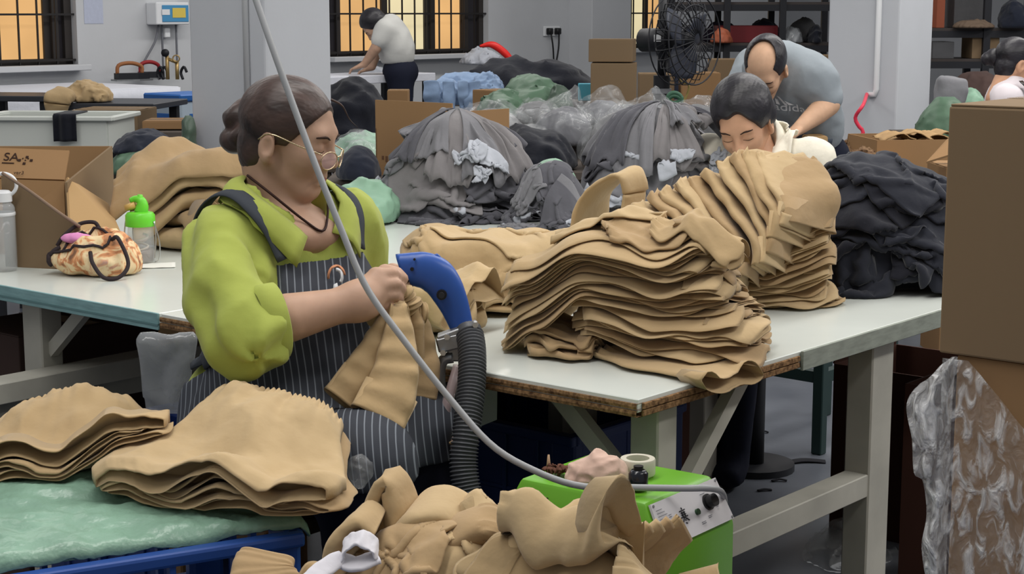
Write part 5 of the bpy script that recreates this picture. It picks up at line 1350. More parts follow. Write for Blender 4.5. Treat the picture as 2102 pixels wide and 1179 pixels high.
def carton(name, label, corner, rz, L, W, H, m, group=None, flaps=None, tape=True, z0=0.0, cat='carton', lean=0.0):
    """corner = near left bottom corner; local x length, y depth; parts: walls, flaps, tape"""
    t = thing(name, label, cat, corner, rz, group)
    th = 0.005
    if flaps:
        w = join(box(L / 2, th / 2, H / 2, L, th, H), box(L / 2, W - th / 2, H / 2, L, th, H), box(th / 2, W / 2, H / 2, th, W - 2 * th, H), box(L - th / 2, W / 2, H / 2, th, W - 2 * th, H), box(L / 2, W / 2, th / 2, L - 2 * th, W - 2 * th, th))
        obj('walls', w, m, t, smooth=False)
        for side, ang in flaps.items():
            d = W / 2 * 0.9 if side in 'fb' else W / 2 * 0.9
            c, s = math.cos(ang) * d, math.sin(ang) * d
            q = {'f': [(0, 0), (L, 0)], 'b': [(L, W), (0, W)], 'l': [(0, W), (0, 0)], 'r': [(L, 0), (L, W)]}[side]
            o = {'f': (0, -1), 'b': (0, 1), 'l': (-1, 0), 'r': (1, 0)}[side]
            (x0, y0), (x1, y1) = q
            V = [(x0, y0, H), (x1, y1, H), (x1 + o[0] * c, y1 + o[1] * c, H + s), (x0 + o[0] * c, y0 + o[1] * c, H + s)]
            nrm = unit(np.cross(np.array(V[1]) - V[0], np.array(V[3]) - V[0])) * 0.004
            V2 = [tuple(np.array(v) + nrm) for v in V]
            obj('flap', (np.array(V + V2), [(0, 1, 2, 3), (7, 6, 5, 4), (0, 4, 5, 1), (1, 5, 6, 2), (2, 6, 7, 3), (3, 7, 4, 0)]), m, t, smooth=False)
    else:
        obj('walls', box(L / 2, W / 2, H / 2, L, W, H, 0.003, 2), m, t, smooth=False)
        for a, b in ((0.0, 0.5), (0.5, 1.0)):
            obj('flap', box(L / 2, (a + b) / 2 * W, H + 0.0015, L - 0.004, W / 2 - 0.003, 0.003, 0.0008), m, t, smooth=False)
    if tape and not flaps:
        obj('tape', box(L / 2, W / 2, H + 0.0035, L + 0.001, 0.05, 0.0006), M_tape, t, smooth=False)
    return t
# ---- crates under the woven sheet
crz = math.radians(28.5); cxd = np.array([math.cos(crz), math.sin(crz), 0]); cyd = np.array([-math.sin(crz), math.cos(crz), 0])
cr = at(607, 1092, z=0.63); CL, CW, CH = 0.62, 0.36, 0.31
cc0 = cr - cxd * CL / 2 + cyd * CW / 2
crate('blue_crate', 'blue lattice crate under the green woven sheet', (cc0[0], cc0[1], 0.32), crz, CL, CW, CH, M_crate, 6, 3)
crate('blue_crate', 'blue lattice crate at the bottom below the green sheet', (cc0[0], cc0[1], 0.0), crz, CL, CW, 0.319, M_crate, 6, 3)
# woven sheet folded over the crate
n, m_ = 120, 66
u = np.linspace(0, 1, n)[:, None]; v = np.linspace(0, 1, m_)[None]
e0 = cr + cxd * 0.025
base = e0[None, None] - cxd * (u * 0.78)[..., None] + cyd * (0.012 + v * 0.42)[..., None]
zz = 0.638 + 0.024 * np.clip(v / 0.5, 0, 1) ** 0.8 + 0.012 * np.sin(u * 3.0) * v
base[..., 2] = zz + 0.008 * fbm(base * np.array([9, 14, 1]) + 3, 3) + 0.013 * ridged(base * np.array([15, 24, 1]), 3)
base[:, 0, 2] -= 0.014; base[:, 1, 2] -= 0.005; base[0, :, 2] -= 0.018; base[1, :, 2] -= 0.006
sk = thing('woven_sheet', 'green woven plastic sheet folded on the blue crate', 'sheet', (cc0[0], cc0[1], 0.632))
obj('top_fold', sheet(base, 0.004), M_sack, sk, world=True)
low = base.copy(); low[..., 2] = np.minimum(base[..., 2] - 0.012 - 0.008 * (v + 0 * u), 0.648); low = low + cyd * 0.004 - cxd * 0.01
low[..., 2] = np.maximum(low[..., 2], 0.634)
obj('lower_fold', sheet(low, 0.003), M_sack, sk, world=True)
fS = Field(-0.95, 0.0, 2.0, 2.85, 0.007, 0.66)
fS.add(refine(base, 3), 0.003); fS.Z = np.maximum(fS.Z, 0.655)
X, Y = fS.grid()
Rj = random.Random(21)
# stack of shorts on the right
c_s = at(505, 985, z=0.69); c_s = np.array([c_s[0], 2.36, 0]); c_s[0] = (512 - CX) / F * 2.40 * 1.02
ang = math.radians(-102)
hx = np.array([math.cos(ang), math.sin(ang)])
bump = np.maximum(0, 1 - (((X - (c_s[0] - hx[0] * 0.10)) ** 2 + (Y - (c_s[1] - hx[1] * 0.10)) ** 2) / 0.13 ** 2)); fS.Z += 0.066 * bump
for k in range(4):
    g = lay(fS, c_s + np.array([J(0.008), J(0.008), 0]), ang + J(0.05), 0.285, 0.375 - 0.01 * (3 - k), 0.0075, taper=(0.56, 0.66, 0.82, 0.94, 1.0), n=60, m=130 if k == 3 else 50, seed=600 + k, ruffle=0.0030 if k == 3 else 0.002, rfreq=84 if k == 3 else 30, rlen=0.12, gap=0.004, stiff=0.6, wr=0.009 if k == 3 else 0.002, wf=13, hem=1.5, edge=0.022, hemwave=0.010, pleat=0.0085 if k == 3 else 0.0)
    tag(obj('tan_shorts', g, TAN[1] if k == 3 else tan(k)), ['tan shorts lowest in the stack on the green sheet', 'tan shorts second from the bottom of the stack on the green sheet', 'tan shorts second from the top of the stack on the green sheet', 'tan shorts with gathered waist on top of the stack on the green sheet'][k], 'shorts')
c_t = np.array([(128 - CX) / F * 2.45 * 1.02, 2.45, 0]); ang = math.radians(-80)
fS.Z = np.maximum(fS.Z, 0.655)
hx = np.array([math.cos(ang), math.sin(ang)])
bump = np.maximum(0, 1 - (((X - (c_t[0] - hx[0] * 0.10)) ** 2 + (Y - (c_t[1] - hx[1] * 0.10)) ** 2) / 0.13 ** 2)); fS.Z += 0.060 * bump
for k in range(3):
    g = lay(fS, c_t + np.array([J(0.006), J(0.006), 0]), ang + J(0.04), 0.29, 0.30, 0.0055, taper=(0.64, 0.74, 0.88, 0.97, 1.0), n=56, m=120 if k == 2 else 50, seed=640 + k, ruffle=0.0030 if k == 2 else 0.002, rfreq=78 if k == 2 else 30, rlen=0.12, gap=0.003, stiff=0.6, wr=0.010 if k == 2 else 0.002, wf=11, hem=1.3, edge=0.02, hemwave=0.005, pleat=0.0085 if k == 2 else 0.0)
    tag(obj('tan_shorts', g, TAN[0]), ['bottom tan shorts of the stack at the left edge', 'middle tan shorts of the stack at the left edge', 'top tan shorts with gathered waist in the stack at the left edge'][k], 'shorts')
# crate below the frame that carries the loose shorts
crate('blue_crate', 'blue crate below the loose tan shorts in the foreground', (0.06, 1.93, 0.24), math.radians(4), 0.66, 0.42, 0.33, M_crate, 6, 3)
crate('blue_crate', 'lowest blue crate under the loose tan shorts', (0.06, 1.93, 0.0), math.radians(4), 0.66, 0.42, 0.238, M_crate, 6, 2)
fL = Field(-0.5, 0.6, 1.5, 2.5, 0.007, 0.572)
X, Y = fL.grid()
mx = lambda cx, cy, rx, ry, h: np.maximum(0, h * (1 - ((X - cx) / rx) ** 2 - ((Y - cy) / ry) ** 2))
fL.Z = np.maximum(fL.Z, 0.572 + mx(-0.10, 2.02, 0.17, 0.16, 0.03))
fL.Z = np.maximum(fL.Z, 0.572)
lab = ['tan shorts with a gathered waist in the loose foreground pile', 'crumpled tan shorts in the loose foreground pile']
for k, (px, d, L_, W2, rz, th, hem) in enumerate(((770, 2.04, 0.25, 0.22, 2.6, 0.012, 2.4), (940, 2.05, 0.23, 0.20, -0.5, 0.012, 2.8), (830, 2.02, 0.22, 0.20, 0.6, 0.012, 2.6), (975, 2.0, 0.20, 0.18, 0.5, 0.012, 3.0), (900, 1.97, 0.22, 0.18, 1.0, 0.012, 2.8))):
    g = lay(fL, ((px - CX) / F * d * 1.03, d, 0), rz, L_, W2, th, seed=700 + k, gap=0.010, hem=hem, wr=0.008, wf=14, stiff=1.1, ruffle=0.007, rfreq=34, rlen=0.16, edge=0.035, n=48, m=44, hemwave=0.012)
    tag(obj('tan_shorts', g, tan(k)), lab[0], 'shorts', 'tan shorts in the loose foreground pile')
for k, (px, d, w, l, rz) in enumerate(((790, 2.05, 0.18, 0.22, 0.2), (930, 2.02, 0.18, 0.22, 1.9), (820, 1.99, 0.16, 0.20, 1.2))):
    P = drop(fL, (px - CX) / F * d * 1.03, d, w, l, rz, res=36, comp=(0.5, 0.5), seed=750 + k, lift=0.05, bend=0.6, amp=0.10, steps=30)
    tag(obj('tan_shorts', sheet(P, 0.0045), tan(k)), lab[1], 'shorts', 'crumpled tan shorts in the loose foreground pile')
for k, (px, d, L_, W2, rz, th, hem) in enumerate(((1395, 1.97, 0.26, 0.16, 0.5, 0.010, 1.8), (1410, 1.95, 0.26, 0.15, 0.6, 0.010, 1.8), (1300, 1.90, 0.26, 0.20, 0.35, 0.020, 2.8), (1150, 1.88, 0.22, 0.18, 2.2, 0.022, 1.4), (1290, 1.86, 0.24, 0.18, -0.9, 0.026, 1.8), (1120, 1.83, 0.22, 0.16, 2.5, 0.022, 1.5), (1450, 1.80, 0.20, 0.14, -0.2, 0.022, 1.5))):
    g = lay(fL, ((px - CX) / F * d * 1.03, d, 0), rz, L_, W2, th, seed=800 + k, gap=0.010, hem=hem, wr=0.008, wf=9, stiff=1.0, ruffle=0.005, rfreq=30, rlen=0.14, edge=0.03, n=50, m=40)
    tag(obj('tan_shorts', g, tan(k + 1)), 'tan shorts folded over in the foreground before the green machine', 'shorts', 'tan shorts in front of the green machine')
# big puffed fold before the machine
g = lay(fL, ((1185 - CX) / F * 1.92 * 1.03, 1.92, 0), -0.55, 0.16, 0.15, 0.045, taper=(0.8, 1.0, 1.0, 0.95), seed=990, gap=0.006, hem=1.4, wr=0.010, wf=8, stiff=0.9, ruffle=0.004, edge=0.03, n=50, m=40, corner=0.3)
tag(obj('tan_shorts', g, TAN[1]), 'tan shorts puffed up in a big smooth fold before the green machine', 'shorts')
for k in range(4):
    o_x = 22 * k
    pth = [at(1235 + o_x, 1200, d=1.95 + 0.012 * k), at(1290 + o_x, 1142 - 3 * k, d=1.96 + 0.012 * k), at(1340 + o_x, 1096 - 4 * k, d=1.97 + 0.012 * k)]
    g = flat_tube(pth, unit(np.array([0.75, 0.6, 0.25])), [0.04, 0.045, 0.045], [0.007, 0.007, 0.008], n=26, m=30, wr=0.004, wf=14, seed=995 + k)
    tag(obj('tan_shorts', g, tan(k)), 'tan shorts with a stitched hem, %s from the left before the control panel' % ORD[k], 'shorts')
# folds standing up out of the pile
for k, (pp, d, wd, hw, th) in enumerate((([(742, 1190), (760, 1090), (790, 996), (806, 990), (822, 1050), (838, 1130)], 2.06, (0.35, 0.9, 0.1), [0.05, 0.045, 0.03, 0.03, 0.04, 0.05], [0.010, 0.012, 0.010, 0.010, 0.012, 0.012]),
                                 ([(800, 1170), (850, 1060), (900, 1036), (950, 1060), (985, 1100)], 2.05, (0.2, 0.95, 0.15), [0.05, 0.05, 0.05, 0.045, 0.04], [0.012, 0.014, 0.012, 0.012, 0.016]),
                                 ([(870, 1180), (930, 1100), (990, 1078), (1022, 1088)], 2.0, (0.1, 0.95, 0.2), [0.05, 0.045, 0.035, 0.03], [0.010, 0.012, 0.014, 0.018]),
                                 ([(700, 1170), (712, 1100), (745, 1062), (775, 1080)], 2.0, (0.3, 0.9, 0.1), [0.05, 0.045, 0.04, 0.035], [0.010, 0.012, 0.010, 0.010]))):
    pth = [at(x, y, d=d) for x, y in pp]
    g = flat_tube(pth[::-1] if k in (1, 2) else pth, unit(np.array(wd)), hw[::-1] if k in (1, 2) else hw, th[::-1] if k in (1, 2) else th, n=46, m=40, wr=0.007, wf=13, ruffle=0.006 if k in (1, 2) else 0.0, rfreq=12, rlen=0.2, seed=950 + k)
    tag(obj('tan_shorts', g, tan(k)), ['tan shorts with a fold standing upright behind the white tie', 'tan shorts arching over the loose foreground pile', 'tan shorts with a gathered waist at the right of the loose pile', 'tan shorts folded just left of the upright fold'][k], 'shorts')
# cut end of a leg standing at the left of the pile
g = flat_tube([at(545, 1210, d=2.05), at(540, 1172, d=2.07), at(548, 1143, d=2.09)], unit(np.array([1, 0.25, 0])), [0.05, 0.042, 0.036], [0.016, 0.014, 0.012], n=24, m=40, wr=0.004, wf=14, seed=90, wav=0.001)
tag(obj('tan_shorts', g, TAN[2]), 'open leg of tan shorts sticking up before the blue crate', 'shorts')
# white tie
M_tie = fabric('white_tie_cloth', rgb(206, 204, 210), var=0.04)
dt_ = 1.93
tie = thing('white_tie', 'white cloth strip knotted round the loose tan shorts', 'tie', at(720, 1165, d=dt_))
obj('loop', flat_tube([at(700, 1150, d=dt_), at(708, 1118, d=dt_), at(738, 1104, d=dt_), at(768, 1118, d=dt_), at(776, 1142, d=dt_)], (0, 1, 0.3), [0.014, 0.016, 0.016, 0.014], 0.0025, n=40, m=20, wr=0.008, wf=40, seed=4, open_end=False), M_tie, tie, world=True)
obj('tail', flat_tube([at(704, 1146, d=dt_), at(680, 1158, d=dt_ - 0.02), at(648, 1180, d=dt_ - 0.04), at(620, 1205, d=dt_ - 0.06)], (0, 1, 0.5), [0.010, 0.012, 0.010], 0.003, n=30, m=14, wr=0.003, wf=30, seed=5, open_end=False), M_tie, tie, world=True)
obj('band', flat_tube([at(700, 1150, d=dt_), at(730, 1158, d=dt_ - 0.01), at(776, 1146, d=dt_)], (0, 1, 0.3), [0.012, 0.014, 0.012], 0.004, n=24, m=14, wr=0.003, wf=30, seed=6, open_end=False), M_tie, tie, world=True)
# ------------------------------------------------------------------ cartons at the right edge
def film_mat(name, lo=0.06, hi=0.75, sc=9.0, col=(0.86, 0.88, 0.9, 1)):
    m = bpy.data.materials.new(name); m.use_nodes = True; N = m.node_tree.nodes; L = m.node_tree.links; b = N['Principled BSDF']
    b.inputs['Base Color'].default_value = col; b.inputs['Roughness'].default_value = 0.14; b.inputs['Specular IOR Level'].default_value = 0.7
    tc = N.new('ShaderNodeTexCoord'); n = N.new('ShaderNodeTexNoise'); n.inputs['Scale'].default_value = sc; n.inputs['Detail'].default_value = 5; n.inputs['Distortion'].default_value = 1.0
    r = N.new('ShaderNodeMapRange'); r.inputs['From Min'].default_value = 0.48; r.inputs['From Max'].default_value = 0.72; r.inputs['To Min'].default_value = lo; r.inputs['To Max'].default_value = hi
    bp = N.new('ShaderNodeBump'); bp.inputs['Strength'].default_value = 0.9; bp.inputs['Distance'].default_value = 0.02
    mp = N.new('ShaderNodeMapping'); mp.inputs['Scale'].default_value = (1.0, 1.0, 0.45); mp.inputs['Rotation'].default_value = (0, 0.5, 0)
    L.new(tc.outputs['Object'], mp.inputs['Vector']); L.new(mp.outputs[0], n.inputs['Vector']); L.new(n.outputs['Fac'], r.inputs[0]); L.new(r.outputs[0], b.inputs['Alpha']); L.new(n.outputs['Fac'], bp.inputs['Height']); L.new(bp.outputs[0], b.inputs['Normal'])
    return m
M_film = film_mat('stretch_film', 0.06, 0.62, 55.0, (0.95, 0.96, 0.97, 1))
c1t = at(1948, 218, d=2.25); c1b = at(1928, 724, d=2.25)
zc1 = float(c1b[2]); H1 = float(c1t[2] - zc1)
cA1 = np.array([c1t[0], c1t[1], zc1])
carton('carton', 'big plain carton on top of the wrapped stack at the right edge', cA1, ROOM, 0.55, 0.42, H1, M_card_d)
cA2 = cA1 + RX * 0.022 + RY * 0.01
carton('carton', 'carton wrapped in clear film below the top carton at the right edge', (cA2[0], cA2[1], 0.40), ROOM, 0.52, 0.40, zc1 - 0.402, M_card, tape=False)
carton('carton', 'carton at the bottom of the wrapped stack at the right edge', (cA2[0], cA2[1], 0.0), ROOM, 0.52, 0.40, 0.398, M_card, tape=False)
fm = thing('stretch_film', 'crumpled clear stretch film hanging off the wrapped carton', 'plastic film', (cA2[0], cA2[1], 0.3))
n, m_ = 60, 60
a = np.linspace(-0.01, 0.50, n)[:, None]; tt = np.linspace(0, 1, m_)[None]
ztop = np.minimum(zc1 - 0.004, zc1 + 0.02 - 0.95 * a); zz = 0.12 + (ztop - 0.12) * tt
P = cA2[None, None] + RX * a[..., None] - RY * 0.010
P = P + 0 * tt[..., None]; P[..., 2] = zz
q = np.stack([(a * 9 + 0 * tt), zz * 22 + a * 9, 0 * zz], -1)
P = P - RY * (0.011 * np.maximum(0, ridged(q, 3)) + 0.003)[..., None]
obj('front_sheet', sheet(P, 0.0006), M_film, fm, world=True)
left = spline([(1954, 735, 0), (1908, 776, 0), (1862, 828, 0), (1872, 905, 0), (1876, 972, 0), (1894, 992, 0), (1902, 1060, 0), (1892, 1130, 0), (1908, 1230, 0)], 70)
right = spline([(1966, 733, 0), (1958, 790, 0), (1952, 870, 0), (1950, 950, 0), (1947, 1030, 0), (1944, 1110, 0), (1940, 1230, 0)], 70)
P = np.zeros((70, 26, 3))
for i in range(70):
    for j in range(26):
        t = j / 25; x = left[i, 0] * (1 - t) + right[i, 0] * t; y = left[i, 1] * (1 - t) + right[i, 1] * t
        P[i, j] = at(x, y, d=2.235 - 0.02 * math.sin(PI * t))
P += np.array([0.25, 1.0, 0.1]) * (0.030 * (ridged(P * np.array([22, 1, 9]), 3) - 0.6))[..., None]
obj('hanging_sheet', sheet(P, 0.0006), film_mat('stretch_film_dense', 0.18, 0.9, 48.0, (0.95, 0.96, 0.97, 1)), fm, world=True)
# ------------------------------------------------------------------ under and behind the table
def ctn(px, py, d, L, W, H, m, label, rz=ROOM, flaps=None, z=None, group=None):
    p = at(px, py, d=d); zz = max(0.0, float(p[2])) if z is None else z
    return carton('carton', label, (p[0], p[1], zz), rz, L, W, H, m, group, flaps)
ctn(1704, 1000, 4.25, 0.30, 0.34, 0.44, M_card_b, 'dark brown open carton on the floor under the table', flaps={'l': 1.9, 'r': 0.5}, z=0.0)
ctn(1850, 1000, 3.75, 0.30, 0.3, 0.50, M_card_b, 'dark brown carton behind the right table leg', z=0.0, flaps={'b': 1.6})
ctn(-90, 700, 3.95, 0.26, 0.40, 0.60, mat('cardboard_deep_brown', rgb(70, 56, 52), 0.85, 0.15, var=0.1, vscale=3), 'dark carton under the left end of the table', z=0.0)  # plain dark brown board
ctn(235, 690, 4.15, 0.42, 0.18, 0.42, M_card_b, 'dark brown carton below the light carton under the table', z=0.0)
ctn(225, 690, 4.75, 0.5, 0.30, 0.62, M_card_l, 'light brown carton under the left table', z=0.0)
# navy totes
t1 = at(1095, 895, d=3.08)
crate('navy_tote', 'navy blue tote under the table behind the green machine', (t1[0], t1[1] + 0.12, 0.28), ROOM, 0.46, 0.34, 0.31, M_tote, 5, 2, solid=True)
crate('navy_tote', 'lower navy blue tote under the table behind the green machine', (t1[0], t1[1] + 0.12, 0.0), ROOM, 0.46, 0.34, 0.278, M_tote, 5, 2, solid=True)
t2 = at(345, 850, d=2.98)
crate('navy_tote', 'navy blue tote left of the woman below the table', (t2[0] - 0.02, t2[1] + 0.1, 0.26), ROOM, 0.34, 0.30, 0.30, M_tote, 5, 2, solid=True)
crate('navy_tote', 'lower navy blue tote left of the woman below the table', (t2[0] - 0.02, t2[1] + 0.1, 0.0), ROOM, 0.34, 0.30, 0.258, M_tote, 5, 2, solid=True)
# carton panel inside the dark space under the near table
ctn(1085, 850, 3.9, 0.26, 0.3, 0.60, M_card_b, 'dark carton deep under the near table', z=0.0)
# white board hanging by the hose
wb_ = [at(985, 800, d=2.95), at(1021, 790, d=2.95), at(1020, 862, d=2.95), at(986, 876, d=2.95)]
Vb = np.array(wb_ + [p + np.array([0, 0.006, 0]) for p in wb_])
tag(obj('white_board', (Vb, [(0, 1, 2, 3), (7, 6, 5, 4), (0, 4, 5, 1), (1, 5, 6, 2), (2, 6, 7, 3), (3, 7, 4, 0)]), mat('white_board_paint', rgb(190, 194, 200), 0.5, 0.3), smooth=False), 'small white board standing behind the grey hose', 'board')
# green steel frame and grey leg behind the table
sf = thing('steel_stand', 'dark green steel stand on the floor behind the table', 'stand', at(1600, 935, z=0.0))
M_gs = mat('green_steel_paint', rgb(38, 58, 56), 0.5, 0.4, metal=0.2)
fa = at(1680, 932, z=0.0); fb = at(1545, 905, z=0.0)
for p in (fa, fb, fa + RY * 0.45, fb + RY * 0.45): obj('leg', xf(box(0, 0, 0.30, 0.035, 0.035, 0.60, 0.003), rz=ROOM, loc=(p[0], p[1], 0)), M_gs, sf, world=True, smooth=False)
for z in (0.24, 0.36, 0.58):
    obj('crossbar', bar(fa + UP * z, fb + UP * z, 0.03, 0.035), M_gs, sf, world=True, smooth=False)
    obj('crossbar', bar(fa + UP * z, fa + RY * 0.45 + UP * z, 0.03, 0.035), M_gs, sf, world=True, smooth=False)
gl_ = at(1508, 955, z=0.0)
pt = thing('wooden_post', 'grey post with a dark foot behind the table', 'post', gl_, ROOM)
obj('shaft', box(0, 0, 0.36, 0.06, 0.06, 0.68, 0.003), mat('grey_post_paint', rgb(104, 98, 94), 0.7, 0.2, var=0.1), pt, smooth=False)
obj('foot', box(0, 0, 0.011, 0.045, 0.045, 0.022, 0.002), M_blk, pt, smooth=False)
# bags of clear plastic
M_poly = film_mat('clear_poly', 0.14, 0.50, 6.0, (0.55, 0.57, 0.58, 1))
M_polyd = film_mat('dull_poly', 0.45, 0.85, 5.0, (0.40, 0.42, 0.44, 1))
def lump(name, label, cat, c, r, m, amp=0.1, fr=3.0, seed=0.0, h=None, zf=None, peak=None, group=None, parent=None, rot=0.0, rel=1):
    """crumpled soft heap: c = centre of the base, r = radii"""
    c = np.asarray(c, float); r = np.asarray(r, float); R = np.array(Matrix.Rotation(rot, 3, 'Z'))
    zf = c[2] if zf is None else zf; h = h or max(r) / 16
    fs = [s_ell(c, r, R)]
    if peak is not None: fs.append(s_caps(c + np.array([0, 0, r[2] * 0.6]), peak, min(r[:2]) * 0.45, min(r[:2]) * 0.06))
    body = s_union(fs, max(r) * 0.35); s = max(r) * amp; k = fr / max(r)
    def f(P):
        q = (P - c) * k * 0.62 + seed * 3.7
        return np.maximum(body(P) - s * (ridged(q, 3) - 0.60) * 1.3 - s * 0.9 * fbm(q * 0.5 + 5, 2), zf - P[:, 2])
    ex_ = r * 1.25 + s; hi_ = c + ex_
    if peak is not None: hi_ = np.maximum(hi_, np.asarray(peak) + s)
    g = surfnet(f, np.minimum(c - ex_, c - ex_) * [1, 1, 0] + [0, 0, zf - h * 2], hi_, h)
    if parent is not None: return obj(name, g, m, parent, world=True)
    return tag(obj(name, g, m), label, cat, group)
bg = at(345, 745, d=3.02)
tag(obj('plastic_bag', surfnet(lambda P: s_box(at(345, 770, d=3.05), (0.055, 0.012, 0.075), 0.01)(P) - 0.030 * (ridged((P) * np.array([9, 9, 6]), 2) - 0.6), at(345, 770, d=3.05) - 0.16, at(345, 770, d=3.05) + 0.16, 0.008), M_polyd), 'dull grey plastic bag hanging under the table behind the woman', 'plastic bag')
tag(obj('plastic_bag', surfnet(lambda P: s_ell(at(738, 968, d=2.42), (0.018, 0.015, 0.024))(P) - 0.010 * (ridged(P * 40, 3) - 0.5), at(738, 968, d=2.42) - 0.05, at(738, 968, d=2.42) + 0.05, 0.003), M_poly), 'small clear plastic bag beside the foreground shorts stack', 'plastic bag')
lump('plastic_bag', 'crumpled clear plastic bag on the floor by the table leg', 'plastic bag', at(1735, 1150, z=0.0), (0.10, 0.10, 0.09), M_poly, 0.25, 4, 2.0)
lump('plastic_bag', 'flat plastic scrap on the floor below the wrapped cartons', 'plastic bag', at(1850, 1172, z=0.0), (0.16, 0.09, 0.04), M_poly, 0.25, 4, 5.0)
lump('pink_rag', 'pale pink rag crumpled on the green machine', 'rag', RAGPOS, (0.050, 0.034, 0.040), fabric('pink_cotton', rgb(198, 168, 152)), 0.22, 1.8, 3.0, h=0.0028)
# litter on the floor
for k, (px, py, L_, a_) in enumerate(((1600, 990, 0.022, 0.1), (1570, 1010, 0.02, 0.5), (1655, 952, 0.06, 0.2), (1540, 925, 0.015, 0.9), (1570, 890, 0.012, 0.3), (1535, 1105, 0.014, 0.4), (1505, 1125, 0.012, 1.2))):
    p = at(px, py, z=0.0)
    g = flat_tube([p + np.array([-L_, 0, 0.003]), p + np.array([0, L_ * 0.3, 0.006]), p + np.array([L_, L_ * a_, 0.003])], (0, 1, 0), 0.006 + 0.012 * (k == 2), 0.0022, n=10, m=10, wr=0.002, seed=k, open_end=False)
    tag(obj('litter_scrap', g, mat('dark_litter', rgb(44, 44, 48), 0.9, 0.1)), 'small dark scrap lying on the grey floor', 'scrap', 'dark scraps on the floor')
# ------------------------------------------------------------------ background
GSACK = [mat('mint_sack', rgb(132, 168, 144), 0.5, 0.35, var=0.15, vscale=5, bump=0.3, bscale=120), mat('green_sack', rgb(84, 112, 90), 0.5, 0.35, var=0.2, vscale=5, bump=0.3, bscale=120), mat('olive_sack', rgb(70, 88, 74), 0.45, 0.4, var=0.2, vscale=5, bump=0.3, bscale=120)]
M_bk = fabric('far_black_cloth', rgb(26, 28, 36)); M_nv = fabric('far_navy_cloth', rgb(34, 38, 50)); M_lb = fabric('pale_blue_cloth', rgb(132, 154, 184), var=0.1)
M_gp = fabric('far_grey_cloth', rgb(92, 92, 94))
def base_at(px, py, d):
    return at(px, py, d=d)
def heap(name, label, cat, px, py, d, wpx, hpx, dep, m, amp=0.14, fr=3.0, seed=0.0, peak=None, group=None, floor=False, h=None):
    """soft heap whose outline in the picture is about wpx x hpx, bottom centre at px, py"""
    k = d / F; c = at(px, py, d=d); pk = None if peak is None else at(peak[0], peak[1], d=d)
    zb = float(c[2])
    r = (wpx * k / 2 / (1 + amp * 0.5), dep, hpx * k / (1 + amp * 0.7))
    return lump(name, label, cat, c, r, m, amp, fr, seed, h or max(r) / 15, None, pk, group)
# under most of the heaps: low plank stands keep them off the floor
M_stand = mat('stand_wood', rgb(92, 84, 78), 0.8, 0.2, var=0.2, vscale=5)
def plat(px0, px1, py, d, dep, label):
    a = at(px0, py, d=d); b = at(px1, py, d=d); z = float(a[2]) - 0.003
    t = thing('low_platform', label, 'platform', ((a[0] + b[0]) / 2, d + dep * 0.3, 0))
    w = b[0] - a[0]
    obj('deck', box(0, 0, z - 0.015, w, dep, 0.03, 0.003), M_stand, t, smooth=False)
    for x in (-1, 1):
        for y in (-1, 1): obj('leg', box(x * (w / 2 - 0.04), y * (dep / 2 - 0.04), (z - 0.03) / 2, 0.05, 0.05, z - 0.03), M_stand, t, smooth=False)
    return z
def simple_table(name, label, c0, s_len, out, z, topm, legm, th=0.03, rz=ROOM, legs=True):
    """c0 = centre on the floor; local y = along the wall"""
    t = thing(name, label, 'table', (c0[0], c0[1], 0), rz)
    obj('tabletop', box(0, 0, z - th / 2, out, s_len, th, 0.004), topm, t, smooth=False)
    for x in (-1, 1):
        for y in (-1, 1): obj('leg', box(x * (out / 2 - 0.05), y * (s_len / 2 - 0.06), (z - th) / 2, 0.045, 0.045, z - th, 0.003), legm, t, smooth=False)
    return t
def wall_at(px, out):
    k = (px - CX) / F; W0 = WA + out * RX
    return (k * W0[1] - W0[0]) / (RY[0] - k * RY[1])
# third window seen between the racks
window(3, wall_s(1262), wall_s(1378), [(0.0, 0.35, M_cream, 0), (0.33, 0.66, M_cream, 0.02), (0.64, 1.0, M_peach, 0)], 'barred window seen through the storage racks')
# ---- ironing table under the left window
M_cloth_w = fabric('white_table_cloth', rgb(206, 208, 216), var=0.04)
o_ = 1.15; s0, s1 = wall_at(-60, o_), wall_at(366, o_); zT = 0.85
it = thing('ironing_table', 'long white clothed ironing table under the left window', 'table', wall_pt((s0 + s1) / 2, 0, o_ / 2 + 0.08), ROOM)
Ls = s1 - s0
obj('tabletop', box(0, 0, zT - 0.02, o_ - 0.1, Ls, 0.04, 0.004), M_cloth_w, it, smooth=False)
n = 90; ys = np.linspace(-Ls / 2, Ls / 2, n)[:, None]; zs_ = np.linspace(0, 1, 8)[None]
P = np.stack([(o_ - 0.1) / 2 + 0.010 + 0.012 * zs_ * np.sin(ys * 9 + 2 * np.sin(ys * 3)), ys + 0 * zs_, zT - 0.005 - 0.42 * zs_ + 0 * ys], -1)
obj('cloth_front', sheet(P, 0.004), M_cloth_w, it)
P = np.stack([np.linspace((o_ - 0.1) / 2, -(o_ - 0.1) / 2, 20)[:, None] + 0 * zs_, Ls / 2 + 0.008 + 0 * zs_ * np.ones((20, 1)), zT - 0.005 - 0.42 * zs_ + 0 * np.ones((20, 1))], -1)
obj('cloth_end', sheet(P, 0.004), M_cloth_w, it)
for x in (-0.4, 0.4):
    for y in (-Ls / 2 + 0.1, 0, Ls / 2 - 0.1): obj('leg', box(x, y, (zT - 0.04) / 2, 0.05, 0.05, zT - 0.04), M_dark, it, smooth=False)
def on_iron(px, py): return at(px, py, z=zT)
p = on_iron(95, 163)
bb = thing('blue_bag', 'blue plastic bag with a red label on the ironing table', 'bag', p)
lump('bag', None, None, p, (0.20, 0.13, 0.07), mat('bright_blue_poly', rgb(34, 88, 164), 0.4, 0.4, var=0.15, vscale=8), 0.10, 4, 1.0, parent=bb, rot=0.4)
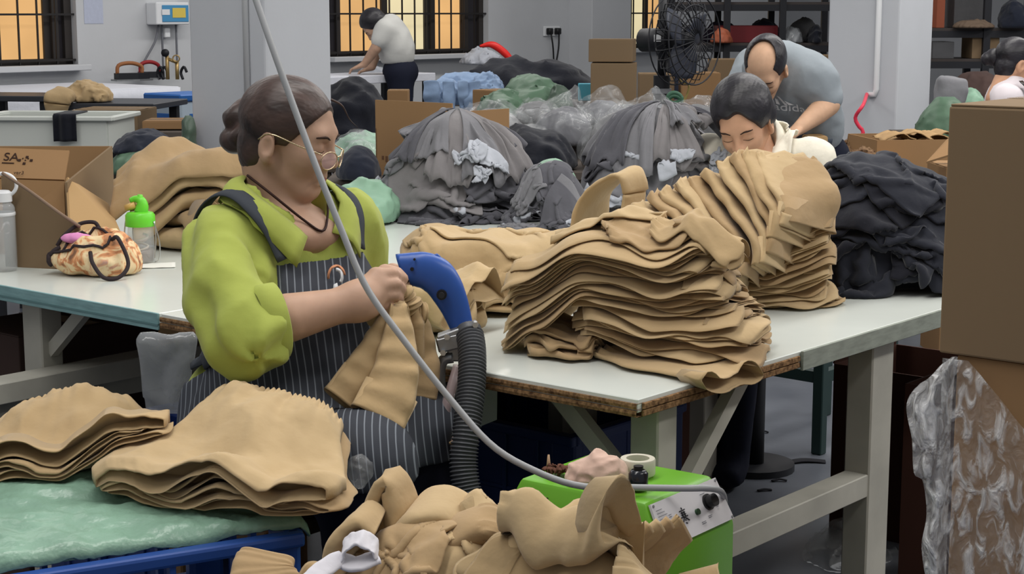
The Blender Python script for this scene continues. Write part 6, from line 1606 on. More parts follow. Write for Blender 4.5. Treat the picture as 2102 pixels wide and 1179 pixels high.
obj('red_label', xf(box(0, 0, 0, 0.09, 0.004, 0.05, 0.001), rz=0.25, loc=p + np.array([0.07, -0.125, 0.035])), mat('red_label_print', rgb(176, 60, 66), 0.5, 0.3), bb, world=True, smooth=False)
def iron(px, py, col, label, k=1.0, rz=0.6):
    p = on_iron(px, py); t = thing('steam_iron', label, 'iron', p, rz)
    out = [(-0.10 * k, -0.045 * k), (0.03 * k, -0.045 * k), (0.10 * k, -0.015 * k), (0.125 * k, 0), (0.10 * k, 0.015 * k), (0.03 * k, 0.045 * k), (-0.10 * k, 0.045 * k)]
    obj('soleplate', prism(out, 0.0, 0.012), M_steel, t, smooth=False)
    obj('body', prism([(x * 0.85, y * 0.8) for x, y in out], 0.012, 0.055), M_dark, t, smooth=False)
    obj('handle', tube([(-0.08 * k, 0, 0.05), (-0.07 * k, 0, 0.11), (0.0, 0, 0.125), (0.06 * k, 0, 0.10), (0.06 * k, 0, 0.05)], 0.014, 8, 20), col, t)
    return t
iron(270, 166, mat('wood_handle', rgb(150, 98, 62), 0.6, 0.3), 'dark steam iron with a wooden handle on the white table', 1.3)
iron(310, 163, mat('red_handle', rgb(150, 40, 44), 0.5, 0.3), 'steam iron with a red handle on the white table')
q = on_iron(350, 163)
vt = thing('steam_valve', 'brass steam valve and hoses at the end of the ironing table', 'valve', q)
M_brass = mat('brass', rgb(170, 144, 96), 0.4, 0.5, metal=0.7)
obj('pipe', join(tube([(-0.02, 0, 0), (-0.02, 0, 0.17)], 0.014, 8), tube([(0.05, 0, 0), (0.05, 0, 0.13)], 0.014, 8), tube([(-0.02, 0, 0.15), (0.05, 0, 0.12)], 0.012, 8)), M_brass, vt)
obj('gauge', xf(cyl(0.028, 0.02, 18), R=frame([1, 0, 0], [0, 0, 1], [0, -1, 0]), loc=(-0.03, 0, 0.19)), M_dark, vt)
obj('hand_wheel', xf(lathe([(0.02, -0.006), (0.028, -0.006), (0.028, 0.006), (0.02, 0.006), (0.02, -0.006)], 16), R=frame([1, 0, 0], [0, 0, 1], [0, -1, 0]), loc=(0.05, -0.02, 0.15)), M_brass, vt)
for k, x in enumerate((-0.08, -0.05, 0.09)): obj('hose', tube([(x, 0, 0.0), (x - 0.015, 0.01, 0.05), (x + 0.01, 0, 0.09), (x + 0.03, 0, 0.05)], 0.010, 8, 16), M_dark, vt)
lp = thing('clip_lamp', 'small white clip lamp on the ironing table', 'lamp', on_iron(195, 163))
obj('arm', tube([(0, 0, 0), (0.01, 0, 0.06), (0.05, 0, 0.11)], 0.006, 8, 12), M_dark, lp)
obj('shade', xf(lathe([(0.008, 0.03), (0.026, 0.02), (0.030, -0.02), (0.024, -0.02), (0.006, 0.028)], 18), loc=(0.055, 0, 0.115)), M_white, lp)
# ---- on the wall: fuse box, paper notice
zB = 1.24; sB = wall_s(343)
fb_ = thing('fuse_box', 'grey wall fuse box with a blue front and yellow label', 'fuse box', wall_pt(sB, zB, 0), ROOM)
obj('case', box(0.06, 0, 0.08, 0.12, 0.30, 0.16, 0.006), M_white, fb_, smooth=False)
dr_ = obj('front_cover', box(0.123, 0.02, 0.08, 0.006, 0.24, 0.12, 0.002), mat('blue_cover', rgb(76, 142, 186), 0.4, 0.4), fb_, smooth=False)
obj('label', box(0.1275, 0.05, 0.085, 0.002, 0.12, 0.07), mat('yellow_label', rgb(214, 190, 92), 0.6, 0.2), dr_, smooth=False)
obj('window_strip', box(0.1275, -0.07, 0.09, 0.002, 0.07, 0.04), M_white, dr_, smooth=False)
for k, (y, y2) in enumerate(((-0.08, -0.26), (-0.05, -0.05), (0.08, 0.08))):
    obj('cable', tube([(0.05, y, 0.0), (0.05, y * 0.8 + y2 * 0.2, -0.12), (0.05, y2 * 0.8 + y * 0.2, -0.27), (0.05, y2, -0.37)], 0.008, 6, 14), mat('grey_cable', rgb(110, 112, 118), 0.5, 0.3), fb_)
obj('plug_socket', box(0.03, 0.0, -0.06, 0.05, 0.05, 0.07, 0.006), M_white, fb_, smooth=False)
tag(obj('paper_notice', xf(box(0.002, 0, 1.42, 0.002, 0.16, 0.34), rz=ROOM, loc=wall_pt(wall_s(203), 0, 0)), mat('notice_paper', rgb(182, 188, 206), 0.8, 0.1, var=0.05, vscale=60), smooth=False, base=wall_pt(wall_s(203), 1.25, 0)), 'pale paper notice stuck on the wall by the left window', 'notice')
# blue bin at the end of the ironing table
p = at(380, 245, d=9.6)
bn = thing('blue_bin', 'blue and white bin beside the left pillar', 'bin', (p[0], p[1], 0.0), ROOM)
obj('bin_body', box(0, 0, 0.42, 0.30, 0.30, 0.84, 0.01), mat('pale_blue_enamel', rgb(176, 190, 202), 0.5, 0.3), bn, smooth=False)
obj('bin_lid', box(0, 0, 0.86, 0.33, 0.33, 0.04, 0.008), mat('bin_blue', rgb(38, 96, 168), 0.4, 0.4), bn, smooth=False)
obj('bin_panel', box(0.0, -0.152, 0.62, 0.18, 0.006, 0.30, 0.002), MATS['bin_blue'], bn, smooth=False)
obj('bin_panel', box(0.152, 0.0, 0.62, 0.006, 0.18, 0.30, 0.002), MATS['bin_blue'], bn, smooth=False)
# ---- dark trestle tables
def dtable(px0, px1, py, d, dep, label):
    a = at(px0, py, d=d); b = at(px1, py, d=d); z = float(a[2]); w = np.linalg.norm(b - a)
    return simple_table('dark_table', label, ((a[0] + b[0]) / 2, d + dep / 2), dep, w, z, mat('dark_table_top', rgb(52, 54, 60), 0.4, 0.4), M_dark, 0.03, rz=math.radians(90 - 8)), z
d1_, z1_ = dtable(140, 352, 212, 8.6, 0.45, 'dark narrow table before the ironing table')
d2_, z2_ = dtable(-60, 98, 198, 8.9, 0.5, 'dark table at the left edge before the ironing table')
obj('brace', tube([at(285, 214, d=8.7), at(308, 250, d=8.7)], 0.02, 8), M_dark, d1_, world=True)
obj('brace', tube([at(262, 214, d=8.65), at(284, 262, d=8.65)], 0.02, 8), M_dark, d1_, world=True)
ts = thing('tan_shorts', 'tan shorts draped over the dark table near the left wall', 'shorts', at(165, 206, d=8.7))
lump('cloth_heap', None, None, at(172, 208, d=8.72), (0.145, 0.12, 0.10), TAN[0], 0.22, 4, 12.0, parent=ts)
obj('hanging_leg', flat_tube([at(135, 190, d=8.62), at(118, 205, d=8.56), at(116, 235, d=8.56)], (1, 0.2, 0), [0.06, 0.07, 0.05], [0.03, 0.03, 0.02], n=24, m=28, wr=0.02, wf=8, seed=9), TAN[0], ts, world=True)
# white tub with dark garments
p = at(95, 300, d=7.2)
tb = thing('white_tub', 'long white plastic tub with dark clothes at the left', 'tub', (p[0], p[1] + 0.2, 0.0), math.radians(-4))
zt0, zt1 = 0.74, 0.885; M_tub = mat('ivory_plastic', rgb(200, 204, 198), 0.5, 0.3)
obj('tub_wall', join(box(0, -0.19, (zt0 + zt1) / 2, 0.56, 0.012, zt1 - zt0), box(0, 0.19, (zt0 + zt1) / 2, 0.56, 0.012, zt1 - zt0), box(-0.28, 0, (zt0 + zt1) / 2, 0.012, 0.38, zt1 - zt0), box(0.28, 0, (zt0 + zt1) / 2, 0.012, 0.38, zt1 - zt0), box(0, 0, zt0 + 0.006, 0.56, 0.38, 0.012)), M_tub, tb, smooth=False)
obj('tub_rim', join(box(0, -0.2, zt1, 0.62, 0.03, 0.02, 0.004), box(0, 0.2, zt1, 0.62, 0.03, 0.02, 0.004), box(-0.3, 0, zt1, 0.03, 0.4, 0.02, 0.004), box(0.3, 0, zt1, 0.03, 0.4, 0.02, 0.004)), M_tub, tb, smooth=False)
for x in (-0.24, 0.24):
    for y in (-0.15, 0.15): obj('leg', box(x, y, zt0 / 2, 0.04, 0.04, zt0), M_dark, tb, smooth=False)
heap('black_clothes', 'black clothes heaped in the white tub', 'clothes', 50, 268, 7.38, 150, 22, 0.13, M_bk, 0.2, 4, 1.0)
c = at(138, 262, d=7.2)
P = np.stack([c[0] + np.linspace(-0.05, 0.045, 14)[:, None] + 0 * np.linspace(0, 1, 18)[None], 7.375 - 0.21 * np.sin(np.minimum(1, np.linspace(0, 1, 18) * 2)[None] * PI / 2) + 0.012 * np.sin(np.linspace(0, 9, 14))[:, None], 0.905 - 0.115 * np.maximum(0, np.linspace(0, 1, 18) - 0.45)[None] / 0.55 + 0 * np.linspace(0, 1, 14)[:, None]], -1)
tag(obj('black_garment', sheet(P, 0.006), M_bk), 'black garment hanging over the rim of the white tub', 'garment')
ctn(150, 296, 8.0, 0.32, 0.3, 0.16, M_card_d, 'brown carton below the dark table at the left', rz=-0.1, z=float(at(150, 296, d=8.0)[2]))
plat(120, 290, 296, 8.0, 0.5, 'low stand under the carton at the left')
ctn(292, 266, 7.7, 0.21, 0.25, 0.035, M_card, 'flat brown carton behind the navy clothes', rz=0.05, z=float(at(292, 266, d=7.7)[2]))
plat(285, 390, 267, 7.7, 0.4, 'low stand under the flat carton')
# sacks and navy clothes behind the tan bundle
z = plat(225, 400, 352, 6.2, 0.7, 'low stand behind the open carton at the left')
heap('green_sack', 'green sack under the navy clothes behind the left table', 'sack', 310, 352, 6.1, 170, 52, 0.2, GSACK[1], 0.12, 3, 2.0)
heap('navy_clothes', 'navy clothes lying on the green sack behind the left table', 'clothes', 300, 312, 6.15, 150, 44, 0.14, M_nv, 0.14, 3, 7.0)
heap('green_sack', 'narrow green sack standing against the left pillar', 'sack', 388, 320, 6.9, 34, 84, 0.08, GSACK[2], 0.12, 3, 4.0)
plat(372, 405, 321, 6.9, 0.25, 'low stand under the narrow green sack')
# open printed carton on the table
cb = at(36, 520, z=0.75); cb = np.array([at(30, 300, d=4.35)[0], 4.35, 0.75])
oc = thing('open_carton', 'open brown carton with printed lettering on the left table', 'carton', cb, math.radians(-4))
a0 = at(30, 300, d=4.5); a1 = at(226, 294, d=4.5); zc_ = float(a0[2])
bk = [np.array([a0[0] - 0.06, 4.5, 0.752]), np.array([a1[0], 4.5, 0.752]), np.array([a1[0], 4.5, zc_]), np.array([a0[0] - 0.06, 4.5, zc_])]
def slab(pts, th=0.006, nrm=None):
    pts = [np.asarray(p_, float) for p_ in pts]; nr = unit(np.cross(pts[1] - pts[0], pts[-1] - pts[0])) * th; k = len(pts)
    return np.array(pts + [p_ + nr for p_ in pts]), [tuple(range(k - 1, -1, -1)), tuple(range(k, 2 * k))] + [(i, (i + 1) % k, k + (i + 1) % k, k + i) for i in range(k)]
obj('rear_wall', slab(bk), M_card, oc, world=True, smooth=False)
f0 = at(-40, 305, d=4.16); f1 = at(143, 312, d=4.16); f2 = at(133, 372, d=4.10); f3 = at(-40, 366, d=4.10)
fl_ = obj('printed_flap', slab([f3, f2, f1, f0]), M_card, oc, world=True, smooth=False)
w3 = at(138, 470, d=4.05); w3[2] = 0.752; w4 = np.array([f3[0] - 0.02, 4.08, 0.752])
obj('front_wall', slab([w4, np.array([f2[0] + 0.01, 4.06, 0.752]), f2, f3]), M_card, oc, world=True, smooth=False)
s_a = np.array([f2[0] + 0.01, 4.06, 0.752]); s_b = np.array([a1[0], 4.5, 0.752])
obj('side_wall', slab([s_a, s_b, np.array([a1[0], 4.5, zc_]), np.array([f2[0] + 0.008, 4.07, float(f2[2])])]), M_card_d, oc, world=True, smooth=False)
g0 = at(135, 366, d=4.12); g1 = at(218, 420, d=4.30); g2 = at(244, 480, d=3.98); g3 = at(142, 500, d=3.90)
for gq in (g2, g3): gq[2] = max(gq[2], 0.758)
obj('side_flap', slab([g0, g3, g2, g1]), M_card_l, oc, world=True, smooth=False)
n0 = at(5, 352, d=3.86); n1 = at(165, 466, d=3.80); n2 = n1.copy(); n2[2] = 0.754; n3 = n0.copy(); n3[2] = 0.754
obj('near_wall', slab([n3, n2, n1, n0]), M_card_d, oc, world=True, smooth=False)
# print on the flap
def text_obj(body, size, o_, ux, uy, m, parent, name):
    cu = bpy.data.curves.new('print', 'FONT'); cu.body = body; cu.size = size; cu.extrude = 0.0004; cu.align_x = 'LEFT'
    tmp = bpy.data.objects.new('print', cu); COL.objects.link(tmp)
    dg = bpy.context.evaluated_depsgraph_get(); me = bpy.data.meshes.new_from_object(tmp.evaluated_get(dg))
    V = np.array([tuple(v.co) for v in me.vertices]); Fc = [tuple(p_.vertices) for p_ in me.polygons]
    bpy.data.objects.remove(tmp); bpy.data.curves.remove(cu); bpy.data.meshes.remove(me)
    ux = unit(ux); nz_ = unit(np.cross(ux, uy)); uy = np.cross(nz_, ux)
    W = o_ + V[:, :1] * ux + V[:, 1:2] * uy + V[:, 2:3] * nz_
    return obj(name, (W, Fc), m, parent, world=True, smooth=False)
M_pr = mat('carton_print', rgb(58, 42, 36), 0.8, 0.1)
fu = unit(f1 - f0); fv = unit(f0 - f3); fN = unit(np.cross(fu, fv)); fN = fN if fN[1] < 0 else -fN
def onflap(px, py): 
    p_ = at(px, py, d=4.13); p_ = p_ - fN * ((p_ - f3) @ fN) + fN * 0.0075
    return p_
text_obj('SA', 0.034, onflap(6, 330), fu, fv, M_pr, fl_, 'print_letters')
dots = []
for x, y, r in ((40, 329, 0.0034), (54, 318, 0.0034), (64, 329, 0.0034), (51, 340, 0.0034), (52, 329, 0.0016), (57, 323, 0.0016), (46, 323, 0.0016)):
    b_ = xf(box(0, 0, 0, 2 * r, 2 * r, 0.0008), R=frame(fu, np.cross(fN, fu), fN), loc=onflap(x, y)); dots.append(b_)
dots.append(xf(box(0, 0, 0, 0.03, 0.003, 0.0006), R=frame(fu, np.cross(fN, fu), fN), loc=onflap(18, 339)))
obj('print_dots', join(*dots), M_pr, fl_, world=True, smooth=False)
text_obj('ver3', 0.014, onflap(36, 369) + np.array([0, -0.012, -0.004]), fu, fv, M_pr, fl_, 'print_words')
# ---- centre: table by the second window
o2 = 1.05; sa, sb = wall_at(640, o2), wall_at(905, o2)
wtb = simple_table('window_table', 'white table under the second window', wall_pt((sa + sb) / 2, 0, o2 / 2 + 0.2), sb - sa, o2 - 0.5, 0.86, M_cloth_w, M_dark, 0.06)
heap('white_cloth', 'white cloth crumpled on the window table beside the man', 'cloth', 768, 150, 13.5, 60, 14, 0.12, M_lining, 0.2, 4, 3.0)
heap('white_clothes', 'white clothes heaped beyond the window table', 'clothes', 990, 132, 13.9, 100, 36, 0.2, M_lining, 0.2, 4, 6.0)
tag(obj('red_pipe', tube([at(985, 95, d=13.6), at(1010, 92, d=13.6), at(1035, 108, d=13.6), at(1056, 132, d=13.6)], [0.010, 0.03, 0.03, 0.02], 8, 24), mat('bright_red', rgb(222, 40, 34), 0.4, 0.4)), 'bright red curved strip on the white clothes', 'strip')
z = plat(900, 1250, 205, 11.4, 0.9, 'low stand under the wide black heap')
heap('black_clothes', 'wide heap of black clothes behind the green sacks', 'clothes', 1080, 205, 11.5, 330, 100, 0.35, M_bk, 0.16, 3, 1.0)
for k, (px, py, w, h_) in enumerate(((955, 205, 150, 62), (915, 215, 80, 60), (1000, 190, 80, 44))):
    heap('pale_blue_shirt', 'pale blue shirts draped before the black heap', 'shirt', px, py, 10.9 - 0.1 * k, w, h_, 0.12, M_lb, 0.22, 4, 3.0 + k, group='pale blue shirts by the black heap')
for k, (px, w) in enumerate(((885, 34), (920, 26), (968, 40), (950, 22))):
    a = at(px, 168, d=10.6); b = at(px + 4, 232, d=10.6)
    tag(obj('pale_blue_shirt', flat_tube([a, (a + b) / 2 + np.array([0, -0.03, 0]), b], (1, 0, 0), [w * 0.0014, w * 0.0016, w * 0.0012], 0.018, n=30, m=32, wr=0.05, wf=6, seed=k), M_lb), 'pale blue shirt hanging down before the black heap', 'shirt', 'hanging pale blue shirts')
carton('carton', 'cyan blue box below the wide black heap', tuple(at(1188, 207, d=10.4)), 0.0, 0.11, 0.12, 0.10, mat('cyan_card', rgb(92, 172, 192), 0.6, 0.3), tape=False)
plat(1170, 1240, 207, 10.4, 0.3, 'low stand under the cyan box')
ctn(970, 236, 9.6, 0.25, 0.2, 0.14, M_card, 'brown carton beside the green sacks', z=float(at(970, 236, d=9.6)[2]))
plat(960, 1190, 238, 9.3, 0.8, 'low stand under the dark green sacks')
heap('green_sack', 'dark green sack folded high before the black heap', 'sack', 1095, 238, 9.3, 150, 84, 0.3, GSACK[1], 0.20, 4, 2.5)
heap('green_sack', 'dark green sack slumped left of the folded one', 'sack', 1030, 240, 9.1, 120, 56, 0.25, GSACK[1], 0.20, 4, 6.5)
heap('green_sack', 'green sack leaning right of the folded one', 'sack', 1150, 238, 9.0, 60, 66, 0.2, GSACK[2], 0.2, 4, 8.5)
# black heaps, cartons and sacks left of the grey heap
z = plat(640, 850, 292, 8.6, 0.8, 'low stand under the tall black heap')
heap('black_clothes', 'tall black clothes heap beside the white pillar', 'clothes', 720, 290, 8.5, 190, 132, 0.35, M_bk, 0.15, 3, 4.0)
ctn(795, 222, 8.9, 0.11, 0.15, 0.09, M_card, 'small brown carton behind the black heap', rz=0.0, z=float(at(795, 222, d=8.9)[2]))
plat(780, 850, 223, 8.9, 0.3, 'low stand under the small brown carton')
z = plat(650, 820, 330, 6.4, 0.7, 'low stand behind the woman in green')
heap('green_sack', 'mint green sack below the tall black heap', 'sack', 735, 330, 6.5, 140, 62, 0.25, GSACK[0], 0.14, 3, 1.4)
heap('plastic_bag', 'clear plastic bag over the mint sack behind the woman', 'plastic bag', 730, 318, 6.2, 120, 44, 0.2, M_poly, 0.2, 4, 2.4)
plat(670, 800, 366, 5.75, 0.4, 'low stand under the black bundle by the carton')
heap('black_clothes', 'round black bundle by the leaning carton', 'clothes', 738, 364, 5.7, 96, 66, 0.12, M_nv, 0.08, 3, 2.0)
# standing open carton
tl = at(770, 205, d=5.9); bl = at(788, 352, d=5.9); tr = tl + RX * 0.36
lc = thing('tall_carton', 'tall open brown carton standing behind the grey heap', 'carton', (tl[0], tl[1], 0), ROOM)
hz = float(tl[2])
obj('front_wall', box(0.18, 0.003, hz / 2, 0.36, 0.006, hz), M_card, lc, smooth=False)
obj('side_wall', box(0.357, 0.15, (hz - 0.03) / 2, 0.006, 0.30, hz - 0.03), M_card, lc, smooth=False)
obj('side_wall', box(0.003, 0.15, (hz - 0.10) / 2, 0.006, 0.30, hz - 0.10), M_card, lc, smooth=False)
obj('rear_wall', box(0.18, 0.30, (hz - 0.12) / 2, 0.36, 0.006, hz - 0.12), M_card, lc, smooth=False)
obj('print_marks', join(*[box(0.035 + 0.018 * k, -0.0012, hz - 0.20 - 0.004 * (k % 2), 0.009, 0.0012, 0.012 + 0.008 * (k % 2)) for k in range(4)]), mat('faint_print', rgb(104, 76, 58), 0.8, 0.1), lc, smooth=False)
# mint sacks on or behind the table
heap('green_sack', 'mint green sack lying on the table left of the grey heap', 'sack', 742, 452, 4.72, 170, 92, 0.16, GSACK[0], 0.20, 2.4, 5.0, h=0.009)
heap('green_sack', 'mint green sack between the two grey heaps', 'sack', 1135, 394, 5.35, 110, 72, 0.15, GSACK[0], 0.10, 3, 6.0)
plat(1080, 1190, 395, 5.35, 0.4, 'low stand under the mint sack between the heaps')
plat(960, 1200, 345, 6.0, 0.6, 'low stand under the black clothes behind the grey heaps')
heap('black_clothes', 'black clothes spread behind the two grey heaps', 'clothes', 1085, 345, 6.0, 215, 90, 0.22, M_bk, 0.16, 3, 9.0)
# clear bags of grey clothes
bags = [(1010, 290, 6.7, 170, 82, None, 1.0, 'flat clear bag of grey clothes left of the fan'), (1160, 292, 6.5, 150, 84, (1186, 182), 2.0, 'clear bag with a tall twisted neck'), (1280, 330, 6.0, 190, 120, None, 3.0, 'big clear bag of grey clothes before the fan'), (1330, 262, 7.2, 130, 62, (1345, 188), 4.0, 'clear bag with a pointed top beside the fan'), (1432, 285, 7.0, 120, 84, (1450, 200), 5.0, 'clear bag to the right of the fan'), (1240, 250, 7.6, 110, 52, (1262, 182), 6.0, 'pale clear bag below the stacked cartons'), (1100, 246, 7.4, 90, 40, None, 7.0, 'small clear bag before the green sacks'), (1085, 300, 6.3, 120, 40, None, 8.0, 'low clear bag over the black clothes')]
for k, (px, py, d, w, h_, pk, sd, lb) in enumerate(bags):
    t = thing('clear_bag', lb, 'plastic bag', at(px, py, d=d))
    kk = d / F; c = at(px, py, d=d)
    r = (w * kk / 2, 0.22, h_ * kk * 0.95)
    lump('contents', None, None, c, (r[0] * 0.86, r[1] * 0.86, r[2] * 0.86), M_gp if k % 2 == 0 else GREY[1], 0.10, 3, sd, parent=t)
    lump('bag_film', None, None, c, r, M_poly, 0.16, 3.0, sd + 20, zf=c[2], peak=None if pk is None else at(pk[0], pk[1], d=d), parent=t)
    plat(px - w * 0.4, px + w * 0.4, py, d, 0.3, 'low stand under the ' + lb)
# ---- fan
df = 8.6
fp = at(1357, 250, d=df)
fan = thing('pedestal_fan', 'black industrial pedestal fan behind the clear bags', 'fan', (fp[0], fp[1], 0))
M_fan = mat('fan_black', rgb(30, 31, 36), 0.5, 0.4)
zb_ = float(at(1357, 155, d=df)[2])
obj('base', lathe([(0.0, 0.0), (0.26, 0.0), (0.26, 0.03), (0.06, 0.06), (0.0, 0.06)], 24), M_fan, fan)
obj('lower_post', xf(cyl(0.042, zb_ - 0.06, 20), loc=(0, 0, 0.06)), M_fan, fan, ang=40)
obj('collar', xf(cyl(0.050, 0.025, 20), loc=(0, 0, zb_ - 0.09)), mat('fan_grey', rgb(120, 122, 126), 0.5, 0.4), fan, ang=40)
zh = float(at(1357, 82, d=df)[2])
obj('upper_post', xf(cyl(0.022, zh - zb_ + 0.3, 16), loc=(0, 0, zb_ - 0.01)), M_fan, fan)
obj('crank', bar((-0.085, 0, zb_ - 0.18), (0.0, 0, zb_ - 0.18), 0.02, 0.02), M_fan, fan, smooth=False)
hd_ = fan; hv = unit(np.array([0.72, -0.62, 0.02]))       # the way the fan blows
hu = unit(np.cross([0, 0, 1], hv)); hw_ = np.cross(hv, hu)
hcn = np.array([0.0, 0, zh]); hc2 = hcn + hv * 0.14
obj('motor', tube([hcn - hv * 0.13, hcn - hv * 0.12, hcn + hv * 0.06, hcn + hv * 0.07], [0.03, 0.06, 0.062, 0.04], 18), M_fan, fan)
obj('motor_label', box(-0.03, -0.068, zh + 0.01, 0.035, 0.004, 0.035), M_white, fan, smooth=False)
RG = 0.225
def circ(c, r, n=40): return [c + r * (math.cos(t) * hu + math.sin(t) * hw_) for t in np.linspace(0, 2 * PI, n + 1)]
gd = []
for off, rs in ((-0.06, (0.10, 0.17, RG)), (0.06, (0.05, 0.11, 0.17, RG))):
    for r in rs: gd.append(tube(circ(hc2 + hv * off, r), 0.004, 5, cap=False))
obj('guard_rings', join(*gd), M_fan, fan)
sp_ = []
for k in range(28):
    t = 2 * PI * k / 28; e = math.cos(t) * hu + math.sin(t) * hw_
    sp_.append(tube([hc2 - hv * 0.08 + e * 0.06, hc2 - hv * 0.065 + e * 0.16, hc2 - hv * 0.02 + e * RG, hc2 + hv * 0.02 + e * RG, hc2 + hv * 0.065 + e * 0.16, hc2 + hv * 0.08 + e * 0.03], 0.0028, 4))
obj('guard_wires', join(*sp_), M_fan, fan)
for k in range(3):
    t = 2 * PI * k / 3 + 0.4; Vb = []
    for i in range(8):
        r = 0.03 + 0.165 * i / 7; wd_ = 0.05 + 0.06 * math.sin(PI * i / 8)
        for j in range(5):
            a = t + (j / 4 - 0.5) * wd_ / max(r, 0.05) * 1.6; e = math.cos(a) * hu + math.sin(a) * hw_
            Vb.append(hc2 + e * r + hv * (j / 4 - 0.5) * 0.05)
    obj('blade', sheet(np.array(Vb).reshape(8, 5, 3), 0.004), mat('fan_blade', rgb(56, 60, 72), 0.4, 0.4), fan)
obj('hub', tube([hc2 - hv * 0.03, hc2 + hv * 0.035], 0.035, 16), M_fan, fan)
obj('power_lead', tube([(0.03, 0, zh - 0.05), (0.09, 0.0, zh - 0.2), (0.14, 0, zb_ - 0.05), (0.10, 0, zb_ - 0.15), (0.0, -0.04, zb_ - 0.2)], 0.006, 6, 24), mat('yellow_lead', rgb(150, 136, 80), 0.5, 0.3), fan)
tag(obj('green_coil', tube([(at(1385 + 14 * math.cos(t), 198 + 12 * math.sin(t) + t, d=8.2)) for t in np.linspace(0, 12, 60)], 0.012, 6), mat('green_cord', rgb(56, 92, 72), 0.5, 0.3)), 'green cord coiled beside the fan post', 'cord')
# ---- cartons behind the fan
ctn(1212, 215, 10.0, 0.27, 0.3, 0.24, M_card_d, 'lower brown carton of the pair beside the wall pier', rz=-0.08, z=float(at(1212, 215, d=10.0)[2]))
plat(1205, 1310, 216, 10.0, 0.4, 'low stand under the carton pair by the pier')
zq = float(at(1212, 215, d=10.0)[2]) + 0.25
ctn(1208, 120, 10.05, 0.26, 0.28, 0.13, M_card_d, 'upper brown carton with white tape beside the wall pier', rz=-0.15, z=zq)
pz = float(at(1300, 216, d=11.6)[2])
for k, (px, w, h_, dd, lb, mm) in enumerate(((1312, 0.24, 0.21, 11.6, 'brown carton behind the fan post', M_card_d), (1400, 0.26, 0.22, 11.5, 'brown carton right of the fan post', M_card), (1462, 0.26, 0.30, 11.9, 'taller brown carton behind the bending man', M_card_d), (1555, 0.3, 0.26, 12.0, 'brown carton behind the man in grey', M_card_d), (1630, 0.30, 0.33, 11.8, 'brown carton between the man in grey and the pillar', M_card_d))):
    ctn(px, 216, dd, w, 0.3, h_, mm, lb, rz=0.02 * k - 0.03, z=pz)
plat(1295, 1730, 216, 11.4, 1.0, 'long low stand under the cartons by the racks')
# ---- steel racks
def rack(px0, px1, d, dep, levels, label, rz=0.0, posts=3):
    a = at(px0, 60, d=d); b = at(px1, 60, d=d); w = b[0] - a[0]
    t = thing('steel_rack', label, 'rack', ((a[0] + b[0]) / 2, d + dep / 2, 0), rz)
    for k in range(posts):
        for y in (-1, 1): obj('upright', box(-w / 2 + w * k / (posts - 1), y * dep / 2, 1.1, 0.05, 0.05, 2.2), M_dark, t, smooth=False)
    for z in levels:
        obj('shelf', box(0, 0, z, w, dep, 0.03), mat('rack_shelf', rgb(66, 60, 58), 0.6, 0.3), t, smooth=False)
        for y in (-1, 1): obj('beam', box(0, y * dep / 2, z - 0.03, w, 0.03, 0.05), M_dark, t, smooth=False)
    return t
dR = 13.4
L1 = float(at(1500, 92, d=dR)[2]); L2 = float(at(1500, 8, d=dR)[2])
rack(1378, 1720, dR, 0.6, [0.45, L1, L2, 1.95], 'dark steel storage rack behind the man in grey', 0.0, 4)
obj_brace = tag(obj('rack_brace', tube([at(1320, 2, d=12.6), at(1345, 36, d=12.6)], 0.02, 6), M_dark), 'dark diagonal brace beside the rack', 'brace')
bpy.data.objects.remove(obj_brace)
def on_shelf(px, w, h_, m, name, label, cat, lvl, dd=dR + 0.1, kind='lump', seed=1.0):
    c = at(px, 60, d=dd); c[2] = lvl + 0.016
    if kind == 'box':
        return carton(name, label, (c[0] - w / 2, c[1], c[2]), 0.0, w, 0.3, h_, m, tape=False, cat=cat)
    return lump(name, label, cat, c, (w / 2, 0.16, h_), m, 0.14, 3, seed)
on_shelf(1535, 0.48, 0.13, mat('dark_red_box', rgb(112, 34, 40), 0.5, 0.3), 'red_case', 'long dark red case on the rack shelf', 'case', L1, kind='box')
on_shelf(1482, 0.16, 0.12, mat('orange_strap_bag', rgb(150, 82, 58), 0.6, 0.3), 'orange_bag', 'orange bag with dark straps at the end of the red case', 'bag', L1, dd=dR)
on_shelf(1625, 0.18, 0.12, MATS['dull_poly'] if 'dull_poly' in MATS else M_polyd, 'white_bag', 'pale plastic bag on the rack right of the red case', 'bag', L1, seed=3.0)
on_shelf(1672, 0.12, 0.13, M_bk, 'black_bag', 'black bag with white marks at the right end of the rack', 'bag', L1, seed=4.0)
on_shelf(1420, 0.14, 0.14, M_nv, 'navy_bag', 'navy bag at the left end of the rack shelf', 'bag', L1, seed=5.0)
on_shelf(1570, 0.30, 0.18, M_nv, 'navy_clothes', 'navy clothes piled behind the red case', 'clothes', L1, dd=dR + 0.4, seed=6.0)
on_shelf(1480, 0.34, 0.16, mat('purple_dark_cloth', rgb(52, 46, 62), 0.9, 0.1), 'dark_clothes', 'dark purple clothes piled on the rack behind the orange bag', 'clothes', L1, dd=dR + 0.45, seed=7.0)
on_shelf(1650, 0.26, 0.2, M_gp, 'grey_clothes', 'grey clothes at the back of the rack shelf', 'clothes', L1, dd=dR + 0.45, seed=8.0)
for k, px in enumerate((1395, 1460, 1540, 1610)):
    c = at(px, 60, d=dR + 0.1); c[2] = 0.466
    lump('dark_bundle', 'dark bundle on the lowest shelf of the rack', 'bundle', c, (0.17, 0.2, 0.42), [M_nv, M_bk, MATS['purple_dark_cloth'], M_nv][k], 0.12, 3, 30.0 + k, group='dark bundles low on the rack')
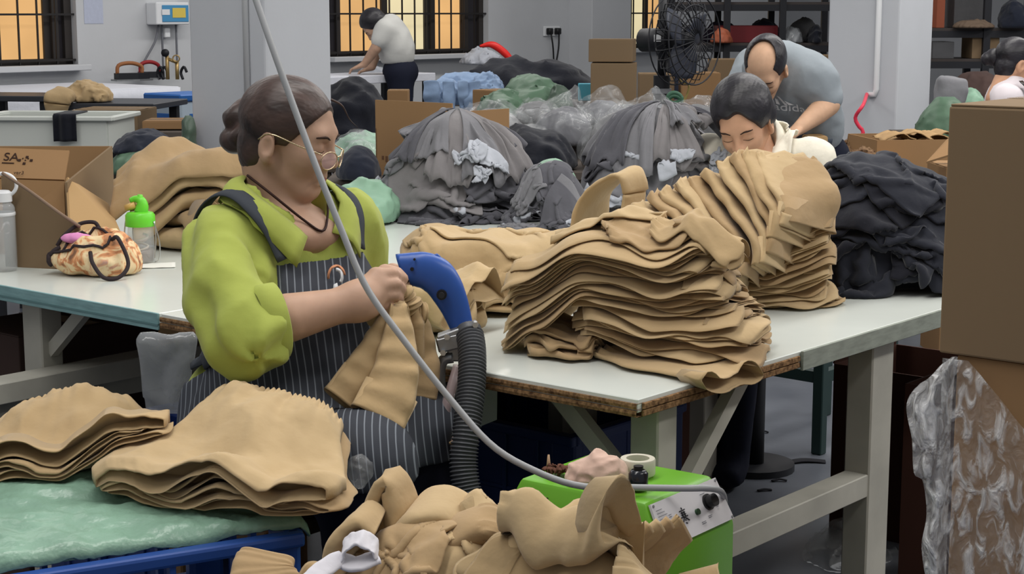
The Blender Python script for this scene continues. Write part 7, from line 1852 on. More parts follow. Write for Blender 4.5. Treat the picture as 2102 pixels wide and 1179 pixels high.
# ---- right background
dq = 12.5
rk = rack(1900, 2150, dq, 0.5, [0.4, float(at(2000, 125, d=dq)[2]), float(at(2000, 62, d=dq)[2]), 1.8], 'dark storage rack right of the right pillar', 0.0, 3)
La = float(at(2000, 125, d=dq)[2]); Lb_ = float(at(2000, 62, d=dq)[2])
on_shelf(1938, 0.16, 0.12, M_gp, 'grey_box', 'grey box on the right rack', 'box', La, dd=dq + 0.02, kind='box')
on_shelf(2025, 0.2, 0.19, M_card_d, 'carton', 'dull brown carton on the right rack', 'carton', La, dd=dq + 0.02, kind='box')
on_shelf(2000, 0.30, 0.06, mat('brown_paper', rgb(110, 94, 80), 0.8, 0.1), 'brown_parcel', 'flat brown paper parcel lying on the right rack', 'parcel', Lb_, dd=dq - 0.02, seed=4.0)
on_shelf(1990, 0.24, 0.30, M_gp, 'grey_board_box', 'tall grey box standing on the right rack', 'box', Lb_, dd=dq + 0.2, kind='box')
on_shelf(1930, 0.06, 0.30, MATS['orange_strap_bag'], 'orange_strip', 'narrow orange strip standing on the right rack', 'strip', Lb_, dd=dq + 0.1, kind='box')
on_shelf(2080, 0.2, 0.2, M_nv, 'navy_bag', 'navy bag at the right end of the right rack', 'bag', Lb_, dd=dq, seed=9.0)
window(4, wall_s(1965), wall_s(2070), [(0.0, 0.5, M_peach, 0), (0.5, 1.0, M_peach, 0)], 'x') if False else None
c = at(1950, 215, d=9.3)
tag(obj('grey_cushion', surfnet(lambda P: s_box(c + np.array([0, 0, 0.075]), (0.085, 0.05, 0.08), 0.03, np.array(Matrix.Rotation(0.12, 3, 'Y')))(P) - 0.02 * fbm(P * 9, 2), c - np.array([0.16, 0.14, 0.06]), c + np.array([0.16, 0.14, 0.22]), 0.01), fabric('grey_cushion_cloth', rgb(128, 128, 132))), 'grey cushion lying on the green sack at the right', 'cushion')
heap('green_sack', 'green sack beside the right pillar under the grey cushion', 'sack', 1935, 285, 9.0, 110, 92, 0.2, GSACK[1], 0.12, 3, 3.3)
heap('green_sack', 'mint sack half hidden behind the far right woman', 'sack', 1990, 222, 9.6, 60, 44, 0.15, GSACK[0], 0.12, 3, 4.3)
heap('brown_sack', 'dark brown sack behind the far right woman', 'sack', 2010, 205, 10.4, 120, 62, 0.2, mat('brown_sack_cloth', rgb(74, 58, 54), 0.8, 0.2, var=0.2), 0.12, 3, 5.3)
plat(1890, 2080, 286, 9.2, 1.0, 'low stand under the sacks at the right')
# cartons in front of the right pillar
pz2 = 0.0
def ctn2(px, py_top, py_bot, d, wpx, m, label, rz=0.0, dep=0.3, flaps=None):
    zt_ = float(at(px, py_top, d=d)[2]); zb2 = float(at(px, py_bot, d=d)[2]); p_ = at(px, py_bot, d=d)
    return carton('carton', label, (p_[0], p_[1], zb2), rz, wpx * d / F, dep, zt_ - zb2, m, None, flaps), zt_, zb2
ctn2(1655, 282, 372, 6.3, 42, M_card_l, 'light brown carton below the hand of the man in grey')
t_, zA, zbA = ctn2(1692, 312, 392, 7.6, 104, M_card_l, 'open light carton of brown scraps before the right pillar', flaps={'f': -1.2, 'b': -1.0})
t_, zB2, _ = ctn2(1740, 345, 392, 7.0, 72, M_card_l, 'small open carton before the scraps carton', flaps={'r': -0.3, 'f': -1.4})
t_, zC, zbC = ctn2(1797, 288, 392, 7.3, 170, M_card, 'wide open carton of brown paper before the right pillar', rz=0.12, dep=0.4, flaps={'b': -1.2})
plat(1640, 1990, 393, 7.2, 1.2, 'low stand under the open cartons at the right')
M_kraft = mat('kraft_paper', rgb(168, 138, 100), 0.85, 0.1, var=0.2, vscale=12)
c = at(1738, 318, d=7.72)
heap('brown_scraps', 'brown fabric scraps spilling from the light carton', 'scraps', 1730, 322, 7.75, 110, 34, 0.14, mat('brown_scraps', rgb(132, 106, 80), 0.9, 0.1, var=0.6, vscale=34, col2=rgb(82, 60, 46)), 0.30, 9, 1.0)['kind'] = 'stuff'
heap('brown_scraps', 'brown fabric scraps heaped over the small carton', 'scraps', 1772, 352, 7.15, 66, 56, 0.12, MATS['brown_scraps'], 0.30, 9, 2.0)['kind'] = 'stuff'
for k, (px, py, rz) in enumerate(((1835, 290, 0.3), (1870, 286, -0.4), (1905, 290, 0.6), (1930, 286, 0.1), (1855, 294, 1.0))):
    p_ = at(px, py, d=7.45 + 0.04 * k); n_ = 12
    uu = np.linspace(-1, 1, n_)[:, None]; vv = np.linspace(-1, 1, n_)[None]
    P = np.stack([p_[0] + 0.075 * uu + 0 * vv, p_[1] + 0.10 * vv + 0 * uu, p_[2] + 0.012 + 0.030 * (1 - np.abs(uu + 0.4 * vv * rz)) + 0.02 * perlin(np.stack([uu * 2 + k * 9 + 0 * vv, vv * 2 + 0 * uu, 0 * uu * vv], -1))], -1)
    tag(obj('kraft_sheet', sheet(P, 0.004), M_kraft), 'crumpled brown paper sheet in the wide open carton', 'paper', 'brown paper in the wide carton')
# carton with a raised torn flap behind the big carton
t_, _, _ = ctn2(1925, 345, 22 + 1.34 / 6.4 * 3450 + 26, 6.4, 150, M_card, 'brown carton with a torn flap behind the big right carton', dep=0.3)
obj('torn_flap', slab([at(1902, 336, d=6.38), at(1960, 318, d=6.38), at(1962, 278, d=6.5), at(1944, 290, d=6.5)], 0.008), M_card, t_, world=True, smooth=False)
# ------------------------------------------------------------------ things on the left table
# clear bottle at the left edge
M_clear = mat('clear_plastic', rgb(226, 230, 232), 0.08, 0.5, alpha=0.30)
M_water = mat('bottle_water', rgb(150, 152, 150), 0.05, 0.5, alpha=0.35)
def bottle_clear():
    p = at(10, 556, z=0.75); t = thing('water_bottle', 'clear water bottle with a white ring cap at the left edge', 'bottle', p)
    obj('bottle_wall', lathe([(0.0, 0.001), (0.026, 0.001), (0.029, 0.006), (0.029, 0.145), (0.026, 0.152), (0.022, 0.156), (0.022, 0.162)], 28), M_clear, t)
    obj('water', lathe([(0.0, 0.004), (0.0265, 0.004), (0.0268, 0.125), (0.0, 0.125)], 24), M_water, t)
    obj('cap', lathe([(0.0, 0.160), (0.024, 0.160), (0.024, 0.180), (0.018, 0.185), (0.0, 0.185)], 24), M_white, t, ang=40)
    obj('carry_ring', tube([(0.006 + 0.030 * math.cos(a), 0, 0.198 + 0.026 * math.sin(a)) for a in np.linspace(-1.9, 3.6, 30)], 0.0042, 8), M_white, t)
    obj('neck_band', lathe([(0.0295, 0.128), (0.0302, 0.130), (0.0302, 0.134), (0.0295, 0.136)], 28), M_white, t)
bottle_clear()
# green kettle bottle
p = at(291, 538, z=0.753)
gb = thing('drinking_bottle', 'clear drinking bottle with a bright green spout lid', 'bottle', p)
M_lg = mat('bright_green_plastic', rgb(104, 206, 52), 0.35, 0.45)
obj('bottle_wall', lathe([(0.0, 0.001), (0.029, 0.001), (0.032, 0.005), (0.0315, 0.040), (0.030, 0.078), (0.028, 0.088)], 28), M_clear, gb)
obj('contents', lathe([(0.0, 0.003), (0.028, 0.003), (0.029, 0.03), (0.0, 0.03)], 20), mat('tea', rgb(124, 104, 88), 0.1, 0.4, alpha=0.6), gb)
obj('infuser_coil', tube([(0.016 * math.cos(a), 0.016 * math.sin(a), 0.012 + 0.0038 * a) for a in np.linspace(0, 14, 70)], 0.003, 6), mat('coil_plastic', rgb(180, 166, 150), 0.4, 0.4), gb)
ld = obj('lid', lathe([(0.0, 0.086), (0.034, 0.086), (0.035, 0.090), (0.0345, 0.112), (0.030, 0.118), (0.020, 0.120), (0.0, 0.120)], 28), M_lg, gb, ang=40)
obj('spout', tube([(0.002, 0, 0.118), (0.006, 0, 0.134), (0.002, 0, 0.146), (-0.010, 0, 0.150), (-0.022, 0, 0.146)], [0.016, 0.015, 0.012, 0.008, 0.006], 14, 20), M_lg, ld)
obj('spout_cap', tube([(0.0, 0, 0.146), (0.002, 0, 0.160)], [0.008, 0.006], 10), M_lg, ld)
obj('mouthpiece', tube([(-0.010, 0, 0.136), (-0.034, 0, 0.128)], [0.010, 0.008], 10), mat('amber_plastic', rgb(206, 168, 96), 0.3, 0.4), ld)
for s in (-1, 1): obj('wire_bail', tube([(s * 0.034, -0.004, 0.098), (s * 0.037, -0.008, 0.06), (s * 0.034 , -0.014, 0.006)], 0.0016, 6, 16), mat('chrome_wire', rgb(200, 204, 206), 0.2, 0.5, metal=0.9), gb)
obj('wire_bail', tube([(0.034, -0.012, 0.098), (0.046, -0.012, 0.05), (0.044, -0.012, 0.008), (0.034, -0.012, 0.002)], 0.0016, 6, 20), MATS['chrome_wire'], gb)
# papers
def paper(px, py, w, l, rz, label, m=None, z=0.7515):
    p = at(px, py, z=z); n_ = 10
    uu = np.linspace(-0.5, 0.5, n_)[:, None]; vv = np.linspace(-0.5, 0.5, n_)[None]
    c_, s_ = math.cos(rz), math.sin(rz); x = uu * w + 0 * vv; y = vv * l + 0 * uu
    P = np.stack([p[0] + x * c_ - y * s_, p[1] + x * s_ + y * c_, z + 0.004 * np.abs(perlin(np.stack([x * 18, y * 18, 0 * x + px], -1))) + 0 * x], -1)
    return tag(obj('paper_sheet', sheet(P, 0.001), m or mat('white_paper', rgb(222, 222, 214), 0.7, 0.2)), label, 'paper')
paper(320, 545, 0.09, 0.08, 0.2, 'white paper under the green-lidded bottle')
pk = at(66, 545, z=0.752)
tp = thing('tissue_pack', 'soft white tissue packet beside the floral bag', 'tissues', pk)
obj('packet', surfnet(lambda P: s_box(pk + np.array([0.0, 0.06, 0.018]), (0.050, 0.075, 0.017), 0.010, np.array(Matrix.Rotation(0.5, 3, 'Z')))(P) - 0.010 * fbm(P * 22, 2), pk - np.array([0.14, 0.10, 0.02]), pk + np.array([0.14, 0.20, 0.08]), 0.006), mat('tissue_white', rgb(226, 226, 218), 0.6, 0.2), tp, world=True)
# floral bag
def floral():
    m = bpy.data.materials.new('floral_cloth'); m.use_nodes = True; N = m.node_tree.nodes; L = m.node_tree.links; b = N['Principled BSDF']; b.inputs['Roughness'].default_value = 0.75
    tc = N.new('ShaderNodeTexCoord'); v = N.new('ShaderNodeTexVoronoi'); v.inputs['Scale'].default_value = 34
    nz = N.new('ShaderNodeTexNoise'); nz.inputs['Scale'].default_value = 20; nz.inputs['Detail'].default_value = 3; nz.inputs['Distortion'].default_value = 2.0
    r = N.new('ShaderNodeValToRGB'); e = r.color_ramp.elements
    e[0].position = 0.30; e[0].color = rgb(120, 84, 60); e[1].position = 0.42; e[1].color = rgb(206, 140, 92)
    for pos, c_ in ((0.48, rgb(224, 196, 150)), (0.58, rgb(226, 204, 162)), (0.66, rgb(208, 158, 120)), (0.75, rgb(150, 120, 120))): x = e.new(pos); x.color = c_
    L.new(tc.outputs['Object'], nz.inputs['Vector']); L.new(nz.outputs['Fac'], r.inputs[0]); L.new(r.outputs[0], b.inputs['Base Color'])
    return m
M_flo = floral(); M_bkz = mat('dark_trim', rgb(52, 44, 46), 0.7, 0.2)
pb = at(178, 572, z=0.752); kb = pb[1] / F
fbg = thing('floral_bag', 'floral cloth handbag with dark handles lying on the table', 'bag', pb + np.array([0, 0.07, 0]))
cB_ = pb + np.array([-0.005, 0.085, 0.0])
def bag_f(P):
    d = s_union([s_ell(cB_ + np.array([0.0, 0, 0.035]), (0.095, 0.075, 0.045)), s_ell(cB_ + np.array([0.02, 0, 0.06]), (0.072, 0.06, 0.042)), s_ell(cB_ + np.array([0.05, -0.01, 0.02]), (0.06, 0.06, 0.03))], 0.03)(P)
    mouth = s_ell(cB_ + np.array([-0.015, -0.015, 0.106]), (0.068, 0.026, 0.026), np.array(Matrix.Rotation(0.25, 3, 'Y') @ Matrix.Rotation(0.5, 3, 'X')))(P)
    d = d - 0.016 * (ridged(P * np.array([20, 20, 14]), 2) - 0.6)
    d = -smin(-d, mouth, 0.008)
    return np.maximum(d, 0.7525 - P[:, 2])
obj('bag_body', surfnet(bag_f, cB_ - np.array([0.17, 0.14, 0.01]), cB_ + np.array([0.17, 0.14, 0.15]), 0.0045), M_flo, fbg, world=True)
rimp = [cB_ + np.array([-0.015 + 0.066 * math.cos(t), -0.030 + 0.030 * math.sin(t), 0.088 - 0.014 * math.cos(t) + 0.020 * math.sin(t)]) for t in np.linspace(0, 2 * PI, 33)]
rimp = [snap(bag_f, p_, 0.002, 8) for p_ in rimp]
obj('zip_trim', tube(rimp, 0.0032, 8, cap=False), M_bkz, fbg, world=True)
hA = snap(bag_f, cB_ + np.array([0.012, -0.075, 0.060]), -0.001, 8); hB = snap(bag_f, cB_ + np.array([0.055, -0.055, 0.085]), -0.001, 8)
obj('handle', tube([hA, hA + np.array([0.010, -0.022, -0.022]), cB_ + np.array([0.050, -0.112, 0.006]), cB_ + np.array([0.082, -0.104, 0.006]), cB_ + np.array([0.098, -0.082, 0.034]), hB + np.array([0.018, -0.018, 0.004]), hB], 0.0046, 10, 50), M_bkz, fbg, world=True)
hC = snap(bag_f, cB_ + np.array([-0.080, -0.01, 0.070]), -0.001, 8); hD = snap(bag_f, cB_ + np.array([0.012, 0.02, 0.105]), -0.001, 8)
obj('handle', tube([hC, hC + np.array([0.015, 0.005, 0.022]), (hC + hD) / 2 + np.array([0, 0.01, 0.028]), hD + np.array([-0.012, 0.0, 0.014]), hD], 0.0046, 10, 30), M_bkz, fbg, world=True)
sT = [snap(bag_f, q_, 0.001, 8) for q_ in spline([cB_ + np.array([-0.10, -0.02, 0.015]), cB_ + np.array([-0.10, -0.025, 0.045]), cB_ + np.array([-0.08, -0.03, 0.075])], 10)]
obj('side_trim', tube(sT, 0.006, 10), M_bkz, fbg, world=True)
obj('pink_lining', surfnet(lambda P: s_ell(cB_ + np.array([-0.030, -0.022, 0.082]), (0.036, 0.020, 0.012))(P) - 0.003 * fbm(P * 60, 2), cB_ + np.array([-0.09, -0.07, 0.05]), cB_ + np.array([0.03, 0.03, 0.12]), 0.003), mat('pink_cloth', rgb(214, 140, 186), 0.7, 0.2), fbg, world=True)
# strap across the open carton
tag(obj('bag_strap', tube([at(4, 355, d=3.78), at(60, 392, d=3.78), at(120, 436, d=3.78), at(165, 466, d=3.78)], 0.0038, 8, 20), mat('rope', rgb(132, 112, 96), 0.8, 0.1)), 'thin brown strap running down the open carton to the floral bag', 'strap')
# ------------------------------------------------------------------ the other people
def body_mesh(fs, k, h, fold=0.0, ff=9.0, seed=0.0, cuts=()):
    base = s_union(fs, k)
    def f(P):
        d = base(P)
        if fold: d = d - folds(P, ff, fold, seed)
        for c in cuts: d = np.maximum(d, c(P))
        return d
    return f, base
def bounds(pts, r):
    A = np.array(pts); return A.min(0) - r, A.max(0) + r
# ---- woman in the white blouse
dW = 4.75
wc = at(1528, 250, d=dW)
ww = thing('person', 'woman in a cream blouse with short black hair, looking down behind the tan stack', 'person', (wc[0] + 0.03, wc[1] + 0.1, 0))
wR = ypr(math.radians(-112), math.radians(30), math.radians(8)); wS = 0.90
wh = add_face(ww, wc, wR, wS, SKIN[1])
def hair_short(P):
    d = np.minimum(s_ell((-0.012, 0, 0.050), (0.112, 0.096, 0.103))(P), s_ell((-0.040, 0, 0.005), (0.082, 0.094, 0.082))(P))
    fr = s_plane((0.078, 0, 0.066), (0.86, 0, -0.50))(P) + 0.006 * np.sin(P[:, 1] * 90) - 0.16 * np.maximum(0, np.abs(P[:, 1]) - 0.050)
    ear = s_ell((0.030, 0, -0.050), (0.050, 0.14, 0.050))(P)
    return np.maximum(np.maximum(d + strands(P, 0.0005), fr), np.maximum(-ear, -(P[:, 2] + 0.070)))
add_hair(ww, wc, wR, wS, hair_short, HAIR_K)
M_cream_b = mat('cream_blouse', rgb(226, 220, 204), 0.85, 0.15, var=0.08, vscale=26, bump=0.5, bscale=60, bump2=0.4, b2scale=18)
nbW = at(1560, 292, d=dW + 0.06)
fwW = unit(np.array([-0.35, -0.94, 0])); lfW = unit(np.array([0.94, -0.35, 0]))
RW = frame(fwW, lfW, UP)
q = lambda f, l, u: nbW + fwW * f + lfW * l + UP * u
sR_, sL_ = q(-0.01, -0.150, -0.050), q(-0.01, 0.150, -0.050)
fsW = [s_ell(q(-0.02, 0, -0.17), (0.11, 0.155, 0.17), RW), s_ell(q(0, 0, -0.34), (0.13, 0.16, 0.16), RW), s_caps(sR_, sL_, 0.055), s_caps(q(-0.03, 0, -0.05), q(-0.01, 0, 0.02), 0.07, 0.06)]
elW, elW2 = q(0.02, -0.20, -0.26), q(0.02, 0.20, -0.26)
fsW += [s_chain([sR_, elW], [0.06, 0.06]), s_chain([sL_, elW2], [0.06, 0.06])]
hole = s_caps(q(0.03, 0, 0.0), q(0.07, 0, 0.12), 0.05, 0.07)
vee = s_ell(q(0.10, 0, -0.05), (0.05, 0.035, 0.08), RW)
fW, bW = body_mesh(fsW, 0.05, 0.01, 0.014, 11, 4.0, (lambda P: -hole(P), lambda P: -vee(P), lambda P: 0.72 - P[:, 2]))
obj('blouse', surfnet(fW, q(0, 0, -0.2) - np.array([0.36, 0.30, 0.24]), q(0, 0, -0.2) + np.array([0.36, 0.30, 0.30]), 0.010), M_cream_b, ww, world=True)
nkW = s_union([s_caps(wc + wR @ np.array([-0.025, 0, -0.05]), q(0.0, 0, -0.06), 0.050, 0.056), s_ell(q(0.03, 0, -0.08), (0.08, 0.09, 0.07), RW)], 0.03)
arms = [s_chain([elW, q(0.24, -0.10, -0.30)], [0.04, 0.026]), s_chain([elW2, q(0.26, 0.08, -0.30)], [0.04, 0.026])]
hands = []
for sx, w_ in ((-1, q(0.24, -0.10, -0.30)), (1, q(0.26, 0.08, -0.30))):
    kn = [w_ + fwW * 0.07 + lfW * (0.018 * (i - 1.5)) for i in range(4)]
    hands += [s_caps(w_, k_, 0.020, 0.012) for k_ in kn]
    hands += [finger([k_, k_ + fwW * 0.035 - UP * 0.008, k_ + fwW * 0.055 - UP * 0.030], [0.0095, 0.009, 0.007]) for k_ in kn]
    hands += [finger([w_ + fwW * 0.02 - lfW * sx * 0.02, w_ + fwW * 0.055 - lfW * sx * 0.045, w_ + fwW * 0.08 - lfW * sx * 0.045], [0.012, 0.010, 0.008])]
gW = relax(surfnet(s_union(arms + hands, 0.006), q(0.18, 0, -0.3) - np.array([0.34, 0.30, 0.12]), q(0.18, 0, -0.3) + np.array([0.34, 0.30, 0.14]), 0.006), 1, 0.3)
gn = surfnet(nkW, q(0, 0, 0) - 0.17, q(0, 0, 0) + 0.16, 0.008)
obj('body', join(gn, gW), SKIN[1], ww, world=True)
def collar2(side):
    A = spline([q(-0.06, side * 0.01, 0.045), q(-0.01, side * 0.072, 0.035), q(0.06, side * 0.055, -0.01), q(0.085, side * 0.03, -0.07)], 16)
    B = spline([q(-0.085, side * 0.01, 0.01), q(-0.03, side * 0.11, -0.005), q(0.07, side * 0.10, -0.04), q(0.115, side * 0.07, -0.10)], 16)
    P = np.zeros((16, 5, 3))
    for j in range(5):
        t = j / 4; P[:, j] = A * (1 - t) + B * t + UP * 0.012 * math.sin(PI * t)
    for i in range(16):
        for j in range(5):
            if fW(P[i, j][None])[0] < 0.006: P[i, j] = snap(bW, P[i, j], 0.018, 3)
    return sheet(P, 0.004)
for s in (-1, 1): obj('collar', collar2(s), M_cream_b, ww, world=True)
obj('brooch', xf(box(0, 0, 0, 0.05, 0.01, 0.012, 0.003), rz=0.1, loc=snap(fW, at(1590, 322, d=dW - 0.05), 0.004)), mat('dark_brooch', rgb(70, 66, 60), 0.5, 0.4), ww, world=True, smooth=False)
pW = q(-0.02, 0, -0.45)
tuck = np.array([-0.075, 0.0, 0.0]); lW = []
for sg in (-1, 1):
    kn_ = pW + lfW * 0.07 * sg + fwW * 0.24 + tuck * 0.7; an_ = (pW + lfW * 0.05 * sg + fwW * 0.16) * [1, 1, 0] + tuck + UP * 0.06
    lW += [s_caps(pW + lfW * 0.08 * sg, kn_, 0.085, 0.062), s_caps(kn_, an_, 0.060, 0.045), s_ell(an_ + fwW * 0.05 - UP * 0.02, (0.045, 0.06, 0.038))]
obj('trousers', surfnet(s_union([s_ell(pW, (0.14, 0.17, 0.12), RW)] + lW, 0.04), pW - np.array([0.40, 0.50, float(pW[2]) - 0.002]), pW + np.array([0.36, 0.28, 0.2]), 0.02), M_navy, ww, world=True)
st2 = thing('stool', 'stool under the woman in the cream blouse', 'stool', pW * [1, 1, 0])
zs2 = float(pW[2]) - 0.115
obj('seat', box(0, 0, zs2 - 0.015, 0.32, 0.32, 0.03, 0.006), M_dark, st2, smooth=False)
obj('column', xf(cyl(0.03, zs2 - 0.05, 16), loc=(0, 0, 0.02)), M_dark, st2)
obj('foot', cyl(0.12, 0.02, 24), M_dark, st2, ang=40)
# ---- bending man in the grey T-shirt
dM = 6.4
mt = thing('person', 'bending man in a grey T-shirt with a sportswear logo', 'person', at(1680, 300, d=dM + 0.1) * [1, 1, 0])
M_tee = mat('grey_tee', rgb(146, 154, 160), 0.85, 0.15, var=0.06, vscale=10, bump=0.3, bscale=200, bump2=0.35, b2scale=10)
mc_ = at(1572, 138, d=dM - 0.10)
mR = ypr(math.radians(-118), math.radians(48), math.radians(-8)); mS = 0.94
add_face(mt, mc_, mR, mS, SKIN[2])
def hair_bald(P):
    d = s_ell((-0.012, 0, 0.040), (0.103, 0.083, 0.094))(P)
    top = s_ell((0.050, 0, 0.105), (0.085, 0.058, 0.075))(P)
    fr = s_plane((0.050, 0, 0.03), (0.95, 0, -0.3))(P)
    ear = s_ell((0.012, 0, -0.05), (0.05, 0.13, 0.05))(P)
    return np.maximum(np.maximum(d + strands(P), fr), np.maximum(np.maximum(-ear, -top), -(P[:, 2] + 0.05)))
add_hair(mt, mc_, mR, mS, hair_bald, HAIR_K)
nM = at(1604, 128, d=dM + 0.03); hipM = at(1655, 292, d=dM + 0.24)
shM = at(1672, 162, d=dM - 0.02); elM = at(1700, 214, d=dM - 0.04); wrM = at(1642, 262, d=dM - 0.15)
shM2 = at(1545, 140, d=dM + 0.30); elM2 = at(1512, 190, d=dM + 0.22); wrM2 = at(1540, 255, d=dM + 0.05)
mid = at(1636, 212, d=dM + 0.13)
wv = unit(np.array([0.75, -0.6, 0.1]))
RTm = frame(unit(np.cross(unit(hipM - nM), wv)), wv, unit(nM - hipM))
fsM = [s_ell(nM * 0.62 + mid * 0.38, (0.115, 0.175, 0.15), RTm), s_ell(mid, (0.125, 0.165, 0.16), RTm), s_ell(mid * 0.4 + hipM * 0.6, (0.13, 0.165, 0.14), RTm), s_caps(shM, shM2, 0.062), s_caps(nM, nM * 0.8 + mid * 0.2, 0.055, 0.09), s_chain([shM, shM * 0.25 + elM * 0.75], [0.072, 0.064]), s_chain([shM2, shM2 * 0.3 + elM2 * 0.7], [0.07, 0.06])]
fM, bM = body_mesh(fsM, 0.06, 0.01, 0.016, 8, 2.0, (lambda P: (hipM - np.array([0, 0, 0.02]))[2] - P[:, 2],))
lo_, hi_ = bounds([nM, hipM, shM, shM2, elM, elM2, mid], 0.20)
obj('t_shirt', surfnet(fM, lo_, hi_, 0.012), M_tee, mt, world=True)
armf = [s_chain([shM, elM, elM * 0.6 + wrM * 0.4, wrM], [0.055, 0.046, 0.042, 0.027]), s_chain([shM2, elM2, wrM2], [0.055, 0.045, 0.027]), s_caps(mc_ + mR @ np.array([-0.03, 0, -0.04]), nM * 0.7 + mid * 0.3, 0.055, 0.06)]
for w_, dr2, sd2 in ((wrM, unit(np.array([-0.75, -0.3, -0.5])), unit(np.array([0.3, -0.8, 0.1]))), (wrM2, unit(np.array([0.4, -0.4, -0.8])), unit(np.array([0.6, -0.6, 0.2])))):
    kn = [w_ + dr2 * 0.075 + sd2 * (0.019 * (i - 1.5)) for i in range(4)]
    armf += [s_caps(w_, k_, 0.022, 0.013) for k_ in kn] + [finger([k_, k_ + dr2 * 0.036, k_ + dr2 * 0.055 - UP * 0.03], [0.0105, 0.010, 0.008]) for k_ in kn] + [finger([w_ + dr2 * 0.02 + sd2 * 0.025, w_ + dr2 * 0.06 + sd2 * 0.05, w_ + dr2 * 0.085 + sd2 * 0.045], [0.014, 0.011, 0.009])]
lo_, hi_ = bounds([shM, elM, wrM, shM2, elM2, wrM2, mc_], 0.17)
gm_ = relax(surfnet(s_union(armf, 0.006), lo_, hi_, 0.009), 1, 0.3)
obj('body', gm_, SKIN[2], mt, world=True)
ft = hipM * [1, 1, 0]
legs_ = [s_ell(hipM - UP * 0.05, (0.15, 0.16, 0.13)), s_chain([hipM + wv * 0.09 - UP * 0.08, ft + wv * 0.10 + UP * 0.48 + np.array([0, -0.02, 0]), ft + wv * 0.10 + UP * 0.07], [0.095, 0.075, 0.06]), s_chain([hipM - wv * 0.09 - UP * 0.08, ft - wv * 0.10 + UP * 0.48 + np.array([0, -0.02, 0]), ft - wv * 0.10 + UP * 0.07], [0.095, 0.075, 0.06])]
obj('trousers', surfnet(s_union(legs_, 0.05), np.array([ft[0] - 0.35, ft[1] - 0.35, 0.0]), np.array([ft[0] + 0.35, ft[1] + 0.35, hipM[2] + 0.14]), 0.022), M_navy, mt, world=True)
obj('belt', strip_on(s_union(fsM[:3], 0.06), [at(1600, 286, d=dM), at(1640, 284, d=dM), at(1690, 276, d=dM + 0.1)], 0.035, 20, 0.022), mat('belt_grey', rgb(70, 78, 90), 0.6, 0.3), mt, world=True)
# printed mark on the chest: slanting bars over a word
M_print = mat('shirt_print', rgb(222, 226, 230), 0.7, 0.2)
def onbelly(px, py): return snap(fM, at(px, py, d=dM - 0.02), 0.012, 5)
for k, (x0, y0, x1, y1, x2, y2) in enumerate(((1592, 200, 1593, 214, 1601, 216), (1598, 190, 1612, 214, 1620, 212), (1613, 200, 1622, 211, 1630, 209))):
    tri = np.array([onbelly(x0, y0), onbelly(x1, y1), onbelly(x2, y2), onbelly(x0 + 5, y0 + 1)])
    c_ = tri.mean(0); e_ = np.array([0, -0.004, 0])
    obj('logo_bar', (np.vstack([tri, tri + e_]), [(4, 5, 6, 7), (3, 2, 1, 0), (0, 1, 5, 4), (1, 2, 6, 5), (2, 3, 7, 6), (3, 0, 4, 7)]), M_print, mt, world=True, smooth=False)
o_ = onbelly(1570, 245); u_ = unit(onbelly(1636, 228) - o_)
tx = text_obj('adidas', 0.062, o_ + np.array([0, -0.010, 0]), u_, UP - 0.2 * u_, M_print, mt, 'logo_word')
me = tx.data
Mi = MW[mt]
for v in me.vertices:
    wpt = np.array(Mi @ v.co); off = 0.007 + (0.001 if wpt[1] < o_[1] - 0.0102 else 0); sp_ = snap(bM, wpt, off + 0.004, 3); v.co = Mi.inverted() @ Vector(sp_)
# ---- man by the window
dS = 12.9
sm = thing('person', 'man in a pale short-sleeved shirt bending over the window table', 'person', at(818, 210, d=dS) * [1, 1, 0])
hS_ = at(772, 52, d=dS - 0.02)
sR2 = ypr(math.radians(186), math.radians(52), 0); sS = 0.95
add_face(sm, hS_, sR2, sS, SKIN[0])
def hair_man(P):
    d = np.minimum(s_ell((-0.010, 0, 0.048), (0.108, 0.088, 0.100))(P), s_ell((-0.045, 0, 0.01), (0.07, 0.083, 0.075))(P))
    fr = s_plane((0.082, 0, 0.066), (0.86, 0, -0.50))(P); ear = s_ell((0.010, 0, -0.045), (0.045, 0.12, 0.048))(P)
    return np.maximum(np.maximum(d + strands(P), fr), np.maximum(-ear, -(P[:, 2] + 0.05)))
add_hair(sm, hS_, sR2, sS, hair_man, HAIR_K, 0.007)
nS = at(796, 46, d=dS); wS_ = at(822, 128, d=dS); shS = at(790, 62, d=dS - 0.13); elS = at(771, 100, d=dS - 0.16); wrS = at(748, 132, d=dS - 0.14)
shS2 = at(792, 60, d=dS + 0.15); elS2 = at(774, 104, d=dS + 0.16); wrS2 = at(764, 138, d=dS + 0.1)
fsS = [s_ell(nS * 0.6 + wS_ * 0.4, (0.13, 0.17, 0.19), np.array(Matrix.Rotation(-0.22, 3, 'Y'))), s_ell(nS * 0.25 + wS_ * 0.75, (0.135, 0.16, 0.17)), s_caps(shS, shS2, 0.06), s_chain([shS, shS * 0.45 + elS * 0.55], [0.07, 0.068]), s_chain([shS2, shS2 * 0.45 + elS2 * 0.55], [0.07, 0.068])]
fS_, _ = body_mesh(fsS, 0.06, 0.02, 0.012, 7, 5.0, (lambda P: wS_[2] - 0.01 - P[:, 2],))
lo_, hi_ = bounds([nS, wS_, shS, shS2, elS, elS2], 0.22)
obj('shirt', surfnet(fS_, lo_, hi_, 0.018), mat('pale_shirt', rgb(196, 196, 192), 0.85, 0.15, var=0.05, vscale=6, bump2=0.3, b2scale=8), sm, world=True)
aS = [s_chain([shS, elS, wrS], [0.05, 0.043, 0.028]), s_chain([shS2, elS2, wrS2], [0.05, 0.043, 0.028]), s_caps(hS_ + sR2 @ np.array([-0.03, 0, -0.03]), nS, 0.055, 0.06)]
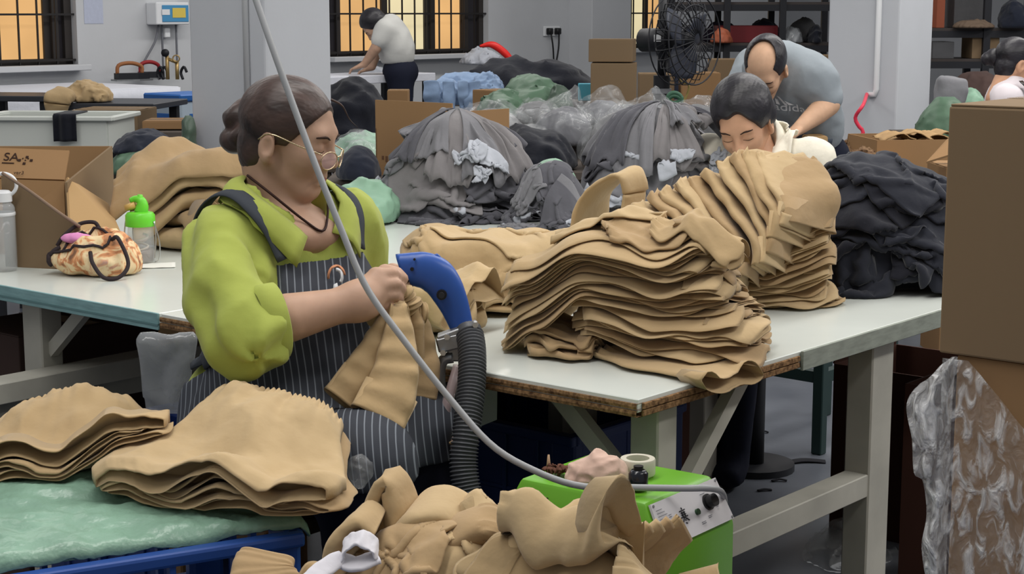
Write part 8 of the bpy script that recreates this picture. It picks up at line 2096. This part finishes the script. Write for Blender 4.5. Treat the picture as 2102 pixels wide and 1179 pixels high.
for w_ in (wrS, wrS2):
    dr2 = unit(np.array([-0.9, -0.1, -0.35])); kn = [w_ + dr2 * 0.07 + np.array([0, 0.019 * (i - 1.5), 0]) for i in range(4)]
    aS += [s_caps(w_, k_, 0.022, 0.013) for k_ in kn] + [finger([k_, k_ + dr2 * 0.035, k_ + dr2 * 0.05 - UP * 0.025], [0.0105, 0.010, 0.008]) for k_ in kn] + [finger([w_ + dr2 * 0.02, w_ + dr2 * 0.06 + np.array([0, -0.05, 0]), w_ + dr2 * 0.085 + np.array([0, -0.05, 0])], [0.014, 0.011, 0.009])]
lo_, hi_ = bounds([shS, elS, wrS, shS2, elS2, wrS2, hS_], 0.15)
obj('body', surfnet(s_union(aS, 0.008), lo_, hi_, 0.011), SKIN[0], sm, world=True)
fS0 = wS_ * [1, 1, 0]
lg = [s_ell(wS_ - UP * 0.07, (0.14, 0.16, 0.12)), s_chain([wS_ + np.array([0, -0.09, -0.1]), fS0 + np.array([0.02, -0.10, 0.48]), fS0 + np.array([0.06, -0.10, 0.07])], [0.10, 0.08, 0.065]), s_chain([wS_ + np.array([0, 0.09, -0.1]), fS0 + np.array([0.0, 0.10, 0.48]), fS0 + np.array([0.02, 0.10, 0.07])], [0.10, 0.08, 0.065])]
obj('trousers', surfnet(s_union(lg, 0.05), fS0 - np.array([0.3, 0.35, 0]), fS0 + np.array([0.35, 0.35, wS_[2] + 0.1]), 0.03), M_navy, sm, world=True)
for y in (-0.10, 0.10): obj('shoe', surfnet(s_and(s_ell(fS0 + np.array([-0.02, y, 0.04]), (0.14, 0.05, 0.06)), s_plane((0, 0, 0.002), (0, 0, -1)), 0.005), fS0 + np.array([-0.2, y - 0.1, -0.02]), fS0 + np.array([0.2, y + 0.1, 0.14]), 0.02), MATS['black_shoe'], sm, world=True)
# ---- woman at the far right
dF = 8.2
fw = thing('person', 'woman in a white top seen from behind at the far right', 'person', at(2055, 205, d=dF) * [1, 1, 0])
hF = at(2083, 128, d=dF)
fR = ypr(math.radians(18), math.radians(12), 0); fSc = 0.95
add_face(fw, hF, fR, fSc, SKIN[1])
add_hair(fw, hF, fR, fSc, hair_bun, HAIR_K, 0.006)
bF = at(2040, 118, d=dF + 0.02)
obj('hair_bun', surfnet(lambda P: np.minimum(s_ell(bF, (0.042, 0.04, 0.045))(P), s_ell(bF + np.array([-0.035, 0, -0.008]), (0.028, 0.028, 0.034))(P)) + 0.004 * perlin(P * 30), bF - 0.09, bF + 0.09, 0.008), HAIR_K, fw, world=True)
nF = at(2068, 172, d=dF)
fsF = [s_ell(nF + np.array([0.03, 0, -0.20]), (0.13, 0.19, 0.22), np.array(Matrix.Rotation(0.3, 3, 'Z'))), s_ell(nF + np.array([0.02, 0, -0.36]), (0.14, 0.18, 0.2)), s_caps(nF + np.array([-0.05, -0.16, -0.06]), nF + np.array([0.02, 0.16, -0.05]), 0.06), s_chain([nF + np.array([-0.05, -0.17, -0.07]), nF + np.array([-0.04, -0.22, -0.32])], [0.065, 0.055]), s_caps(nF + np.array([0, 0, -0.06]), nF + np.array([0.01, 0, 0.02]), 0.08, 0.058)]
fF_, bF_ = body_mesh(fsF, 0.06, 0.02, 0.012, 7, 9.0)
obj('top', surfnet(fF_, nF - np.array([0.32, 0.38, 0.6]), nF + np.array([0.32, 0.38, 0.12]), 0.016), mat('white_top', rgb(218, 210, 214), 0.85, 0.15, var=0.05, vscale=8), fw, world=True)
obj('apron_strap', strip_on(bF_, [nF + np.array([0.05, -0.12, 0.0]), nF + np.array([-0.02, -0.16, -0.05]), nF + np.array([-0.04, -0.18, -0.2])], 0.05, 16, 0.022), M_blk, fw, world=True)
obj('body', surfnet(s_union([s_caps(hF + fR @ np.array([-0.03, 0, -0.04]), nF + np.array([0.01, 0, -0.04]), 0.052, 0.058), s_chain([nF + np.array([-0.04, -0.22, -0.30]), nF + np.array([0.16, -0.18, -0.36])], [0.042, 0.026])], 0.02), nF - np.array([0.2, 0.3, 0.45]), nF + np.array([0.25, 0.2, 0.16]), 0.014), SKIN[1], fw, world=True)
fF0 = nF * [1, 1, 0]
obj('skirt', surfnet(s_union([s_ell(nF * [1, 1, 0] + UP * 0.62, (0.17, 0.2, 0.15)), s_caps(fF0 + np.array([0, -0.08, 0.55]), fF0 + np.array([0.05, -0.09, 0.08]), 0.1, 0.06), s_caps(fF0 + np.array([0, 0.08, 0.55]), fF0 + np.array([0.05, 0.09, 0.08]), 0.1, 0.06)], 0.06), fF0 - np.array([0.3, 0.35, -0.0]), fF0 + np.array([0.3, 0.35, 0.85]), 0.03), M_navy, fw, world=True)
